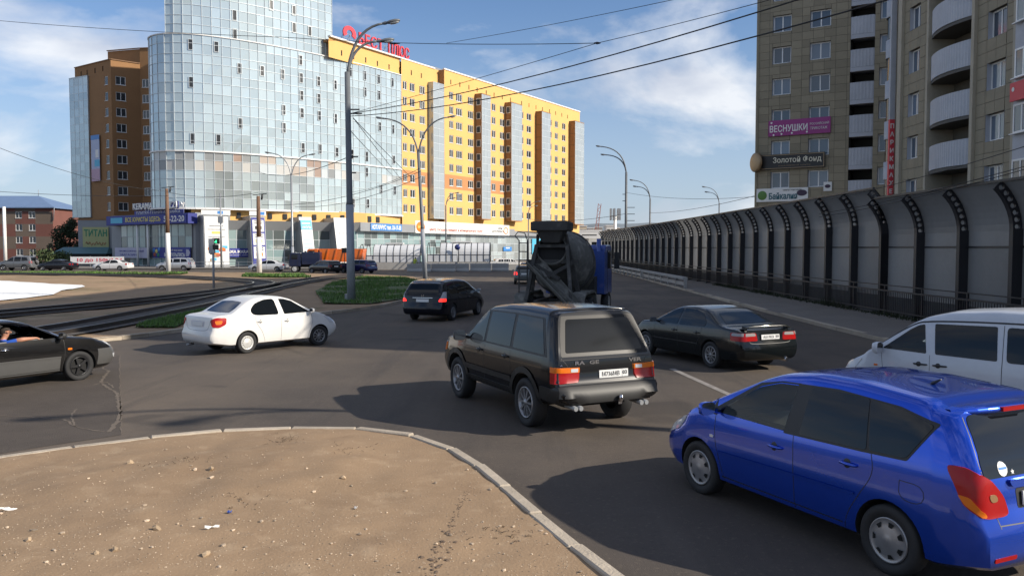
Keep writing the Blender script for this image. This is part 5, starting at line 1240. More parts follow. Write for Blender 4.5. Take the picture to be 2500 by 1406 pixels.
class Car:
    def __init__(s, sp):
        s.sp = sp; W = sp['W']; s.xf = sp['wb'] / 2 + sp['fo']; s.xr = -(sp['wb'] / 2 + sp['ro']); s.W = W
        hx, hy = sp['head']; s.root = thing(sp['name'], sp['label'], sp.get('cat', 'car'), (sp['pos'][0], sp['pos'][1], sp.get('z', 0)), math.atan2(hy, hx), sp.get('group'))
        s.body()
        for ix in (1, -1):
            for iy in (1, -1):
                tm, rm = wheel_meshes(sp['r'], sp.get('tw', .19), sp['rim'][0 if ix > 0 else 1] if isinstance(sp['rim'], tuple) else sp['rim'])
                o = link('wheel', tm, s.root); o.location = (ix * sp['wb'] / 2, iy * (W / 2 - sp.get('tw', .19) / 2 - .015), sp['r'] - .006); o.rotation_euler.z = (0 if iy > 0 else math.pi) + (sp.get('steer', 0) if ix > 0 else 0)
                link('rim', rm, o)
    def body(s):
        sp = s.sp; W = s.W; n = sp.get('n', 72); xs = []
        for i in range(n + 1):
            t = i / n; xs.append(s.xf + (s.xr - s.xf) * (t - .10 * math.sin(2 * math.pi * t) / 1.0 * .9))
        vs, fs = [], []; K = None; tl = sp.get('tl', .36)
        for x in xs:
            d0, d1 = s.xf - x, x - s.xr
            hw = W / 2 * min(lin(sp.get('fplan', FRONT_PLAN), d0), lin(sp.get('rplan', REAR_PLAN), d1)); zt = soft(sp['top'], x); zs = min(soft(sp['belt'], x), zt - .03); zb = soft(sp['bottom'], x)
            ze = zs + (zt - zs) * .84; he = zs + (zt - zs); wb_ = .965 * hw; we = wb_ - tl * (ze - zs); hgt = zs - zb
            sec = [(0, zb), (.5 * hw, zb), (.86 * hw, zb + .01), (.945 * hw, zb + .05), (.972 * hw, zb + .13), (.988 * hw, zb + hgt * .38), (hw, zb + hgt * .55), (.998 * hw, zb + hgt * .70), (.985 * hw, zb + hgt * .88), (wb_, zs),
                   (wb_ + (we - wb_) * .33 + .006, zs + (ze - zs) * .33), (wb_ + (we - wb_) * .67 + .006, zs + (ze - zs) * .67), (we, ze), (we - .022 - .02 * (zt - ze), ze + (zt - ze) * .45), (we - .075 - .06 * (zt - ze), ze + (zt - ze) * .74), (we * .72, zt - (zt - ze) * .11), (we * .36, zt - (zt - ze) * .02), (0, zt)]
            K = len(sec)
            wf = max(0, 1 - d0 / .75); wf = wf * wf * (3 - 2 * wf); wr = max(0, 1 - d1 / .75); wr = wr * wr * (3 - 2 * wr)
            full = [(y, z) for y, z in sec] + [(-y, z) for y, z in sec[-2:0:-1]]
            for y, z in full: vs.append((x + soft(sp['nose'], z, .03) * wf + soft(sp['tail'], z, .03) * wr, y, z))
        m = 2 * K - 2
        for i in range(len(xs) - 1):
            for k in range(m): fs.append((i * m + k, i * m + (k + 1) % m, (i + 1) * m + (k + 1) % m, (i + 1) * m + k))
        for base, flip in ((0, True), ((len(xs) - 1) * m, False)):       # end caps as strips
            for k in range(K - 1):
                a, b = base + k, base + k + 1; c, d = base + (m - k - 1) % m, base + (m - k) % m
                q = [a, b, c, d] if len({a, b, c, d}) == 4 else list(dict.fromkeys([a, b, c, d]))
                if len(q) > 2: fs.append(tuple(q if flip else q[::-1]))
        bm = bmesh.new(); bv = [bm.verts.new(v) for v in vs]
        for f in fs:
            try: bm.faces.new([bv[i] for i in f])
            except ValueError: pass
        bmesh.ops.remove_doubles(bm, verts=bm.verts, dist=.0004); bmesh.ops.recalc_face_normals(bm, faces=bm.faces)
        me = bpy.data.meshes.new('body'); bm.to_mesh(me); s.bvh = BVHTree.FromBMesh(bm); bm.free(); me.materials.append(sp['paint']); me.materials.append(M_under)
        # cut wheel wells and see-through side windows
        o = link('body', me, s.root)
        cb = MB(); R_ = sp['r'] + sp.get('arch', .05); cw = []
        for ix in (1, -1):
            for iy in (1, -1):
                y0, y1 = sorted((iy * (W / 2 - .30), iy * (W / 2 + .3))); cb.lathe([(.001, y0), (R_, y0), (R_, y1), (.001, y1)], 32, M=Matrix.Translation((ix * sp['wb'] / 2, 0, sp['r'] - .006)), smooth=False)
        cut = fixn(cb.build('cutter', M_under)); cw.append(cut)
        bmx = bmesh.new(); bmx.from_mesh(cut.data); bmesh.ops.remove_doubles(bmx, verts=bmx.verts, dist=.003); bmesh.ops.recalc_face_normals(bmx, faces=bmx.faces); bmx.to_mesh(cut.data); bmx.free()
        if sp.get('cavity'):
            (xa, xb, xc, xd), (zl, zh), (yl, yh) = sp['cavity']     # bottom front/rear, top front/rear
            c2 = MB(); c2.add([(xa, yl, zl), (xa, -yl, zl), (xb, -yl, zl), (xb, yl, zl), (xc, yh, zh), (xc, -yh, zh), (xd, -yh, zh), (xd, yh, zh)], [(0, 1, 2, 3), (7, 6, 5, 4), (0, 4, 5, 1), (1, 5, 6, 2), (2, 6, 7, 3), (3, 7, 4, 0)]); cw.append(fixn(c2.build('cutter', sp.get('cabin', M_under))))
            for p in sp['holes']:
                c3 = MB(); c3.prism([(x, z) for x, z in rnd_poly(p, .03)], -1.2, 1.2, M=Matrix(((1, 0, 0, 0), (0, 0, -1, 0), (0, 1, 0, 0), (0, 0, 0, 1)))); cw.append(fixn(c3.build('cutter', M_under)))
        o.parent = None
        for c in cw:
            b = o.modifiers.new('cut', 'BOOLEAN'); b.operation = 'DIFFERENCE'; b.object = c; b.solver = 'EXACT'; b.material_mode = 'TRANSFER'
        dg = bpy.context.evaluated_depsgraph_get(); nm = bpy.data.meshes.new_from_object(o.evaluated_get(dg)); nm.name = 'body'
        o.modifiers.clear(); o.data = nm; o.parent = s.root
        for c in cw: bpy.data.objects.remove(c)
        if len(nm.polygons) < 200: print('BOOLEAN FAILED', sp['label']); o.data = me; nm = me
        nm.polygons.foreach_set('use_smooth', [True] * len(nm.polygons)); nm.set_sharp_from_angle(angle=R(38)); s.b = o
    def axis(s, ax):
        W = s.W
        if ax == 'L': return lambda a, b: (Vector((a, 3, b)), Vector((0, -1, 0)))
        if ax == 'R': return lambda a, b: (Vector((a, -3, b)), Vector((0, 1, 0)))
        if ax == 'B': return lambda a, b: (Vector((-6, a, b)), Vector((1, 0, 0)))
        if ax == 'F': return lambda a, b: (Vector((6, a, b)), Vector((-1, 0, 0)))
        if ax == 'T': return lambda a, b: (Vector((a, b, 5)), Vector((0, 0, -1)))
        sx = 1 if ax[0] == 'F' else -1; sy = 1 if ax[1] == 'L' else -1; q = .7071
        ex, ey = sx * q, -sy * q               # s grows from the flank towards the end face middle
        cx, cy = (s.xf if sx > 0 else s.xr), sy * W / 2
        return lambda a, b: (Vector((cx + ex * a + sx * 2, cy + ey * a + sy * 2, b)), Vector((-sx * q, -sy * q, 0)))
    def hit(s, ax, a, b, off=0):
        o, d = s.axis(ax)(a, b); h = s.bvh.ray_cast(o, d)
        if h[0] is None:
            h = s.bvh.find_nearest(o + d * 3)
        n = h[1]
        if n.dot(d) > 0: n = -n
        return h[0] + n * off, n
    def shell(s, name, ax, poly, m, off=.004, parent=None, res=.08, r_=.03):
        poly = rnd_poly(poly, r_) if r_ else poly
        bm = bmesh.new(); f = bm.faces.new([bm.verts.new((p[0], p[1], 0)) for p in poly])
        for axi in (0, 1):
            lo, hi = min(p[axi] for p in poly), max(p[axi] for p in poly); c = lo + res
            while c < hi - .004:
                co = [0, 0, 0]; co[axi] = c; no = [0, 0, 0]; no[axi] = 1; bmesh.ops.bisect_plane(bm, geom=bm.verts[:] + bm.edges[:] + bm.faces[:], plane_co=co, plane_no=no); c += res
        bmesh.ops.triangulate(bm, faces=[f for f in bm.faces if len(f.verts) > 4])
        for v in bm.verts: v.co = s.hit(ax, v.co.x, v.co.y, off)[0]
        d = s.axis(ax)(0, 0)[1]; bm.normal_update()
        if sum((f.normal.dot(d)) for f in bm.faces) > 0: bmesh.ops.reverse_faces(bm, faces=bm.faces)
        # small rim so that the piece has thickness
        me = bpy.data.meshes.new(name); be = [e for e in bm.edges if e.is_boundary]; ext = bmesh.ops.extrude_edge_only(bm, edges=be)
        for v in [g for g in ext['geom'] if isinstance(g, bmesh.types.BMVert)]: v.co += d * (off + .012)
        bm.to_mesh(me); bm.free(); me.materials.append(m); me.polygons.foreach_set('use_smooth', [True] * len(me.polygons)); me.set_sharp_from_angle(angle=R(45))
        return link(name, me, parent or s.root)
    def gap(s, ax, pts, w=.007, m=None, name='panel_gap', parent=None, off=.0015, close=False):
        pts = [Vector((p[0], p[1], 0)) for p in pts]
        if close: pts.append(pts[0].copy())
        pts = resample(smooth_path(pts, 2), .05) + [pts[-1]]; mb = MB(); prev = None
        q = [s.hit(ax, p.x, p.y, off) for p in pts]
        for i, (p, n) in enumerate(q):
            t = (q[min(i + 1, len(q) - 1)][0] - q[max(i - 1, 0)][0])
            if t.length < 1e-6: continue
            c = n.cross(t.normalized()) * w / 2; cur = (p - c, p + c)
            if prev: mb.quad(prev[0], prev[1], cur[1], cur[0])
            prev = cur
        return mb.build(name, m or M_trim, parent or s.b)
    def sides(s, f):
        for ax in 'LR': f(ax)
    def handle(s, ax, x, z, m, parent=None, L=.19):
        p, n = s.hit(ax, x, z, .018); t = Vector((1, 0, 0)); M = Matrix((t, n.cross(t) * -1, n)).transposed().to_4x4(); M.translation = p
        mb = MB(); mb.tube([M @ Vector((-L / 2, 0, -.03)), M @ Vector((-L * .38, 0, .012)), M @ Vector((0, 0, .02)), M @ Vector((L * .38, 0, .012)), M @ Vector((L / 2, 0, -.03))], [.012, .015, .017, .015, .012], 8)
        mb.lathe([(.001, .0), (.045, -.012)], 12, axis='z', M=M @ Matrix.Translation((L * .12, 0, -.006)), mi=1)
        return mb.build('door_handle', [m, M_trim], parent or s.b)
    def mirror(s, x, z, m, size=(.10, .20, .15)):
        for sg, ax in ((1, 'L'), (-1, 'R')):
            p, n = s.hit(ax, x, z); mb = MB(); a, b, c = size; y0 = p.y + sg * .03
            sec = [(.0, .94), (.15, 1), (.5, .97), (.85, .75), (1.0, .35)]; sq = lambda v: math.copysign(abs(v) ** .55, v)
            ring = []
            for t, k in sec:
                ring.append([Vector((x - a * .45 + a * t, y0 + sg * (.02 + b * (.5 + .5 * k * sq(math.cos(q)))), z + .05 + c * .5 * k * sq(math.sin(q)))) for q in [i / 12 * 6.283 for i in range(12)]])
            for r0, r1 in zip(ring, ring[1:]):
                mb.add(r0 + r1, [(i, (i + 1) % 12, 12 + (i + 1) % 12, 12 + i) for i in range(12)], 0, True)
            mb.add(ring[-1], [list(range(12))]); mb.add(ring[0], [list(range(12))[::-1]], 1); mb.bar((x, p.y - sg * .02, z), (x, y0 + sg * .06, z + .03), .05, .05)
            fixn(mb.build('wing_mirror', [m, M_chrome], s.root))
    def plate(s, z, txt, y=0, w=.52, h=.112, off=.012, region='03'):
        p, n = s.hit('B', y, z, off); n = Vector((n.x, 0, n.z)).normalized(); up = Vector((0, 0, 1)); M = plane_M(p, Vector((0, -1, 0)), n.cross(Vector((0, -1, 0))) * -1 if False else Vector((-n.z * n.x / abs(n.x) if n.x else 0, 0, abs(n.x))))
        mb = MB(); mb.box(-w / 2, w / 2, -h / 2, h / 2, -.008, .006, M=M); o = mb.build('number_plate', M_plate, s.root)
        if txt:
            M2 = M @ Matrix.Translation((-.055, 0, .006)); text(txt, .1, M_txt, o, M2, width=w * .60, height=h * .58, depth=.002, bold=.0); M3 = M @ Matrix.Translation((w * .38, .008, .006)); text(region, .07, M_txt, o, M3, width=w * .15, height=h * .5, depth=.002, bold=.001)
            b = MB(); b.box(w * .285, w * .292, -h / 2, h / 2, .006, .0075, M=M); b.build('plate_rule', M_txt, o)
        return o
    def trunk_lid(s, name='boot_lid'): pass

def base_sedan(**k):
    d = dict(wb=2.7, fo=.85, ro=1.08, W=1.74, H=1.41, r=.305, rim='alloy', bottom=[(2.3, .22), (1.9, .19), (-1.9, .20), (-2.5, .27)],
             top=[(2.2, .66), (2.05, .78), (1.7, .88), (1.0, .97), (.28, 1.31), (.02, 1.38), (-.5, 1.41), (-.95, 1.36), (-1.2, 1.27), (-1.66, 1.03), (-1.8, 1.0), (-2.25, .98), (-2.43, .93)],
             belt=[(2.2, .60), (1.6, .80), (.9, .88), (-.6, .92), (-1.6, .93), (-2.43, .88)], nose=[(.2, -.12), (.42, 0), (.55, 0), (.7, -.08), (.9, -.2)], tail=[(.2, .12), (.36, .02), (.52, 0), (.60, .0), (.64, .05), (.92, .08), (1.0, .1)], tl=.42)
    d.update(k); return d
def simple_windows(c, wins, rear, front, trim=None, ax_rear='T', both=True):
    for ax in 'LR':
        for w in wins: c.shell('window', ax, w, M_cglass, .006)
    if rear: c.shell('rear_window', ax_rear, rear, M_cglass, .006)
    if front: c.shell('windscreen', 'T', front, M_cglass, .006)

# ------------------------------------------------------------- blue compact people carrier
def blue_car():
    P = paint('blue_metallic', (.007, .070, .56), .65, .22, 1.0, .03)
    fw = [(1.02, 1.0), (.42, 1.36), (.16, 1.435), (-.10, 1.45), (-.04, .995)]
    c = Car(dict(name='hatchback_car', label='bright blue compact people carrier with silver hubcaps nearest the sand island', pos=(3.45, 8.50), head=(-.421, .907), wb=2.6, fo=.80, ro=.86, W=1.70, r=.305, rim='hubcap', paint=P, n=90, tl=.30,
        top=[(2.1, .66), (1.95, .80), (1.6, .93), (1.3, 1.03), (.95, 1.21), (.45, 1.45), (.2, 1.54), (-.25, 1.605), (-.8, 1.61), (-1.5, 1.565), (-2.16, 1.49)],
        belt=[(2.1, .58), (1.6, .83), (1.2, .93), (.5, .965), (-.5, 1.0), (-1.4, 1.04), (-2.16, 1.07)], bottom=[(2.1, .25), (1.85, .20), (-1.8, .21), (-2.16, .29)],
        nose=[(.2, -.10), (.36, -.01), (.5, 0), (.66, -.06), (.8, -.2), (.95, -.3)], tail=[(.2, .10), (.34, .01), (.56, .0), (.61, .01), (.64, .06), (.95, .09), (1.07, .12), (1.25, .22), (1.45, .38), (1.62, .48)],
        cavity=((1.0, -.2, .30, -.15), (.72, 1.46), (.70, .52)), holes=[fw], cabin=mat('cabin_lining', (.16, .16, .16), .9)))
    dlo = [(1.48, .975), (1.06, 1.21), (.42, 1.405), (.1, 1.475), (-.6, 1.50), (-1.3, 1.465), (-1.80, 1.385), (-1.47, 1.035), (-.5, .965)]
    for ax in 'LR':
        # black surround as separate strips so that the front window stays open
        c.shell('window_trim', ax, [(1.48, .975), (1.10, 1.20), (1.06, 1.20), (1.0, 1.0), (1.0, .965)], M_trim, .003, r_=.01); c.shell('window_trim', ax, [(-.03, .975), (-.09, 1.47), (-.6, 1.492), (-1.3, 1.455), (-1.70, 1.375), (-1.47, 1.03), (-1.0, 1.005)], M_trim, .003, r_=.02)
        c.shell('window_trim', ax, [(.98, 1.005), (.42, 1.37), (.16, 1.445), (-.12, 1.46), (-.12, 1.475), (.14, 1.46), (.44, 1.40), (1.06, 1.03)], M_trim, .003, r_=.005)
        c.shell('window', ax, fw, M_clear, .004); c.shell('quarter_window', ax, [(1.40, .985), (1.14, .985), (1.05, 1.15)], M_cglass, .006)
        c.shell('window', ax, [(-.24, 1.0), (-.28, 1.46), (-.97, 1.47), (-1.05, 1.03)], M_cglass, .007); c.shell('quarter_window', ax, [(-1.08, 1.035), (-.99, 1.465), (-1.35, 1.43), (-1.66, 1.355), (-1.46, 1.05)], M_cglass, .007, r_=.04)
        c.gap(ax, [(1.02, .98), (1.0, .7), (.92, .45), (.86, .27)]); c.gap(ax, [(-.17, .98), (-.2, .7), (-.2, .27)]); c.gap(ax, [(-1.10, 1.03), (-1.16, .85), (-1.0, .62), (-.86, .42), (-.82, .27)])
        c.gap(ax, [(.9, .30), (-.8, .31)], .012); c.gap(ax, [(.95, .57), (-.1, .60), (-.95, .62)], .022, MATS['blue_metallic'], 'side_crease', off=.012)
        c.handle(ax, .05, .82, P); c.handle(ax, -.88, .87, P); c.gap(ax, [(-1.42, .86), (-1.42, .70), (-1.66, .70), (-1.66, .86)], .006, close=True, name='fuel_flap') if ax == 'L' else None
        q = 'B' + ax
        t = c.shell('tail_lamp', q, [(-.20, 1.085), (-.06, 1.085), (.10, .99), (.20, .86), (.25, .70), (.05, .70), (-.09, .80)], M_tail, .02, r_=.05, res=.035); c.shell('indicator_lens', q, [(-.13, .88), (-.05, .87), (.06, .73), (.04, .715), (-.07, .80)], M_amber, .025, t, res=.035); c.shell('reversing_lens', q, [(.07, .89), (.13, .885), (.15, .83), (.09, .825)], mat('smoke_amber', (.25, .14, .06), .3), .025, t)
        c.shell('headlamp', 'F' + ax, [(-.35, .86), (-.1, .78), (.12, .62), (-.02, .58), (-.25, .68)], M_lens, .01); c.shell('side_repeater', ax, [(1.08, .74), (1.02, .74), (1.02, .71), (1.08, .71)], M_lens, .008, r_=.01)
    c.shell('rear_window', 'B', [(-.66, 1.00), (.66, 1.00), (.68, 1.08), (.56, 1.42), (.50, 1.45), (-.50, 1.45), (-.56, 1.42), (-.68, 1.08)], M_cglass, .006, r_=.06)
    c.shell('windscreen', 'T', [(1.22, .60), (1.25, 0), (1.22, -.60), (.36, -.52), (.34, 0), (.36, .52)], M_cglass, .006)
    c.gap('B', [(.58, 1.44), (.70, 1.10), (.66, .98), (.57, .72), (.56, .62)], .008); c.gap('B', [(-.58, 1.44), (-.70, 1.10), (-.66, .98), (-.57, .72), (-.56, .62)], .008); c.gap('B', [(.56, .64), (.2, .63), (-.2, .63), (-.56, .64)], .01)
    c.shell('plate_recess', 'B', [(-.32, .90), (.32, .90), (.30, .74), (-.30, .74)], M_trim, .003); c.plate(.82, None, off=.02); c.shell('plate_garnish', 'B', [(-.42, .975), (.42, .975), (.38, .915), (-.38, .915)], P, .03)
    for y in (.52, -.52): c.shell('rear_reflector', 'B', [(y - .13, .40), (y + .13, .40), (y + .13, .365), (y - .13, .365)], M_tail, .006, r_=.01)
    # roof spoiler with a high brake lamp
    mb = MB(); pr = None
    for i in range(13):
        y = -.60 + 1.2 * i / 12; p, n = c.hit('T', -1.66, y); k = 1 - (abs(y) / .6) ** 3 * .75; a = [p + Vector((.06, 0, .004)), p + Vector((-.13 * k, 0, .016 * k)), p + Vector((-.19 * k, 0, -.015)), p + Vector((-.17 * k, 0, -.05)), p + Vector((-.02, 0, -.07))]
        if pr: mb.add(pr + a, [(j, j + 1, 6 + j, 5 + j) for j in range(4)], 0, True)
        pr = a
    fixn(mb.build('spoiler', P, c.root)); mb = MB(); p, n = c.hit('T', -1.66, 0); mb.box(p.x - .20, p.x - .16, -.17, .17, p.z - .035, p.z - .003); mb.build('high_brake_lamp', M_tail, c.root)
    c.mirror(1.02, 1.0, P); p, n = c.hit('T', -1.15, .12); mb = MB(); mb.tube([p, p + Vector((-.03, 0, .02)), p + Vector((-.09, 0, .055))], [.022, .016, .006], 6); mb.build('roof_aerial', M_trim, c.root)
    a = c.hit('B', -.02, 1.03, .02)[0]; b = c.hit('B', -.48, 1.09, .02)[0]; mb = MB(); mb.tube([a, b], [.012, .006], 5); mb.lathe([(.001, -.02), (.03, .0)], 8, axis='x', M=Matrix.Translation(a)); mb.build('rear_wiper', M_trim, c.root)
    s_ = c.shell('sticker', 'B', [(.44 + .055 * math.cos(q), 1.06 + .055 * math.sin(q)) for q in [i / 12 * 6.283 for i in range(12)]], M_bannerw, .009, r_=0); c.shell('sticker_band', 'B', [(.395, 1.072), (.485, 1.072), (.485, 1.058), (.395, 1.058)], M_sblue, .0105, s_, r_=0)
    st = [(.33 + (.022 if i % 2 == 0 else .010) * math.sin(i * .6283), 1.03 + (.022 if i % 2 == 0 else .010) * math.cos(i * .6283)) for i in range(10)]; c.shell('star_sticker', 'B', st, M_bannerw, .009, r_=0)
    for y in (.33, -.33):
        mb = MB(); mb.box(-.05, .08, y - .22, y + .22, .72, 1.20); mb.box(-.03, .05, y - .11, y + .11, 1.24, 1.40); bevel(mb.build('seat', M_seat, c.root), .04, 2)
    return c
# ------------------------------------------------------------- black off-roader
def black_suv():
    P = paint('black_paint', (.003, .003, .004), .0, .2, .35, .02)
    c = Car(dict(name='offroad_car', label='black boxy off-road estate with dark alloy wheels crossing the junction', pos=(.40, 14.55), head=(-.4396, .898), wb=2.745, fo=.86, ro=1.10, W=1.86, r=.37, tw=.25, rim='alloy', paint=P, n=90, tl=.27, arch=.07,
        top=[(2.23, .98), (2.15, 1.05), (1.9, 1.09), (1.05, 1.16), (.88, 1.24), (.40, 1.64), (.22, 1.74), (-.3, 1.79), (-1.0, 1.81), (-1.9, 1.80), (-2.47, 1.76)],
        belt=[(2.23, .92), (1.9, 1.02), (1.0, 1.10), (-2.47, 1.11)], bottom=[(2.23, .46), (1.9, .38), (-1.7, .38), (-2.47, .50)],
        nose=[(.3, -.12), (.5, 0), (.7, 0), (.74, -.08), (1.0, -.12), (1.1, -.2)], tail=[(.4, .06), (.5, .0), (.70, .0), (.735, .14), (1.1, .16), (1.16, .19), (1.7, .46), (1.81, .52)],
        fplan=[(0, .86), (.05, .92), (.15, .955), (.4, .985), (.9, 1)], rplan=[(0, .92), (.03, .95), (.08, .97), (.2, .99), (.5, 1)]))
    wins = [[(.90, 1.15), (.46, 1.555), (.40, 1.60), (.20, 1.63), (.20, 1.145)], [(.11, 1.145), (.11, 1.635), (-.78, 1.65), (-.82, 1.15)], [(-.92, 1.15), (-.88, 1.65), (-1.72, 1.64), (-1.98, 1.15)]]
    for ax in 'LR':
        c.shell('window_trim', ax, [(1.0, 1.12), (.44, 1.60), (.30, 1.655), (-.8, 1.675), (-1.76, 1.665), (-2.06, 1.12)], M_trim, .003)
        for w in wins: c.shell('window', ax, w, M_cglass, .007)
        c.gap(ax, [(1.0, 1.1), (1.0, .7), (.98, .46)]); c.gap(ax, [(.16, 1.1), (.14, .46)]); c.gap(ax, [(-.85, 1.1), (-.87, .85), (-.98, .72)]); c.handle(ax, .33, .99, P, L=.2); c.handle(ax, -.70, .99, P, L=.2)
        c.gap(ax, [(.95, .66), (0, .66), (-.9, .66)], .09, mat('dusty_black_plastic', (.012, .0115, .011), .5, nz=(3, .2)), 'rubbing_strip', off=.014); c.shell('sill', ax, [(.93, .52), (-.93, .52), (-.93, .42), (.93, .42)], MATS['dusty_black_plastic'], .012)
        q = 'B' + ax; t = c.shell('tail_lamp', q, [(-.17, 1.0), (.20, .985), (.20, .775), (-.17, .765)], M_tail, .016, r_=.01); c.shell('indicator_lens', q, [(-.17, 1.0), (.20, .985), (.20, .915), (-.17, .925)], M_amber, .021, t, r_=.005); c.shell('reversing_lens', q, [(.10, .975), (.185, .975), (.185, .925), (.10, .925)], M_lens, .025, t, r_=.005)
        c.shell('headlamp', 'F' + ax, [(-.08, .96), (.3, .97), (.3, .80), (-.08, .80)], M_lens, .012); c.shell('indicator_lens', 'F' + ax, [(-.2, .95), (-.09, .96), (-.09, .80), (-.2, .81)], M_amber, .012)
        # flared arches
        for xx in (1.3725, -1.3725):
            c.gap(ax, [(xx + .50 * math.cos(a), .365 + .50 * math.sin(a)) for a in [R(-2 + 184 * k / 16) for k in range(17)]], .09, MATS['dusty_black_plastic'], 'arch_trim', off=.016)
    c.shell('rear_surround', 'B', [(-.78, 1.14), (.78, 1.14), (.72, 1.42), (.63, 1.70), (-.63, 1.70), (-.72, 1.42)], mat('dusty_tailgate', (.007, .007, .008), .35, spec=.2), .003)
    c.shell('rear_window', 'B', [(-.69, 1.19), (.69, 1.19), (.56, 1.65), (-.56, 1.65)], mat('dusty_glass', (.014, .015, .016), .08, spec=.3), .008, r_=.04)
    c.shell('windscreen', 'T', [(.92, .70), (.95, 0), (.92, -.70), (.40, -.60), (.37, 0), (.40, .60)], M_cglass, .006)
    c.gap('B', [(.80, 1.10), (-.80, 1.10)], .012); c.gap('B', [(.74, .78), (-.74, .78)], .014); c.gap('B', [(.78, 1.12), (.66, 1.0), (.62, .80)], .008); c.gap('B', [(-.78, 1.12), (-.66, 1.0), (-.62, .80)], .008)
    c.plate(.87, 'М736МВ', y=-.12, off=.012)
    for tx, y in (('RA', .47), ('GE', .22), ('VER', -.52)):
        p, n = c.hit('B', y, 1.05, .004); text(tx, .09, M_chrome, c.b, plane_M(p, Vector((0, -1, 0))), bold=.003, depth=.004, height=.055, width=.17 if len(tx) < 3 else .24)
    b = c.shell('rear_bumper', 'B', [(-.90, .72), (.90, .72), (.90, .50), (-.90, .50)], MATS['dusty_black_plastic'], .025, r_=.04)
    for ax in 'LR': c.shell('rear_bumper', ax, [(-2.40, .70), (-1.90, .70), (-1.88, .52), (-2.38, .52)], MATS['dusty_black_plastic'], .02)
    for y in (.55, -.62): mb = MB(); mb.tube([(-2.2, y, .44), (-2.50, y, .43)], .035, 10); mb.tube([(-2.2, y + .09, .44), (-2.50, y + .09, .43)], .035, 10); mb.build('exhaust_pipe', M_galv, c.root)
    mb = MB(); mb.bar((-2.2, -.12, .5), (-2.52, -.12, .48), .06); mb.lathe([(.001, .06), (.03, .05), (.04, .02), (.03, -.02), (.02, -.05)], 10, axis='z', M=Matrix.Translation((-2.54, -.12, .53))); mb.build('tow_ball', M_chrome, c.root); mb = MB(); mb.box(-2.0, 1.9, -.55, .55, .36, .5); mb.tube([(-1.37, -.8, .36), (-1.37, .8, .36)], .07, 8); mb.tube([(1.37, -.8, .36), (1.37, .8, .36)], .07, 8); mb.build('chassis', M_under, c.root)
    c.mirror(.92, 1.13, M_trim, (.12, .24, .18)); c.root.scale = (1.02, 1.0, 1.05); return c
# ------------------------------------------------------------- white delivery people-van on the right
def white_van():
    P = paint('white_van_paint', (.52, .55, .60), .0, .3, .6, .15); fw = [(1.26, 1.15), (.78, 1.53), (.66, 1.60), (.55, 1.63), (.48, 1.12)]
    c = Car(dict(name='minivan', label='white high-roof people van with black door handles behind the blue car', cat='van', pos=(7.80, 13.75), head=(-.64, .768), wb=2.65, fo=.78, ro=1.05, W=1.70, r=.30, rim='hubcap', paint=P, n=90, tl=.20,
        top=[(2.1, .78), (2.02, .90), (1.62, 1.08), (1.42, 1.16), (.80, 1.64), (.56, 1.77), (.1, 1.89), (-.6, 1.95), (-1.8, 1.95), (-2.37, 1.90)], belt=[(2.1, .70), (1.6, .98), (1.25, 1.07), (-2.37, 1.08)], bottom=[(2.1, .27), (1.8, .22), (-1.9, .24), (-2.37, .30)],
        nose=[(.2, -.1), (.4, 0), (.55, 0), (.8, -.1), (1.0, -.25)], tail=[(.2, .08), (.4, 0), (.6, 0), (1.0, .03), (1.9, .2)], cavity=((1.2, -.95, .62, -.9), (.80, 1.68), (.70, .60)), holes=[fw], cabin=mat('cabin_lining', (.16, .16, .16), .9)))
    for ax in 'LR':
        c.shell('window', ax, fw, M_clear, .004); c.shell('window', ax, [(.33, 1.12), (.38, 1.645), (-.62, 1.665), (-.66, 1.10)], M_cglass, .006); c.shell('window', ax, [(-.80, 1.09), (-.77, 1.665), (-1.70, 1.65), (-1.76, 1.09)], M_cglass, .006, r_=.07)
        c.gap(ax, [(1.42, 1.14), (.78, 1.61), (.5, 1.69), (-.8, 1.735), (-2.2, 1.72)], .03, name='roof_gutter'); c.gap(ax, [(.42, 1.10), (.40, .7), (.40, .28)]); c.gap(ax, [(-.72, 1.69), (-.74, 1.0), (-.74, .28)], .01); c.gap(ax, [(1.28, 1.1), (1.22, .7), (1.0, .45)])
        c.handle(ax, .57, .93, M_trim, L=.24); c.handle(ax, .24, .93, M_trim, L=.24); c.shell('side_repeater', ax, [(1.40, .85), (1.33, .85), (1.33, .82), (1.40, .82)], M_amber, .01, r_=.01); c.gap(ax, [(-.2, .62), (-1.1, .63), (-2.2, .62)], .012, name='door_runner')
        c.shell('headlamp', 'F' + ax, [(-.28, .92), (.02, .84), (.14, .66), (-.16, .68)], M_lens, .012); c.shell('tail_lamp', 'B' + ax, [(-.12, 1.5), (.08, 1.5), (.08, .9), (-.12, .9)], M_tail, .012)
    c.shell('rear_window', 'B', [(-.62, 1.15), (.62, 1.15), (.56, 1.70), (-.56, 1.70)], M_cglass, .006); c.shell('windscreen', 'T', [(1.36, .64), (1.40, 0), (1.36, -.64), (.72, -.58), (.70, 0), (.72, .58)], M_cglass, .006)
    c.root.scale = (.95, .95, .95); c.mirror(1.28, 1.12, P, (.13, .24, .22))
    for x in (.15, -.7):
        for y in (.36, -.36): mb = MB(); mb.box(x - .1, x + .05, y - .22, y + .22, .8, 1.32); mb.box(x - .07, x + .03, y - .11, y + .11, 1.36, 1.52); bevel(mb.build('seat', M_seat, c.root), .04, 2)
    return c
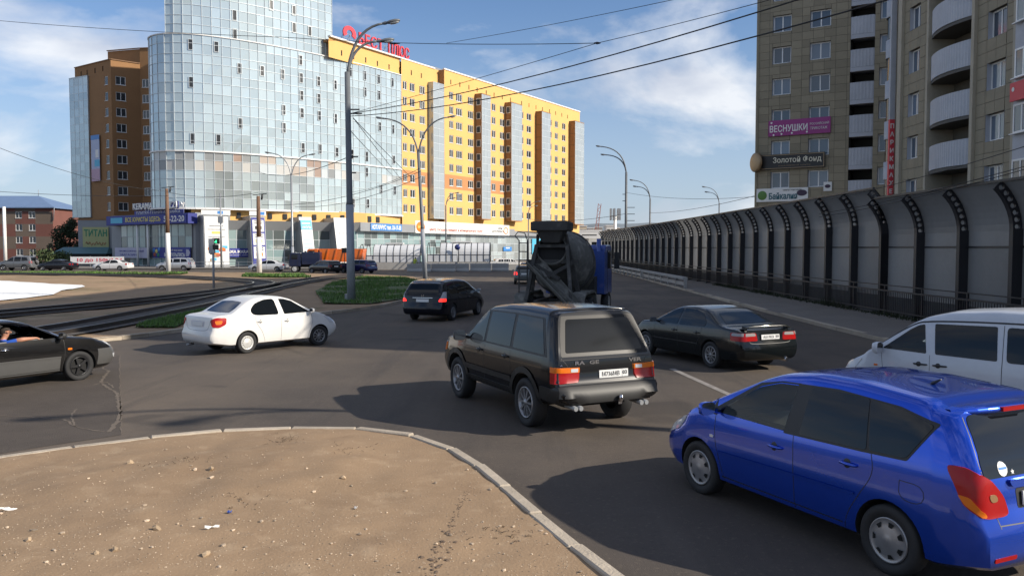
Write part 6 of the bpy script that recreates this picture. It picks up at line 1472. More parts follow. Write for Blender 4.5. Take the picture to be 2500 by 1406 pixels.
# ------------------------------------------------------------- white saloon
def white_sedan():
    P = paint('white_paint_car', (.70, .69, .67), .0, .3, .6, .12)
    c = Car(base_sedan(name='saloon_car', label='small white saloon with steel rear wheel turning past the tram tracks', pos=(-6.98, 23.36), head=(.637, .77), wb=2.37, fo=.74, ro=1.04, W=1.66, r=.29, tw=.18, rim=('alloy', 'steel'), paint=P, n=84, tl=.36, steer=-.12,
        top=[(1.92, .66), (1.78, .79), (1.35, .93), (1.0, 1.01), (.32, 1.40), (.05, 1.475), (-.45, 1.505), (-.85, 1.47), (-1.10, 1.38), (-1.60, 1.09), (-1.75, 1.065), (-2.1, 1.05), (-2.225, 1.0)], belt=[(1.92, .58), (1.35, .84), (.9, .93), (-.5, .97), (-1.4, 1.0), (-2.225, .96)],
        bottom=[(1.92, .25), (1.7, .20), (-1.7, .21), (-2.225, .30)], tail=[(.2, .12), (.36, .02), (.50, 0), (.60, .0), (.645, .06), (.95, .09), (1.05, .12)]))
    fw = [(.86, 1.0), (.30, 1.335), (.06, 1.40), (-.10, 1.41), (.0, .985)]; rw = [(-.17, .985), (-.26, 1.42), (-.58, 1.41), (-.90, 1.31), (-1.06, 1.15), (-1.0, 1.03), (-.85, 1.0)]
    for ax in 'LR':
        c.shell('window', ax, fw, M_cglass, .006); c.shell('window', ax, rw, M_cglass, .006, r_=.09); c.gap(ax, [(-.80, 1.0), (-.76, 1.37)], .012); c.gap(ax, [(.90, .98), (.94, .7), (.82, .42), (.78, .24)]); c.gap(ax, [(-.08, .97), (-.12, .7), (-.12, .24)]); c.gap(ax, [(-.93, .98), (-.92, .8), (-.72, .55), (-.62, .24)]); c.handle(ax, .06, .80, P, L=.15); c.handle(ax, -.80, .83, P, L=.15)
        q = 'B' + ax; t = c.shell('tail_lamp', q, [(-.28, 1.0), (-.05, 1.0), (.10, .93), (.03, .76), (-.14, .74), (-.28, .82)], M_tail, .014, r_=.05); c.shell('indicator_lens', q, [(-.20, .92), (-.03, .92), (-.06, .82), (-.18, .83)], M_amber, .019, t)
        c.shell('headlamp', 'F' + ax, [(-.38, .86), (-.14, .80), (.08, .62), (-.2, .64)], M_lens, .01)
    c.shell('rear_window', 'T', [(-1.13, .47), (-1.10, 0), (-1.13, -.47), (-1.42, -.58), (-1.57, -.56), (-1.60, 0), (-1.57, .56), (-1.42, .58)], mat('tinted_blue_glass', (.012, .014, .028), .04, spec=.9), .006)
    c.shell('windscreen', 'T', [(.94, .58), (.98, 0), (.94, -.58), (.36, -.50), (.34, 0), (.36, .50)], M_cglass, .006)
    c.gap('B', [(.64, .99), (.56, .8), (.50, .66), (0, .64), (-.50, .66), (-.56, .8), (-.64, .99)], .009); c.shell('plate_recess', 'B', [(-.34, .90), (.34, .90), (.31, .75), (-.31, .75)], mat('lilac_shadow_recess', (.55, .55, .58), .5), .003); c.plate(.82, None, off=.012)
    c.mirror(.86, .99, P, (.10, .17, .13)); mb = MB(); mb.tube([(-2.0, .5, .24), (-2.2, .5, .23)], .03, 8); mb.build('exhaust_pipe', M_galv, c.root); return c
# ------------------------------------------------------------- black low people carrier
def black_mpv():
    P = paint('blue_black_paint', (.004, .005, .010), .0, .2, .45, .03)
    c = Car(dict(name='estate_car', label='glossy black people carrier seen from behind beside the grass island', pos=(-2.68, 33.6), head=(.31, .95), wb=2.83, fo=.95, ro=1.06, W=1.80, r=.325, rim='alloy', paint=P, n=72, tl=.36,
        top=[(2.36, .68), (2.2, .80), (1.6, .97), (1.35, 1.03), (.55, 1.45), (.25, 1.55), (-.4, 1.61), (-1.2, 1.61), (-1.9, 1.56), (-2.475, 1.48)], belt=[(2.36, .60), (1.6, .87), (1.2, .95), (-2.475, 1.05)], bottom=[(2.36, .24), (-2.0, .21), (-2.475, .28)],
        nose=[(.2, -.1), (.42, 0), (.6, -.02), (.8, -.15), (1, -.3)], tail=[(.2, .1), (.36, 0), (.6, 0), (.65, .05), (1.0, .08), (1.1, .11), (1.5, .36), (1.6, .4)]))
    for ax in 'LR':
        for w in ([(1.1, 1.0), (.5, 1.38), (.2, 1.46), (.02, 1.47), (.08, .99)], [(-.03, .99), (-.08, 1.47), (-.95, 1.48), (-1.0, 1.02)], [(-1.1, 1.03), (-1.05, 1.48), (-1.75, 1.44), (-1.98, 1.1)]): c.shell('window', ax, w, M_cglass, .006)
        c.gap(ax, [(.03, .97), (0, .6), (0, .26)]); c.gap(ax, [(-1.05, 1.0), (-1.05, .8), (-.85, .45)]); c.handle(ax, .2, .84, P); c.handle(ax, -.8, .87, P)
        q = 'B' + ax; t = c.shell('tail_lamp', q, [(-.26, 1.15), (-.06, 1.14), (.06, .92), (.12, .78), (-.20, .78)], M_lens, .012); c.shell('brake_lamp', q, [(-.19, .90), (.07, .90), (.12, .78), (-.20, .78)], M_brake, .017, t); c.shell('headlamp', 'F' + ax, [(-.4, .9), (-.1, .82), (.1, .66), (-.2, .68)], M_lens, .01)
    c.shell('rear_window', 'B', [(-.68, 1.0), (.68, 1.0), (.56, 1.43), (-.56, 1.43)], M_cglass, .006, r_=.05); c.shell('windscreen', 'T', [(1.28, .64), (1.32, 0), (1.28, -.64), (.5, -.56), (.48, 0), (.5, .56)], M_cglass, .006)
    c.plate(.82, None, off=.012); c.shell('chrome_strip', 'B', [(-.42, .935), (.42, .935), (.42, .915), (-.42, .915)], M_chrome, .014, r_=0); p, n = c.hit('B', 0, 1.0, .01); mb = MB(); [mb.bar(p + Vector((0, s_ * .05, -.05)), p + Vector((0, s_ * .035, .05)), .014) for s_ in (-1, 1)]; mb.bar(p + Vector((0, -.045, 0)), p + Vector((0, .045, 0)), .014); mb.build('badge', M_chrome, c.root)
    c.mirror(1.12, 1.02, M_chrome, (.10, .18, .13)); return c
# ------------------------------------------------------------- dark saloon on the right
def black_sedan():
    P = paint('black_green_paint', (.005, .007, .008), .0, .2, .5, .04)
    c = Car(base_sedan(name='saloon_car', label='long low black saloon with boot spoiler in the shade by the kerb', pos=(4.90, 20.85), head=(-.41, .912), wb=2.73, fo=.86, ro=1.12, W=1.755, r=.315, rim='alloy', paint=P, n=84))
    side_sedan(c, P); c.shell('rear_window', 'T', [(-1.20, .48), (-1.17, 0), (-1.20, -.48), (-1.62, -.60), (-1.66, 0), (-1.62, .60)], M_cglass, .006)
    c.shell('windscreen', 'T', [(.95, .60), (.98, 0), (.95, -.60), (.34, -.50), (.32, 0), (.34, .50)], M_cglass, .006)
    for ax in 'LR':
        q = 'B' + ax; t = c.shell('tail_lamp', q, [(-.26, .90), (.28, .90), (.32, .72), (-.26, .72)], M_tail, .012); c.shell('clear_lens', q, [(-.22, .895), (.26, .895), (.28, .83), (-.24, .83)], mat('smoke_lens', (.30, .28, .27), .15, coat=.5), .017, t)
    c.plate(.80, 'А517КХ', off=.02); c.gap('B', [(.62, .92), (.60, .70), (.55, .66), (0, .65), (-.55, .66), (-.60, .70), (-.62, .92)], .009)
    mb = MB(); pr = None
    for i in range(11):
        y = -.68 + 1.36 * i / 10; p, n = c.hit('T', -2.28, y); k = 1 - (abs(y) / .68) ** 6; a = [p + Vector((.10, 0, .03 + .05 * k)), p + Vector((-.06, 0, .05 + .06 * k)), p + Vector((-.08, 0, .03 + .05 * k)), p + Vector((.08, 0, .01 + .05 * k))]
        if pr: mb.add(pr + a, [(j, (j + 1) % 4, 4 + (j + 1) % 4, 4 + j) for j in range(4)], 0, True)
        pr = a
    for y in (-.6, .6): p = c.hit('T', -2.27, y)[0]; mb.box(p.x - .04, p.x + .06, y - .03, y + .03, p.z - .02, p.z + .09)
    fixn(mb.build('boot_spoiler', P, c.root)); mb = MB(); mb.tube([(-2.2, -.5, .27), (-2.44, -.5, .26)], .05, 10); mb.build('exhaust_pipe', M_chrome, c.root); return c
def side_sedan(c, P, gaps=True, m=None, cut=None):
    for ax in 'LR':
        for w in ([(.86, .935), (.30, 1.24), (.04, 1.31), (-.10, 1.32), (-.02, .925)], [(-.10, .925), (-.17, 1.325), (-.62, 1.325), (-.95, 1.25), (-1.15, 1.05), (-1.12, .955)]):
            c.shell('window', ax, w, m or M_cglass, .006)
        if gaps:
            c.gap(ax, [(.92, .9), (.94, .6), (.86, .3)]); c.gap(ax, [(-.06, .9), (-.08, .6), (-.08, .26)]); c.gap(ax, [(-1.02, .93), (-1.02, .75), (-.82, .5), (-.75, .26)]); c.gap(ax, [(1.0, .52), (0, .53), (-.9, .53)], .03, M_trim, 'side_moulding', off=.012)
            c.handle(ax, .05, .78, P); c.handle(ax, -.86, .79, P)
    if gaps: c.mirror(.86, .93, M_trim, (.10, .18, .13))
# ------------------------------------------------------------- grey car with a driver, cut by the left frame edge
def grey_sedan():
    P = paint('graphite_paint', (.009, .0088, .0092), .1, .2, .9, .04); P2 = paint('silver_lower_paint', (.12, .12, .118), .4, .3, .5, .1)
    fw = [(.88, .955), (.34, 1.235), (.06, 1.315), (-.40, 1.325), (-.34, .94)]
    c = Car(base_sedan(name='saloon_car', label='dark grey saloon with silver lower flanks and a driver leaning out', pos=(-10.62, 16.75), head=(.53, .848), wb=2.58, fo=.90, ro=1.05, W=1.70, r=.315, rim='dark', paint=P, n=84,
        cavity=((.95, -.9, .30, -.8), (.62, 1.31), (.70, .50)), holes=[fw, [(-.46, .94), (-.5, 1.325), (-.6, 1.32), (-.9, 1.25), (-1.0, .97)]], cabin=mat('cabin_lining', (.16, .16, .16), .9)))
    for ax in 'LR':
        c.shell('window', ax, [(-.46, .94), (-.5, 1.325), (-.6, 1.32), (-.9, 1.25), (-1.0, .97)], M_clear, .005)
        if ax == 'L': c.shell('window', ax, fw, M_clear, .005)
        c.gap(ax, [(.98, .93), (.36, 1.27), (.04, 1.345), (-.5, 1.36), (-.9, 1.29), (-1.1, 1.0)], .02, M_chrome, 'window_strip', off=.006); c.gap(ax, [(.96, .9), (.98, .6), (.90, .3)]); c.gap(ax, [(-.38, .9), (-.40, .6), (-.40, .26)]); c.handle(ax, -.22, .80, M_chrome, L=.16)
        c.shell('lower_panel', ax, [(.88, .56), (-.90, .56), (-.92, .30), (.86, .30)], P2, .008, r_=.01); c.gap(ax, [(.88, .55), (0, .56), (-.9, .56)], .035, P2, 'side_moulding', off=.016); c.gap(ax, [(.86, .28), (0, .28), (-.9, .28)], .03, P2, 'sill_trim', off=.012); c.shell('side_repeater', ax, [(1.12, .72), (1.03, .72), (1.03, .68), (1.12, .68)], M_amber, .01, r_=.01)
        c.shell('bumper_corner', 'F' + ax, [(-.33, .64), (.75, .60), (.78, .28), (-.33, .30)], P2, .008, r_=.02); c.shell('headlamp', 'F' + ax, [(-.16, .78), (.40, .74), (.42, .65), (-.02, .66)], M_lens, .012); c.shell('fog_lamp', 'F' + ax, [(.0, .50), (.2, .50), (.2, .42), (.0, .42)], M_lens, .014); c.shell('tail_lamp', 'B' + ax, [(-.26, .90), (.3, .90), (.3, .74), (-.26, .74)], M_tail, .012)
    c.shell('rear_window', 'T', [(-1.20, .48), (-1.20, -.48), (-1.6, -.58), (-1.6, .58)], M_cglass, .006); c.shell('windscreen', 'T', [(.95, .60), (.98, 0), (.95, -.60), (.34, -.50), (.32, 0), (.34, .50)], M_cglass, .006); c.mirror(.88, .95, M_trim, (.10, .19, .14))
    for y in (.34, -.34): mb = MB(); mb.box(-.42, -.25, y - .22, y + .22, .55, 1.08); mb.box(-.42, -.33, y - .11, y + .11, 1.10, 1.25); bevel(mb.build('seat', M_seat, c.root), .04, 2)
    mb = MB(); M = Matrix.Translation((.45, -.36, .88)) @ Matrix.Rotation(R(25), 4, 'Y'); mb.lathe([(.17, -.012), (.19, 0), (.17, .012), (.165, 0), (.17, -.012)], 20, axis='x', M=M); mb.build('steering_wheel', M_trim, c.root); return c
CARS = [blue_car(), black_suv(), white_van(), white_sedan(), black_mpv(), black_sedan(), grey_sedan()]
# ------------------------------------------------------------- far traffic
def far_sedan(lab, pos, head, P, rim='alloy', plate=False, group='cars on the far road'):
    c = Car(base_sedan(name='saloon_car', label=lab, pos=pos, head=head, paint=P, n=40, rim=rim, group=group)); side_sedan(c, P, False)
    c.shell('rear_window', 'T', [(-1.20, .48), (-1.20, -.48), (-1.6, -.58), (-1.6, .58)], M_cglass, .006, res=.2); c.shell('windscreen', 'T', [(.95, .60), (.95, -.60), (.34, -.50), (.34, .50)], M_cglass, .006, res=.2)
    for ax in 'LR':
        c.shell('tail_lamp', 'B' + ax, [(-.26, .90), (.25, .90), (.25, .72), (-.26, .72)], M_tail, .014, res=.2); c.shell('headlamp', 'F' + ax, [(-.2, .76), (.30, .72), (.30, .62), (-.1, .62)], M_lens, .014, res=.2); c.gap(ax, [(-.06, .9), (-.08, .26)], .02)
    if plate: c.plate(.80, None, off=.02)
    c.mirror(.86, .93, P, (.1, .18, .14)); return c
def far_wagon(lab, pos, head, P, H=1.62, kind='wagon', plate=False, spare=False, group='cars on the far road', W=1.75, tail_m=None):
    k = H / 1.62; c = Car(dict(name='estate_car', label=lab, pos=pos, head=head, wb=2.7, fo=.85, ro=.95, W=W, r=.32 * k, rim='alloy', paint=P, n=40, tl=.3, group=group, arch=.06,
        top=[(2.2, .72 * k), (2.05, .84 * k), (1.5, 1.0 * k), (1.05, 1.06 * k), (.4, 1.46 * k), (.15, 1.57 * k), (-.6, 1.62 * k), (-1.8, 1.60 * k), (-2.3, 1.52 * k)], belt=[(2.2, .65 * k), (1.5, .92 * k), (1.0, .99 * k), (-2.3, 1.03 * k)], bottom=[(2.2, .28 * k), (-2.3, .30 * k)],
        nose=[(.2, -.1), (.45, 0), (.65, -.02), (1.0, -.2)], tail=[(.2, .08), (.4, 0), (.65, 0), (.68, .06), (1.1, .1), (1.55 * k, .36)]))
    for ax in 'LR':
        for w in ([(.92, 1.04), (.42, 1.38), (.1, 1.47), (.02, 1.03)], [(-.06, 1.03), (-.08, 1.48), (-.88, 1.48), (-.9, 1.04)], [(-1.0, 1.05), (-.98, 1.48), (-1.62, 1.44), (-1.82, 1.1)]): c.shell('window', ax, [(x, z * k) for x, z in w], M_cglass, .006, res=.2)
        c.shell('tail_lamp', 'B' + ax, [(-.2, 1.05 * k), (.12, 1.05 * k), (.16, .8 * k), (-.2, .8 * k)], tail_m or M_tail, .014, res=.2); c.shell('headlamp', 'F' + ax, [(-.3, .86 * k), (.1, .8 * k), (.1, .66 * k), (-.2, .68 * k)], M_lens, .014, res=.2); c.gap(ax, [(.0, 1.0 * k), (0, .34 * k)], .02)
    c.shell('rear_window', 'B', [(-.64, 1.08 * k), (.64, 1.08 * k), (.54, 1.46 * k), (-.54, 1.46 * k)], M_cglass, .008, res=.2); c.shell('windscreen', 'T', [(1.0, .62), (1.0, -.62), (.42, -.54), (.42, .54)], M_cglass, .006, res=.2)
    if plate: c.plate(.88 * k, None, off=.03)
    if spare:
        p = c.hit('B', -.25, 1.0 * k)[0]; tm, rm = wheel_meshes(.36, .2, 'alloy'); o = link('spare_wheel', tm, c.root); o.location = p + Vector((-.12, 0, 0)); o.rotation_euler.z = R(90); link('cover', rm, o)
    c.mirror(.95, 1.05 * k, P, (.1, .18, .15)); return c
PS = paint('silver_paint', (.50, .51, .53), .4, .3, .7, .1); PG = paint('grey_suv_paint', (.17, .175, .18), .4, .32, .6, .2); PB = paint('deep_black_paint', (.01, .01, .014), .2, .22, .8, .1); PV = paint('violet_paint', (.02, .02, .09), .3, .25, .8, .1); PW = MATS['white_paint_car']
fy = 104.0
far_wagon('grey off-roader with rear spare wheel on the far road', (xat(44, fy), fy, 0), (-1, .02), PG, 1.85, spare=True, W=1.85)
far_sedan('black saloon behind the grey off-roader on the far road', (xat(139, fy), fy), (-1, .03), PB)
far_sedan('white saloon in front of the shaded corner shop', (xat(274, fy), fy), (-1, 0), PW)
far_wagon('silver estate passing behind the white-footed pole', (xat(428, fy), fy), (-1, -.03), PS, 1.62)
far_sedan('silver white saloon passing behind the second white-footed pole', (xat(654, 100), 100), (-1, .0), paint('pearl_paint', (.66, .66, .66), .2, .3, .7, .1))
far_wagon('black hatchback seen from its rear quarter near the tall lamp', (xat(793, 92), 92), (-.72, .69), PB, 1.5, plate=True)
far_wagon('dark violet hatchback beside the concrete portal wall', (xat(873, 93), 93), (-.86, .5), PV, 1.55, plate=True)
far_wagon('white estate behind the white railing at the road rise', (xat(1243, 112), 112), (.97, .25), PW, 1.45, group='cars beyond the mixer')
far_wagon('grey green estate with red tail lamps ahead of the mixer truck', (xat(1281, 66), 66), (.02, 1), paint('grey_green_paint', (.10, .105, .10), .3, .3, .7, .2), 1.5, plate=True, group='cars beyond the mixer', W=1.7, tail_m=M_brake)
far_sedan('dark saloon just visible ahead of the grey green estate', (xat(1289, 83), 83), (.05, 1), PB, group='cars beyond the mixer')

# ------------------------------------------------------------- lorries
M_or = paint('orange_lorry_paint', (.75, .16, .015), .0, .4, .4, .2); M_bl = paint('blue_lorry_paint', (.025, .07, .30), .1, .4, .4, .3); M_dk = mat('dirty_dark_steel', (.045, .044, .042), .8, nz=(2, .25)); M_gr = mat('cement_grey_steel', (.11, .11, .10), .85, nz=(1.5, .25)); texmix(M_gr, (.26, .25, .23), 2.2, .52, .66, .7); texmix(M_dk, (.15, .145, .135), 2.0, .55, .7, .6)
def lorry_cab(parent, x0, x1, w, z0, z1, m, name='cab'):
    mb = MB(); h = z1 - z0
    pf = [(x0, z0), (x1, z0), (x1 + .04, z0 + h * .45), (x1 - .14, z1 - .12), (x1 - .3, z1), (x0 + .1, z1), (x0, z1 - .1)]
    mb.prism(pf, -w / 2, w / 2, M=Matrix(((1, 0, 0, 0), (0, 0, -1, 0), (0, 1, 0, 0), (0, 0, 0, 1)))); o = bevel(fixn(mb.build(name, m, parent)), .06, 2)
    for s_ in (-1, 1):
        q = MB(); q.box(x0 + (x1 - x0) * .30, x1 - .26, s_ * (w / 2 + .004) - .01, s_ * (w / 2 + .004) + .01, z0 + h * .52, z1 - .22); q.build('side_window', M_cglass, o)
        q = MB(); q.box(x1 - .05, x1 + .14, s_ * (w / 2 + .2) - .1, s_ * (w / 2 + .2) + .1, z0 + h * .5, z0 + h * .85); q.bar((x1 - .1, s_ * w / 2, z0 + h * .8), (x1, s_ * (w / 2 + .2), z0 + h * .8), .04); q.build('mirror', M_trim, o)
        q = MB(); q.box(x0 + (x1 - x0) * .28 - .012, x0 + (x1 - x0) * .28 + .012, s_ * (w / 2 + .003) - .006, s_ * (w / 2 + .003) + .006, z0 + .1, z1 - .2); q.build('door_gap', M_trim, o)
    q = MB(); a = (x1 + .045, z0 + h * .5); b = (x1 - .12, z1 - .16); q.add([(a[0] + .01, -w * .44, a[1]), (a[0] + .01, w * .44, a[1]), (b[0] + .01, w * .42, b[1]), (b[0] + .01, -w * .42, b[1])], [(0, 1, 2, 3)]); q.build('windscreen', M_cglass, o)
    q = MB(); [q.box(x1 + .03, x1 + .06, s_ * w * .36 - .14, s_ * w * .36 + .14, z0 + .12, z0 + .3) for s_ in (-1, 1)]; q.build('headlamp', M_lens, o); return o
def lorry_wheels(parent, axles, r_, w, tw=.3, twin=()):
    for i, x in enumerate(axles):
        for s_ in (-1, 1):
            for k in range(2 if i in twin else 1):
                tm, rm = wheel_meshes(r_, tw, 'steel'); o = link('wheel', tm, parent); o.location = (x, s_ * (w / 2 - tw / 2 - k * (tw + .04)), r_ - .006); o.rotation_euler.z = 0 if s_ > 0 else math.pi; link('rim', rm, o)
mx = thing('mixer_truck', 'dirty concrete mixer truck with blue cab seen from behind in the shade', 'truck', (2.15, 31.6, 0), math.atan2(.965, .26))
def mixer():
    lorry_wheels(mx, [2.7, -1.4, -2.7], .52, 2.45, .3, (1, 2))
    mb = MB(); [mb.box(-3.6, 3.4, s_ * .42 - .07, s_ * .42 + .07, .75, 1.02) for s_ in (-1, 1)]; [mb.box(x, x + .1, -.42, .42, .78, .98) for x in (-3.55, -2, -.5, 1.0)]; mb.box(-3.62, -3.5, -1.1, 1.1, .5, .72); mb.build('chassis', M_dk, mx)
    ax = Vector((4.2, 0, -1.05)); p0 = Vector((-2.65, 0, 2.72)); d = ax.normalized(); q = d.to_track_quat('Z', 'Y').to_matrix().to_4x4(); q.translation = p0
    prof = [(.50, -.25), (.56, -.22), (.56, 0), (.82, .55), (1.08, 1.25), (1.16, 1.7), (1.16, 2.35), (1.0, 3.1), (.72, 3.9), (.66, 4.15), (.001, 4.2)]; mb = MB(); mb.lathe(prof, 32, axis='z', M=q); mb.lathe([(.001, -.1), (.5, -.1)], 24, axis='z', M=q, mi=1)
    mb.lathe([(1.17, 1.68), (1.22, 1.70), (1.22, 1.86), (1.17, 1.88)], 32, axis='z', M=q, mi=2); fixn(mb.build('drum', [M_gr, M_under, M_dk], mx))
    mb = MB()      # rear pedestal frame
    for s_ in (-1, 1):
        mb.bar((-2.3, s_ * .9, 1.0), (-2.75, s_ * .55, 2.9), .14); mb.bar((-3.4, s_ * .8, 1.0), (-2.9, s_ * .55, 2.9), .12); mb.bar((-2.75, s_ * .55, 2.9), (-2.9, s_ * .5, 3.3), .1)
    mb.bar((-2.85, -.95, 2.35), (-2.85, .85, 2.35), .16, .14); mb.bar((-2.85, -.6, 2.9), (-2.85, .6, 2.9), .12); mb.bar((-3.0, .75, 2.3), (-3.25, -.35, 1.75), .12); mb.bar((-3.0, -.75, 2.3), (-3.25, .25, 1.75), .12); mb.build('pedestal', M_dk, mx)
    mb = MB(); M = plane_M((-2.95, 0, 0), (0, -1, 0))       # loading hopper
    mb.add([(-3.35, -.62, 3.72), (-3.35, .62, 3.72), (-2.35, .62, 3.72), (-2.35, -.62, 3.72), (-3.1, -.3, 3.0), (-3.1, .3, 3.0), (-2.6, .3, 3.0), (-2.6, -.3, 3.0)], [(0, 1, 5, 4), (1, 2, 6, 5), (2, 3, 7, 6), (3, 0, 4, 7), (4, 5, 6, 7)]); mb.box(-3.38, -2.32, -.66, .66, 3.42, 3.74); o = bevel(fixn(mb.build('hopper', M_dk, mx)), .05, 2)
    mb = MB(); mb.box(-3.3, -2.4, -.58, .58, 3.73, 3.76); mb.build('hopper_mouth', M_under, o)
    mb = MB()      # discharge chute: half pipe falling to the right
    a, b = Vector((-3.15, .62, 2.45)), Vector((-3.75, -1.0, .95)); dd = (b - a).normalized(); up = Vector((-.3, 0, 1)); sd = dd.cross(up).normalized(); up = sd.cross(dd).normalized()
    for i in range(8):
        t0, t1 = math.pi * (i / 8 - 1), math.pi * ((i + 1) / 8 - 1); w0 = [sd * .26 * math.cos(t) + up * .24 * math.sin(t) for t in (t0, t1)]
        mb.quad(a + w0[0] * 1.15, a + w0[1] * 1.15, b + w0[1], b + w0[0])
    so = mb.build('chute', M_gr, mx); sm = so.modifiers.new('thick', 'SOLIDIFY'); sm.thickness = .03
    mb = MB(); mb.bar(a + Vector((0, 0, -.3)), b + Vector((.1, 0, -.1)), .10, .14); mb.bar((-2.9, .5, 2.2), (-3.4, .1, 1.8), .1); mb.build('chute_arm', M_gr, mx)
    for s_ in (-1, 1):
        mb = MB(); cc = [(x, .52 + .66 * math.sin(t)) for x, t in []]
        pl = [(-3.45, .75), (-3.3, 1.15), (-2.9, 1.28), (-1.2, 1.28), (-.8, 1.15), (-.65, .75), (-.72, .75), (-.86, 1.08), (-1.22, 1.2), (-2.88, 1.2), (-3.24, 1.08), (-3.38, .75)]
        mb.prism(pl, s_ * .78, s_ * 1.25, M=Matrix(((1, 0, 0, 0), (0, 0, 1, 0), (0, 1, 0, 0), (0, 0, 0, 1)))); fixn(mb.build('mudguard', M_gr, mx))
        mb = MB(); mb.box(-3.62, -3.58, s_ * .95 - .22, s_ * .95 + .22, .52, .68); mb.build('tail_lamp', M_tail, mx); mb = MB(); mb.box(-3.5, -3.47, s_ * 1.0 - .24, s_ * 1.0 + .24, .2, .72); mb.build('mudflap', M_tyre, mx)
    mb = MB(); mb.box(.9, 1.5, -.9, .9, 1.0, 1.7); mb.build('gearbox', M_dk, mx); mb = MB(); mb.tube([(1.35, .6, 1.8), (1.35, -.6, 1.8)], .28, 14); mb.build('water_tank', M_gr, mx)
    mb = MB(); [mb.bar((-3.0, y, .9), (-3.0, y, 3.1), .04) for y in (.86, 1.16)]; [mb.bar((-3.0, .86, .9 + k * .3), (-3.0, 1.16, .9 + k * .3), .035) for k in range(8)]; mb.build('ladder', M_dk, mx)
    mb = MB(); mb.tube([(-3.0, 1.16, 3.1), (-3.05, 1.3, 3.25), (-3.0, 1.2, 3.4), (-3.0, .95, 3.35), (-3.0, .86, 3.1)], .02, 6); mb.build('handrail', M_dk, mx)
    lorry_cab(mx, 1.75, 3.55, 2.4, .95, 2.95, M_bl); mb = MB(); mb.tube([(1.6, -.95, 1.4), (1.6, -.95, 3.2)], .09, 10); mb.build('air_stack', M_bl, mx); mb = MB(); mb.box(1.5, 1.72, -1.2, 1.2, 1.0, 2.7); mb.build('cab_rear', M_bl, mx)
mixer()
dt = thing('dump_truck', 'orange dump truck with ribbed tipper body facing left', 'truck', (xat(818, 99), 99.5, 0), math.pi)
def dumper():
    lorry_wheels(dt, [2.3, -1.2, -2.4], .52, 2.5, .3, (1, 2)); mb = MB(); mb.box(-3.4, 3.2, -.5, .5, .75, 1.05); mb.build('chassis', M_dk, dt); mb = MB()
    for s_ in (-1, 1): mb.add([(1.3, s_ * 1.22, 1.15), (-3.3, s_ * 1.22, 1.15), (-3.55, s_ * 1.22, 2.75), (1.75, s_ * 1.22, 2.75), (1.3, s_ * 1.17, 1.15), (-3.3, s_ * 1.17, 1.15), (-3.55, s_ * 1.17, 2.75), (1.75, s_ * 1.17, 2.75)], [(0, 1, 2, 3), (7, 6, 5, 4), (0, 3, 7, 4), (1, 5, 6, 2), (2, 6, 7, 3), (0, 4, 5, 1)])
    mb.box(-3.3, 1.3, -1.17, 1.17, 1.15, 1.25); mb.add([(1.3, -1.17, 1.15), (1.3, 1.17, 1.15), (1.75, 1.17, 2.75), (1.75, -1.17, 2.75)], [(0, 1, 2, 3)]); mb.add([(-3.3, -1.17, 1.15), (-3.3, 1.17, 1.15), (-3.55, 1.17, 2.7), (-3.55, -1.17, 2.7)], [(0, 1, 2, 3)]); fixn(mb.build('tipper_body', M_or, dt))
    for k in range(5):
        for s_ in (-1, 1): q = MB(); x = 1.0 - k * .98; q.bar((x, s_ * 1.25, 1.2), (x + .32 - .7, s_ * 1.25, 2.7), .14, .09); q.build('rib', M_or, dt)
    lorry_cab(dt, 1.9, 3.3, 2.4, 1.0, 2.75, M_or)
dumper()
bt = thing('lorry', 'small dark blue box lorry half hidden behind the black hatchback', 'truck', (xat(741, 96), 96.5, 0), math.pi + .1)
lorry_wheels(bt, [1.0, -1.0], .42, 2.0, .25); M_nv = paint('navy_lorry_paint', (.008, .014, .045), .0, .4, .3, .2); lorry_cab(bt, .3, 1.6, 2.0, .7, 2.3, M_nv); m = MB(); m.box(-1.9, .2, -1.0, 1.0, .9, 2.35); bevel(m.build('cargo_box', M_nv, bt), .04, 1); m = MB(); m.box(-1.8, 1.4, -.4, .4, .6, .88); m.build('chassis', M_dk, bt)

# ------------------------------------------------------------- people
def skin_person(o_name, parent, J, E, root, rules, mats, sub=2):
    """one continuous body grown round a jointed skeleton; rules(face centre) -> material index"""
    me = bpy.data.meshes.new('body'); names = list(J); me.from_pydata([J[n][0] for n in names], [(names.index(a), names.index(b)) for a, b in E], [])
    o = link(o_name, me); sk = o.modifiers.new('skin', 'SKIN'); lay = me.skin_vertices[0].data if me.skin_vertices else None
    if lay is None:
        bm = bmesh.new(); bm.from_mesh(me); bm.verts.layers.skin.verify(); bm.to_mesh(me); bm.free(); lay = me.skin_vertices[0].data
    for i, n in enumerate(names):
        r_ = J[n][1]; lay[i].radius = (r_ if isinstance(r_, tuple) else (r_, r_)); lay[i].use_root = (n == root)
    ss = o.modifiers.new('sub', 'SUBSURF'); ss.levels = sub; ss.render_levels = sub
    dg = bpy.context.evaluated_depsgraph_get(); nm = bpy.data.meshes.new_from_object(o.evaluated_get(dg)); o.modifiers.clear(); o.data = nm
    nm.materials.clear(); [nm.materials.append(m) for m in mats]
    for p in nm.polygons: p.material_index = rules(p.center); p.use_smooth = True
    o.parent = parent; return o
M_skin = mat('skin', (.42, .20, .125), .55); M_bshirt = mat('blue_shirt', (.03, .12, .55), .85); M_hair = mat('dark_hair', (.03, .022, .018), .8); M_gshirt = mat('grey_shirt', (.22, .22, .24), .9); M_trous = mat('dark_trousers', (.03, .035, .05), .9); M_vest = mat('lime_vest', (.42, .50, .06), .7)
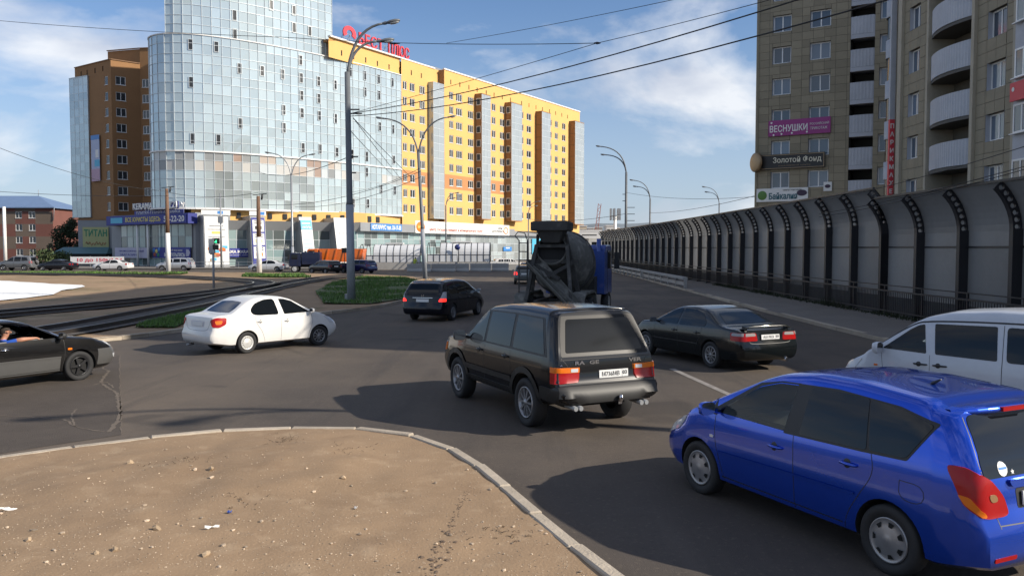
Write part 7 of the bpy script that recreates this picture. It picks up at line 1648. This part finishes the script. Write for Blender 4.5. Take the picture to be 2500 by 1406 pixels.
def head_extra(root, c, f, hair=True):
    """ears, nose, eyes and hair around a head centre c, looking along f"""
    f = Vector(f).normalized(); s_ = Vector((0, 0, 1)).cross(f).normalized(); c = Vector(c)
    mb = MB()
    for k in (-1, 1): mb.lathe([(.001, -.012), (.026, -.008), (.03, .006), (.001, .012)], 8, axis='z', M=Matrix.Translation(c + s_ * k * .078 - f * .005) @ Vector(s_ * k).to_track_quat('Z', 'Y').to_matrix().to_4x4())
    mb.tube([c + f * .085 + Vector((0, 0, .02)), c + f * .118 + Vector((0, 0, -.02)), c + f * .09 + Vector((0, 0, -.032))], [.010, .016, .010], 6); mb.build('face_features', M_skin, root)
    mb = MB(); [mb.lathe([(.001, .01), (.012, .0)], 8, axis='z', M=Matrix.Translation(c + f * .088 + s_ * k * .033 + Vector((0, 0, .022))) @ f.to_track_quat('Z', 'Y').to_matrix().to_4x4()) for k in (-1, 1)]; mb.bar(c + f * .094 - s_ * .025 + Vector((0, 0, -.062)), c + f * .094 + s_ * .025 + Vector((0, 0, -.062)), .008); mb.build('eyes_and_mouth', M_hair, root)
    if hair:
        bm = bmesh.new(); bmesh.ops.create_uvsphere(bm, u_segments=16, v_segments=10, radius=.108)
        bmesh.ops.delete(bm, geom=[v for v in bm.verts if v.co.z < .015 and v.co.dot(f) > -.03 or v.co.z < -.06 or (v.co.dot(f) > .075 and v.co.z < .05)], context='VERTS'); me = bpy.data.meshes.new('hair'); bm.to_mesh(me); bm.free(); me.materials.append(M_hair); me.polygons.foreach_set('use_smooth', [True] * len(me.polygons)); o = link('hair', me, root); o.location = c + Vector((0, 0, .012)) - f * .008
def driver(car, lab, x, y, shirt, out_arm, hair=True, zoff=0.0):
    sg = 1 if y > 0 else -1; z = zoff; R_ = car.root; loc = R_.matrix_basis @ Vector((x, y, z)); t = thing('person', lab, 'person', loc, R_.rotation_euler.z)
    J = {'pelvis': ((0, 0, .52), .15), 'belly': ((-.04, 0, .70), (.15, .13)), 'chest': ((-.10, 0, .92), (.18, .13)), 'neckb': ((-.11, 0, 1.04), .07), 'neck': ((-.09, 0, 1.09), .052), 'jaw': ((-.055, 0, 1.14), (.065, .07)), 'skull': ((-.06, 0, 1.22), (.082, .095)), 'crown': ((-.07, 0, 1.275), (.06, .07))}
    E = [('pelvis', 'belly'), ('belly', 'chest'), ('chest', 'neckb'), ('neckb', 'neck'), ('neck', 'jaw'), ('jaw', 'skull'), ('skull', 'crown')]
    for k, o_ in ((sg, out_arm), (-sg, False)):
        n = 'o' if k == sg else 'i'
        J['sh' + n] = ((-.10, k * .19, .99), .075)
        if o_: J['el' + n] = ((.06, k * .40, 1.075), .05); J['wr' + n] = ((.27, k * .39, 1.075), .032); J['pa' + n] = ((.34, k * .38, 1.085), (.04, .022)); fing = [((.425 - .012 * abs(i - 1), k * (.35 + i * .022), 1.07 - .01 * i), .0095) for i in range(4)]; th = ((.37, k * .335, 1.07), .011)
        else: J['el' + n] = ((.10, k * .25, .80), .05); J['wr' + n] = ((.32, k * .14, .92), .032); J['pa' + n] = ((.38, k * .13, .95), (.022, .04)); fing = [((.43, k * (.10 + .006 * i), .98 - .022 * i), .0095) for i in range(4)]; th = ((.40, k * .09, .99), .011)
        E += [('chest', 'sh' + n), ('sh' + n, 'el' + n), ('el' + n, 'wr' + n), ('wr' + n, 'pa' + n)]
        for i, f in enumerate(fing): J['f%s%d' % (n, i)] = f; E.append(('pa' + n, 'f%s%d' % (n, i)))
        J['t' + n] = th; E.append(('wr' + n, 't' + n))
    def rules(c):
        if c.z > 1.065 and abs(c.y) < .12: return 0
        el = J['elo'][0]
        if out_arm and c.x > -.02 and c.y * sg > .25 and c.z > .86: return 0
        if c.x > .12 and c.z > .74: return 0
        return 1
    b = skin_person('body', t, J, E, 'pelvis', rules, [M_skin, shirt]); head_extra(t, (-.055, 0, 1.215), (1, sg * -.1, 0), hair)
    return t
driver(CARS[6], 'driver in a blue shirt resting one arm on the car window sill', .07, -.40, M_bshirt, True, True, -.09)
driver(CARS[0], 'driver in grey shirt seen through the blue car window', .12, -.34, M_gshirt, False, True, .10)
driver(CARS[2], 'driver in grey shirt at the wheel of the white van', .45, -.36, M_gshirt, False, True, .14)
def pedestrian():
    p = Vector((xat(1012, 101), 101, 0)); t = thing('person', 'person in a lime vest standing behind the concrete blocks', 'person', p, R(60))
    J = {'pelvis': ((0, 0, .95), (.15, .12)), 'belly': ((.03, 0, 1.12), (.15, .12)), 'chest': ((.10, 0, 1.32), (.18, .13)), 'neck': ((.15, 0, 1.50), .055), 'head': ((.19, 0, 1.60), .09), 'crown': ((.19, 0, 1.68), .07)}
    E = [('pelvis', 'belly'), ('belly', 'chest'), ('chest', 'neck'), ('neck', 'head'), ('head', 'crown')]
    for k in (-1, 1):
        J.update({'hip%d' % k: ((0, k * .10, .90), .10), 'kn%d' % k: ((.05, k * .12, .50), .065), 'an%d' % k: ((0, k * .13, .09), .045), 'to%d' % k: ((.16, k * .14, .04), .04), 'sh%d' % k: ((.10, k * .2, 1.40), .07), 'el%d' % k: ((.16, k * .27, 1.13), .048), 'wr%d' % k: ((.34, k * .2, .98), .035), 'ha%d' % k: ((.42, k * .18, .94), .035), 'th%d' % k: ((.40, k * .15, .97), .012)})
        E += [('pelvis', 'hip%d' % k), ('hip%d' % k, 'kn%d' % k), ('kn%d' % k, 'an%d' % k), ('an%d' % k, 'to%d' % k), ('chest', 'sh%d' % k), ('sh%d' % k, 'el%d' % k), ('el%d' % k, 'wr%d' % k), ('wr%d' % k, 'ha%d' % k), ('wr%d' % k, 'th%d' % k)]
    skin_person('body', t, J, E, 'pelvis', lambda c: 0 if c.z > 1.53 or c.x > .33 else (1 if c.z > .92 else 2), [M_skin, M_vest, M_trous]); head_extra(t, (.19, 0, 1.61), (1, 0, 0))
pedestrian()

# ------------------------------------------------------------- lamp posts, masts, poles
def lamp_head(parent, p, d, s_=1.0, m=None):
    d = Vector(d).normalized(); mb = MB(); up = Vector((0, 0, 1)); q = d.to_track_quat('Z', 'X').to_matrix().to_4x4(); q.translation = p
    mb.lathe([(.05 * s_, -.1 * s_), (.08 * s_, 0), (.09 * s_, .12 * s_)], 10, axis='z', M=q); mb.lathe([(.09 * s_, .12 * s_), (.16 * s_, .35 * s_), (.17 * s_, .6 * s_), (.10 * s_, .78 * s_), (.001, .84 * s_)], 12, axis='z', M=q @ Matrix.Diagonal((.62, 1, 1, 1)))
    o = mb.build('lamp_head', m or M_pole, parent); g = MB(); g.lathe([(.14 * s_, .33 * s_), (.16 * s_, .58 * s_), (.09 * s_, .74 * s_), (.001, .78 * s_)], 12, axis='z', M=q @ Matrix.Translation((.0, 0, 0)) @ Matrix.Diagonal((.5, .85, 1, 1))); gl = g.build('glass_bowl', mat('lamp_glass', (.45, .47, .48), .15, spec=.7), o); gl.location = Vector((0, 0, -.06 * s_))
def arc(p0, p1, p2, n=10): return [p0 * (1 - t) ** 2 + p1 * 2 * t * (1 - t) + p2 * t * t for t in [i / n for i in range(n + 1)]]
def lamp_post(lab, base, top_z, arms, low_z=None, r_=.11, hs=1.0, lean=(0, 0), group='street lamps', m=None, low_m=None):
    t = thing('street_lamp', lab, 'street lamp', base, 0, group); T = Vector((lean[0], lean[1], top_z)); at_ = lambda z: Vector((lean[0] * z / top_z, lean[1] * z / top_z, z))
    if low_z:
        mb = MB(); mb.tube([at_(0), at_(low_z)], [r_ * 1.6, r_ * 1.45], 12); mb.build('post_base', low_m or M_polelow, t); mb = MB(); mb.tube([at_(low_z - .02), at_(low_z + .15), at_(top_z)], [r_ * 1.45, r_ * 1.2, r_], 12); mb.build('post', m or M_pole, t)
    else: mb = MB(); mb.tube([at_(0), T], [r_ * 1.35, r_], 10); mb.build('post', m or M_pole, t)
    for dx, dy, dz, bend in arms:
        e = T + Vector((dx, dy, dz)); pts = arc(T + Vector((0, 0, -.3)), T + Vector((dx * bend, dy * bend, dz * .92)), e); mb = MB(); mb.tube(pts, [r_ * .62 + (r_ * .42 - r_ * .62) * i / 10 for i in range(11)], 8); mb.build('arm', m or M_pole, t); lamp_head(t, pts[-1], (pts[-1] - pts[-2]), hs)
    return t
b1 = gp(858, 742); b1.z = .1
L1_ = lamp_post('tall twin-arm street lamp on the near grass island', b1, 11.5, [(1.85, 0, 2.40, .12), (1.5, .3, 1.6, .10)], 4.9, .135, 1.0, (-.10, 0), low_m=M_polelow)
mb = MB()
for z, w_ in ((9.65, .5), (9.45, .62), (7.3, .4), (6.5, .3)): mb.bar((-.15, 0, z), (w_, 0, z), .06)
mb.build('cable_bracket', M_black, L1_); mb = MB(); mb.box(-.32, -.12, -.1, .1, 0, .42); mb.build('junction_box', M_galv, L1_)
b2 = Vector((xat(1038, 72), 72, 0)); lamp_post('slightly leaning lamp post with two spread arms beyond the island', b2, 11.2, [(-3.0, 0, 2.9, .12), (2.6, 0, 3.0, .15)], 4.5, .13, .85, (-.55, 0))
b3 = Vector((xat(715, 99), 99, 0)); lamp_post('lamp post with two spread arms before the third fin', b3, 11.6, [(-2.4, 0, 2.6, .12), (2.2, 0, 2.4, .15)], 3.0, .12, .9, (-.05, 0), m=M_galv)
b4 = Vector((xat(1089, 112), 112, 0)); lamp_post('twin lamp in front of the ochre block shop sign', b4, 8.6, [(1.3, 0, 1.7, .05), (.8, .3, 1.0, .05)], None, .09, .7)
b5 = Vector((xat(1290, 150), 150, 0)); lamp_post('far twin lamp before the grey shop front', b5, 9.3, [(1.6, 0, 2.0, .05), (1.1, .3, 1.2, .05)], None, .10, .8)
b6 = Vector((xat(1527.5, 113), 113, 0)); l6 = lamp_post('tall twin-arm lamp rising behind the far end of the barrier', b6, 13.2, [(-3.4, 0, 3.5, .05), (-2.7, .3, 2.4, .05)], None, .16, 1.0); mb = MB(); [mb.bar((-.5 if k < 2 else 0, 0, 10.2 - .9 * k), (.05 if k < 2 else 1.2, 0, 10.2 - .9 * k), .08) for k in range(5)]; mb.build('cable_bracket', M_black, l6)
b7 = Vector((xat(1586, 135), 135, 0)); lamp_post('twin-arm lamp second behind the barrier', b7, 10.9, [(-2.6, 0, 3.0, .05), (-2.0, .3, 2.0, .05)], None, .13, 1.0)
b8 = Vector((xat(1754, 150), 150, 0)); lamp_post('twin-arm lamp behind the barrier nearer the tiled tower', b8, 11.0, [(-2.4, 0, 2.9, .05), (-1.8, .3, 2.0, .05)], None, .11, 1.0)
lamp_post('twin-arm street lamp on the pavement beside the white van', Vector((14.2, 9.0, .1)), 9.2, [(-1.9, -1.4, 2.1, .1), (-.6, -1.2, 1.5, .1)], 4.5, .13, 1.0)
# overhead line poles with white painted feet
def band_pole(lab, u, Y, top_v, white_v, cross=True):
    x = xat(u, Y); t = thing('tram_pole', lab, 'pole', (x, Y, .05), 0, 'tram line poles'); h = zat(top_v, Y); w_ = zat(white_v, Y)
    mb = MB(); mb.tube([(0, 0, 0), (0, 0, w_)], [.28, .26], 12); mb.build('white_foot', M_white, t); mb = MB(); mb.tube([(0, 0, w_ - .01), (0, 0, h)], [.24, .18], 12); mb.build('pole', M_rust, t)
    if cross: mb = MB(); mb.bar((-.6, 0, h + .1), (.9, 0, h + .25), .08); mb.tube([(.35, 0, h - .4), (.45, 0, h + .2)], .1, 6); mb.build('bracket', M_black, t)
    return t
band_pole('rusty pole with white painted foot before the corner shop', 411, 97, 462, 570); band_pole('rusty pole with white painted foot before the second fin', 633, 87, 480, 580)
tp = thing('pole', 'slim grey contact wire pole between the first two fins', 'pole', (xat(541, 114), 114, 0)); mb = MB(); mb.tube([(0, 0, 0), (0, 0, 10.4)], [.16, .1], 10); mb.build('post', M_galv, tp); mb = MB(); mb.box(-.35, .3, -.2, .2, 6.3, 7.2); mb.build('cable_box', M_galv, tp)
wp_ = thing('pole', 'plain white pole standing before the brick house', 'pole', (xat(14, 125), 125, 0)); mb = MB(); mb.tube([(0, 0, 0), (0, 0, 9.1)], [.26, .22], 12); mb.build('post', M_white, wp_)
# traffic light seen from behind, green arrow section
tl = thing('traffic_light', 'grey traffic light on a slim post by the tram tracks', 'traffic light', tuple(gp(522, 703, .12)), 0)
hz = 4.75 - 1.6
mb = MB(); mb.tube([(0, 0, 0), (0, 0, 3.1)], .08, 10); mb.build('post', M_polelow, tl); mb = MB(); mb.box(-.28, .12, -.12, .12, 2.35, 3.35); o = bevel(mb.build('housing', M_galv, tl), .03, 2); mb = MB(); mb.box(.0, .36, -.14, .1, 2.6, 2.95); bevel(mb.build('side_section', M_trim, tl), .03, 1); mb = MB(); mb.box(-.02, .42, -.1, .14, 2.98, 3.38); bevel(mb.build('signal_box', M_trim, tl), .03, 2)
mb = MB(); mb.prism([(.12, 3.10), (.30, 3.06), (.26, 3.28), (.22, 3.18)], .103, .115, M=plane_M((0, 0, 0), (1, 0, 0))); fixn(mb.build('green_arrow', mat('green_signal', (.02, .4, .12), .3, emit=((.05, 1, .35), 2.0)), tl))
# round blue sign, small black street sign
bs = thing('road_sign', 'round blue road sign on a thin post before the vaulted canopy', 'road sign', (xat(1117, 106), 106, 0)); mb = MB(); mb.tube([(0, 0, 0), (0, 0, 3.1)], .05, 8); mb.build('post', M_galv, bs); mb = MB(); mb.lathe([(.001, -.06), (.36, -.06), (.36, -.03), (.001, -.03)], 24, M=Matrix.Translation((0, 0, 2.95))); fixn(mb.build('disc', mat('sign_deep_blue', (.015, .03, .16), .4), bs)); mb = MB(); mb.bar((-.15, -.065, 2.9), (-.05, -.065, 3.02), .04, .01); mb.bar((.15, -.065, 2.9), (.05, -.065, 3.02), .04, .01); mb.build('arrow', M_lil, bs)
ks = thing('road_sign', 'dark square sign plate seen from behind before the orange dumper', 'road sign', (xat(841, 90), 90, 0)); mb = MB(); mb.tube([(0, 0, 0), (0, 0, 2.6)], .04, 8); mb.build('post', M_trim, ks); mb = MB(); mb.box(-.28, .28, -.03, 0, 2.3, 2.85); mb.build('plate', M_trim, ks)
# vaulted canopies over the underpass stairs
M_vault = mat('vault_sheet', (.62, .63, .64), .35, .0, nz=(1, .08), rnd=.1)
def vault(lab, u0, u1, Y, n, vtop, vbase):
    x0, x1 = xat(u0, Y), xat(u1, Y); zb, zt = zat(vbase, Y), zat(vtop, Y); t = thing('vaulted_canopy', lab, 'canopy', ((x0 + x1) / 2, Y, 0), 0, 'underpass canopies'); L = x1 - x0; h = zt - zb; K = 8
    def pt(k): 
        a = math.pi * .5 * k / K; return (-1.6 * math.cos(a) ** .8 if k < K else 0, zb + h * (.38 + .62 * math.sin(a)))
    prof = [(-1.75, zb), (-1.75, zb + h * .38)] + [(-1.75 * math.cos(math.pi * k / 12), zb + h * (.38 + .62 * math.sin(math.pi * k / 12))) for k in range(1, 12)] + [(1.75, zb + h * .38), (1.75, zb)]
    st = L / n
    lo = MB(); lo.box(0, st - .06, -1.75, -1.72, zb + .03, zb + h * .38 - .03); lo = lo.mesh(M_vault)
    up = MB()
    for (a, b) in zip(prof[1:-2], prof[2:-1]): up.quad((0, a[0], a[1]), (st - .06, a[0], a[1]), (st - .06, b[0], b[1]), (0, b[0], b[1]))
    up = up.mesh(M_vault); rb = MB(); rb.tube([(0, y, z) for y, z in prof], .045, 6); rb = rb.mesh(M_trim)
    for i in range(n + 1):
        o = link('rib', rb, t); o.location.x = -L / 2 + i * st
        if i < n and not (i < 2):
            for nm, me in (('lower_panel', lo), ('vault_panel', up)): o = link(nm, me, t); o.location.x = -L / 2 + i * st + .03
        elif i < n:
            for nm, me in (('lower_panel', lo),): o = link(nm, me, t); o.location.x = -L / 2 + i * st + .03
    r_ = MB(); [r_.bar((-L / 2, y, z), (L / 2, y, z), .06) for y, z in ((-1.75, zb + h * .38), (1.75, zb + h * .38), (0, zt), (-1.75, zb), (1.75, zb))]; r_.build('purlin', M_trim, t)
    wbs = MB(); wbs.box(-L / 2 - .4, L / 2 + .4, -1.95, -1.76, 0, zb); wbs.box(-L / 2 - .4, L / 2 + .4, 1.76, 1.95, 0, zb); wbs.box(L / 2 + .2, L / 2 + .4, -1.76, 1.76, 0, zb); wbs.build('parapet_wall', M_conc, t)
    q = MB(); q.box(-L * .1, L * .2, -.6, .6, zt + .06, zt + .22); q.build('roof_hatch', M_cope, t)
vault('arched translucent underpass canopy left of the leaning lamp', 884, 1030, 110, 9, 597, 640); vault('arched translucent underpass canopy right of the leaning lamp', 1047, 1197, 108, 10, 593, 639)
def jersey(lab, u0, u1, Y, z=.85):
    x0, x1 = xat(u0, Y), xat(u1, Y); t = thing('concrete_block', lab, 'barrier', ((x0 + x1) / 2, Y, 0), 0, 'concrete road blocks'); L = (x1 - x0) / 2 - .05; mb = MB(); pf = [(-.32, 0), (.32, 0), (.3, .18), (.12, .38), (.1, z), (-.1, z), (-.12, .38), (-.3, .18)]; mb.prism(pf, -L, L, M=Matrix(((0, 0, 1, 0), (1, 0, 0, 0), (0, 1, 0, 0), (0, 0, 0, 1)))); bevel(fixn(mb.build('block', M_conc, t)), .03, 1); mb = MB(); [mb.tube([(x, 0, z - .02), (x, 0, z + .07), (x + .15, 0, z + .07), (x + .15, 0, z - .02)], .015, 5) for x in (-L * .5, L * .5)]; mb.build('lifting_loop', M_rust, t)
for i, (a, b) in enumerate(((993, 1053), (1052, 1113), (1113, 1146), (1147, 1200), (1200, 1243))): jersey(('concrete road block at the left end of the row', 'concrete road block second from the left end of the row', 'short concrete road block in the middle of the row', 'concrete road block second from the right end of the row', 'concrete road block at the right end of the row')[i], a, b, 98 + i * .8, .95)
# low wall with white railing on the rise, railing along the far kerb
wr = thing('parapet_railing', 'white steel railing on a low pale wall beside the road rise', 'railing', (xat(1220, 106), 106, 0)); mb = MB(); mb.box(-1.2, 2.6, -.1, .1, 0, .75); mb.build('wall', M_conc, wr)
for k in range(12): mb = MB(); mb.bar((-1.1 + k * .32, 0, .75), (-1.1 + k * .32, 0, 1.75), .05); mb.build('baluster', M_white, wr)
mb = MB(); mb.bar((-1.2, 0, 1.78), (2.6, 0, 1.95), .08); mb.bar((-1.2, 0, .95), (2.6, 0, 1.0), .12, .2); mb.build('rail', M_white, wr)
kr = thing('kerb_railing', 'thin steel railing along the pavement before the fins', 'railing', (xat(600, 112), 112, 0)); mb = MB(); [mb.bar((-9, 0, z), (7, 0, z), .05) for z in (.5, .95)]; mb.build('rail', M_galv, kr)
for k in range(9): mb = MB(); mb.bar((-9 + k * 2, 0, 0), (-9 + k * 2, 0, 1.0), .06); mb.build('post', M_galv, kr)
# far pavement strip in front of the shops
sheet('sidewalk', [(-130, 109), (-20, 109), (4, 118), (30, 205), (10, 205), (-25, 128), (-46, 116), (-70, 134), (-130, 140)], .10, M_walk)

# ------------------------------------------------------------- overhead wires
def wire(lab, a, b, sag=.3, r_=.016, group='overhead wires', n=14, fit=None):
    a, b = Vector(a), Vector(b); pts = [a.lerp(b, i / n) - Vector((0, 0, sag * 4 * (i / n) * (1 - i / n))) for i in range(n + 1)]; mb = MB(); mb.tube(pts, r_, 5); o = mb.build('wire', M_wire); tag(o, lab, 'wire', group); return o
p = lambda u, v, Y: at(u, v, Y)
k1 = p(858, 277, 41.6); k2 = p(858, 284, 41.6)
wire('wire from the tall lamp up to the knotted cross wire', k1, p(1458, 106, 30), .05, .012)
wire('span wire continuing from the knot over the tiled tower', p(1458, 106, 30), p(2100, -60, 22), .05, .012)
wire('thick feeder cable from the tall lamp across the open sky', k1, p(2060, -35, 19), .35, .02)
wire('lower thick feeder cable from the tall lamp crossing the tower', k2, p(2300, -38, 17), .5, .02)
wire('cross wire running level past the lamp heads', p(1458, 106, 30), p(700, 92, 40), .15, .014)
wire('cross wire over the glass tower to the left edge', p(700, 92, 40), p(-60, 46, 48), .12, .014)
wire('faint far wire rising to the upper sky', p(1090, 106, 60), p(1700, -12, 40), .1, .016)
mb = MB(); a = p(1458, 106, 30); mb.tube([a - Vector((.12, 0, 0)), a, a + Vector((.12, 0, 0))], [.02, .05, .02], 6); tag(mb.build('wire_insulator', M_black), 'black insulator knot where the span wires meet', 'insulator')
mb = MB(); a = p(963, 107, 36); mb.tube([a - Vector((.25, 0, 0)), a, a + Vector((.25, 0, 0))], [.015, .05, .015], 6); tag(mb.build('wire_insulator', M_black), 'black insulator on the cross wire beside the lamp head', 'insulator')
for i, (u0, v0, Y0, u1, v1, Y1, s_) in enumerate(((862, 288, 42, 1010, 440, 66, .1), (862, 288, 42, 985, 445, 80, .1), (856, 320, 42, 960, 430, 95, .1))): wire(('upper', 'middle', 'lower')[i] + ' stay cable falling from the tall lamp towards the shops', p(u0, v0, Y0), p(u1, v1, Y1), .05, .018)
wire('contact wire from the tall lamp to the tram poles', p(845, 386, 41.5), p(632, 420, 86), .6, .02); wire('contact wire above the corner shop', p(632, 470, 86), p(411, 470, 96), .5, .025); wire('contact wire leaving over the brick house', p(411, 468, 96), p(-80, 330, 60), .8, .02); wire('low contact wire over the shed', p(411, 478, 96), p(-80, 462, 90), .3, .025)
wire('upper service wire between the tall lamp and leaning lamp', p(1024, 412, 71), p(850, 470, 110), .4, .022); wire('service wire from leaning lamp to the arcade', p(1028, 418, 71), p(640, 500, 87), .9, .022); wire('lower service wire from leaning lamp', p(1028, 432, 71), p(720, 505, 98), .8, .022)
wire('wire crossing before the far twin lamps', p(1290, 535, 150), p(1527, 522, 113), .6, .03); wire('wire from the barrier lamp to the tower', p(1527, 470, 113), p(1850, 480, 76), .5, .02); wire('second wire from the barrier lamp to the tower', p(1586, 520, 135), p(1845, 478, 77), .4, .025)
for i, (v0, v1) in enumerate(((432, 345), (462, 398), (470, 405))): wire(('highest', 'middle', 'lowest')[i] + ' service wire slanting across the tiled tower balconies', p(2000, v0 + 60, 40), p(2620, v1 - 25, 22), .15, .013)
wire('cable strung between the barrier lamp and its neighbour', p(1533, 590, 112), p(1590, 545, 134), .3, .03)
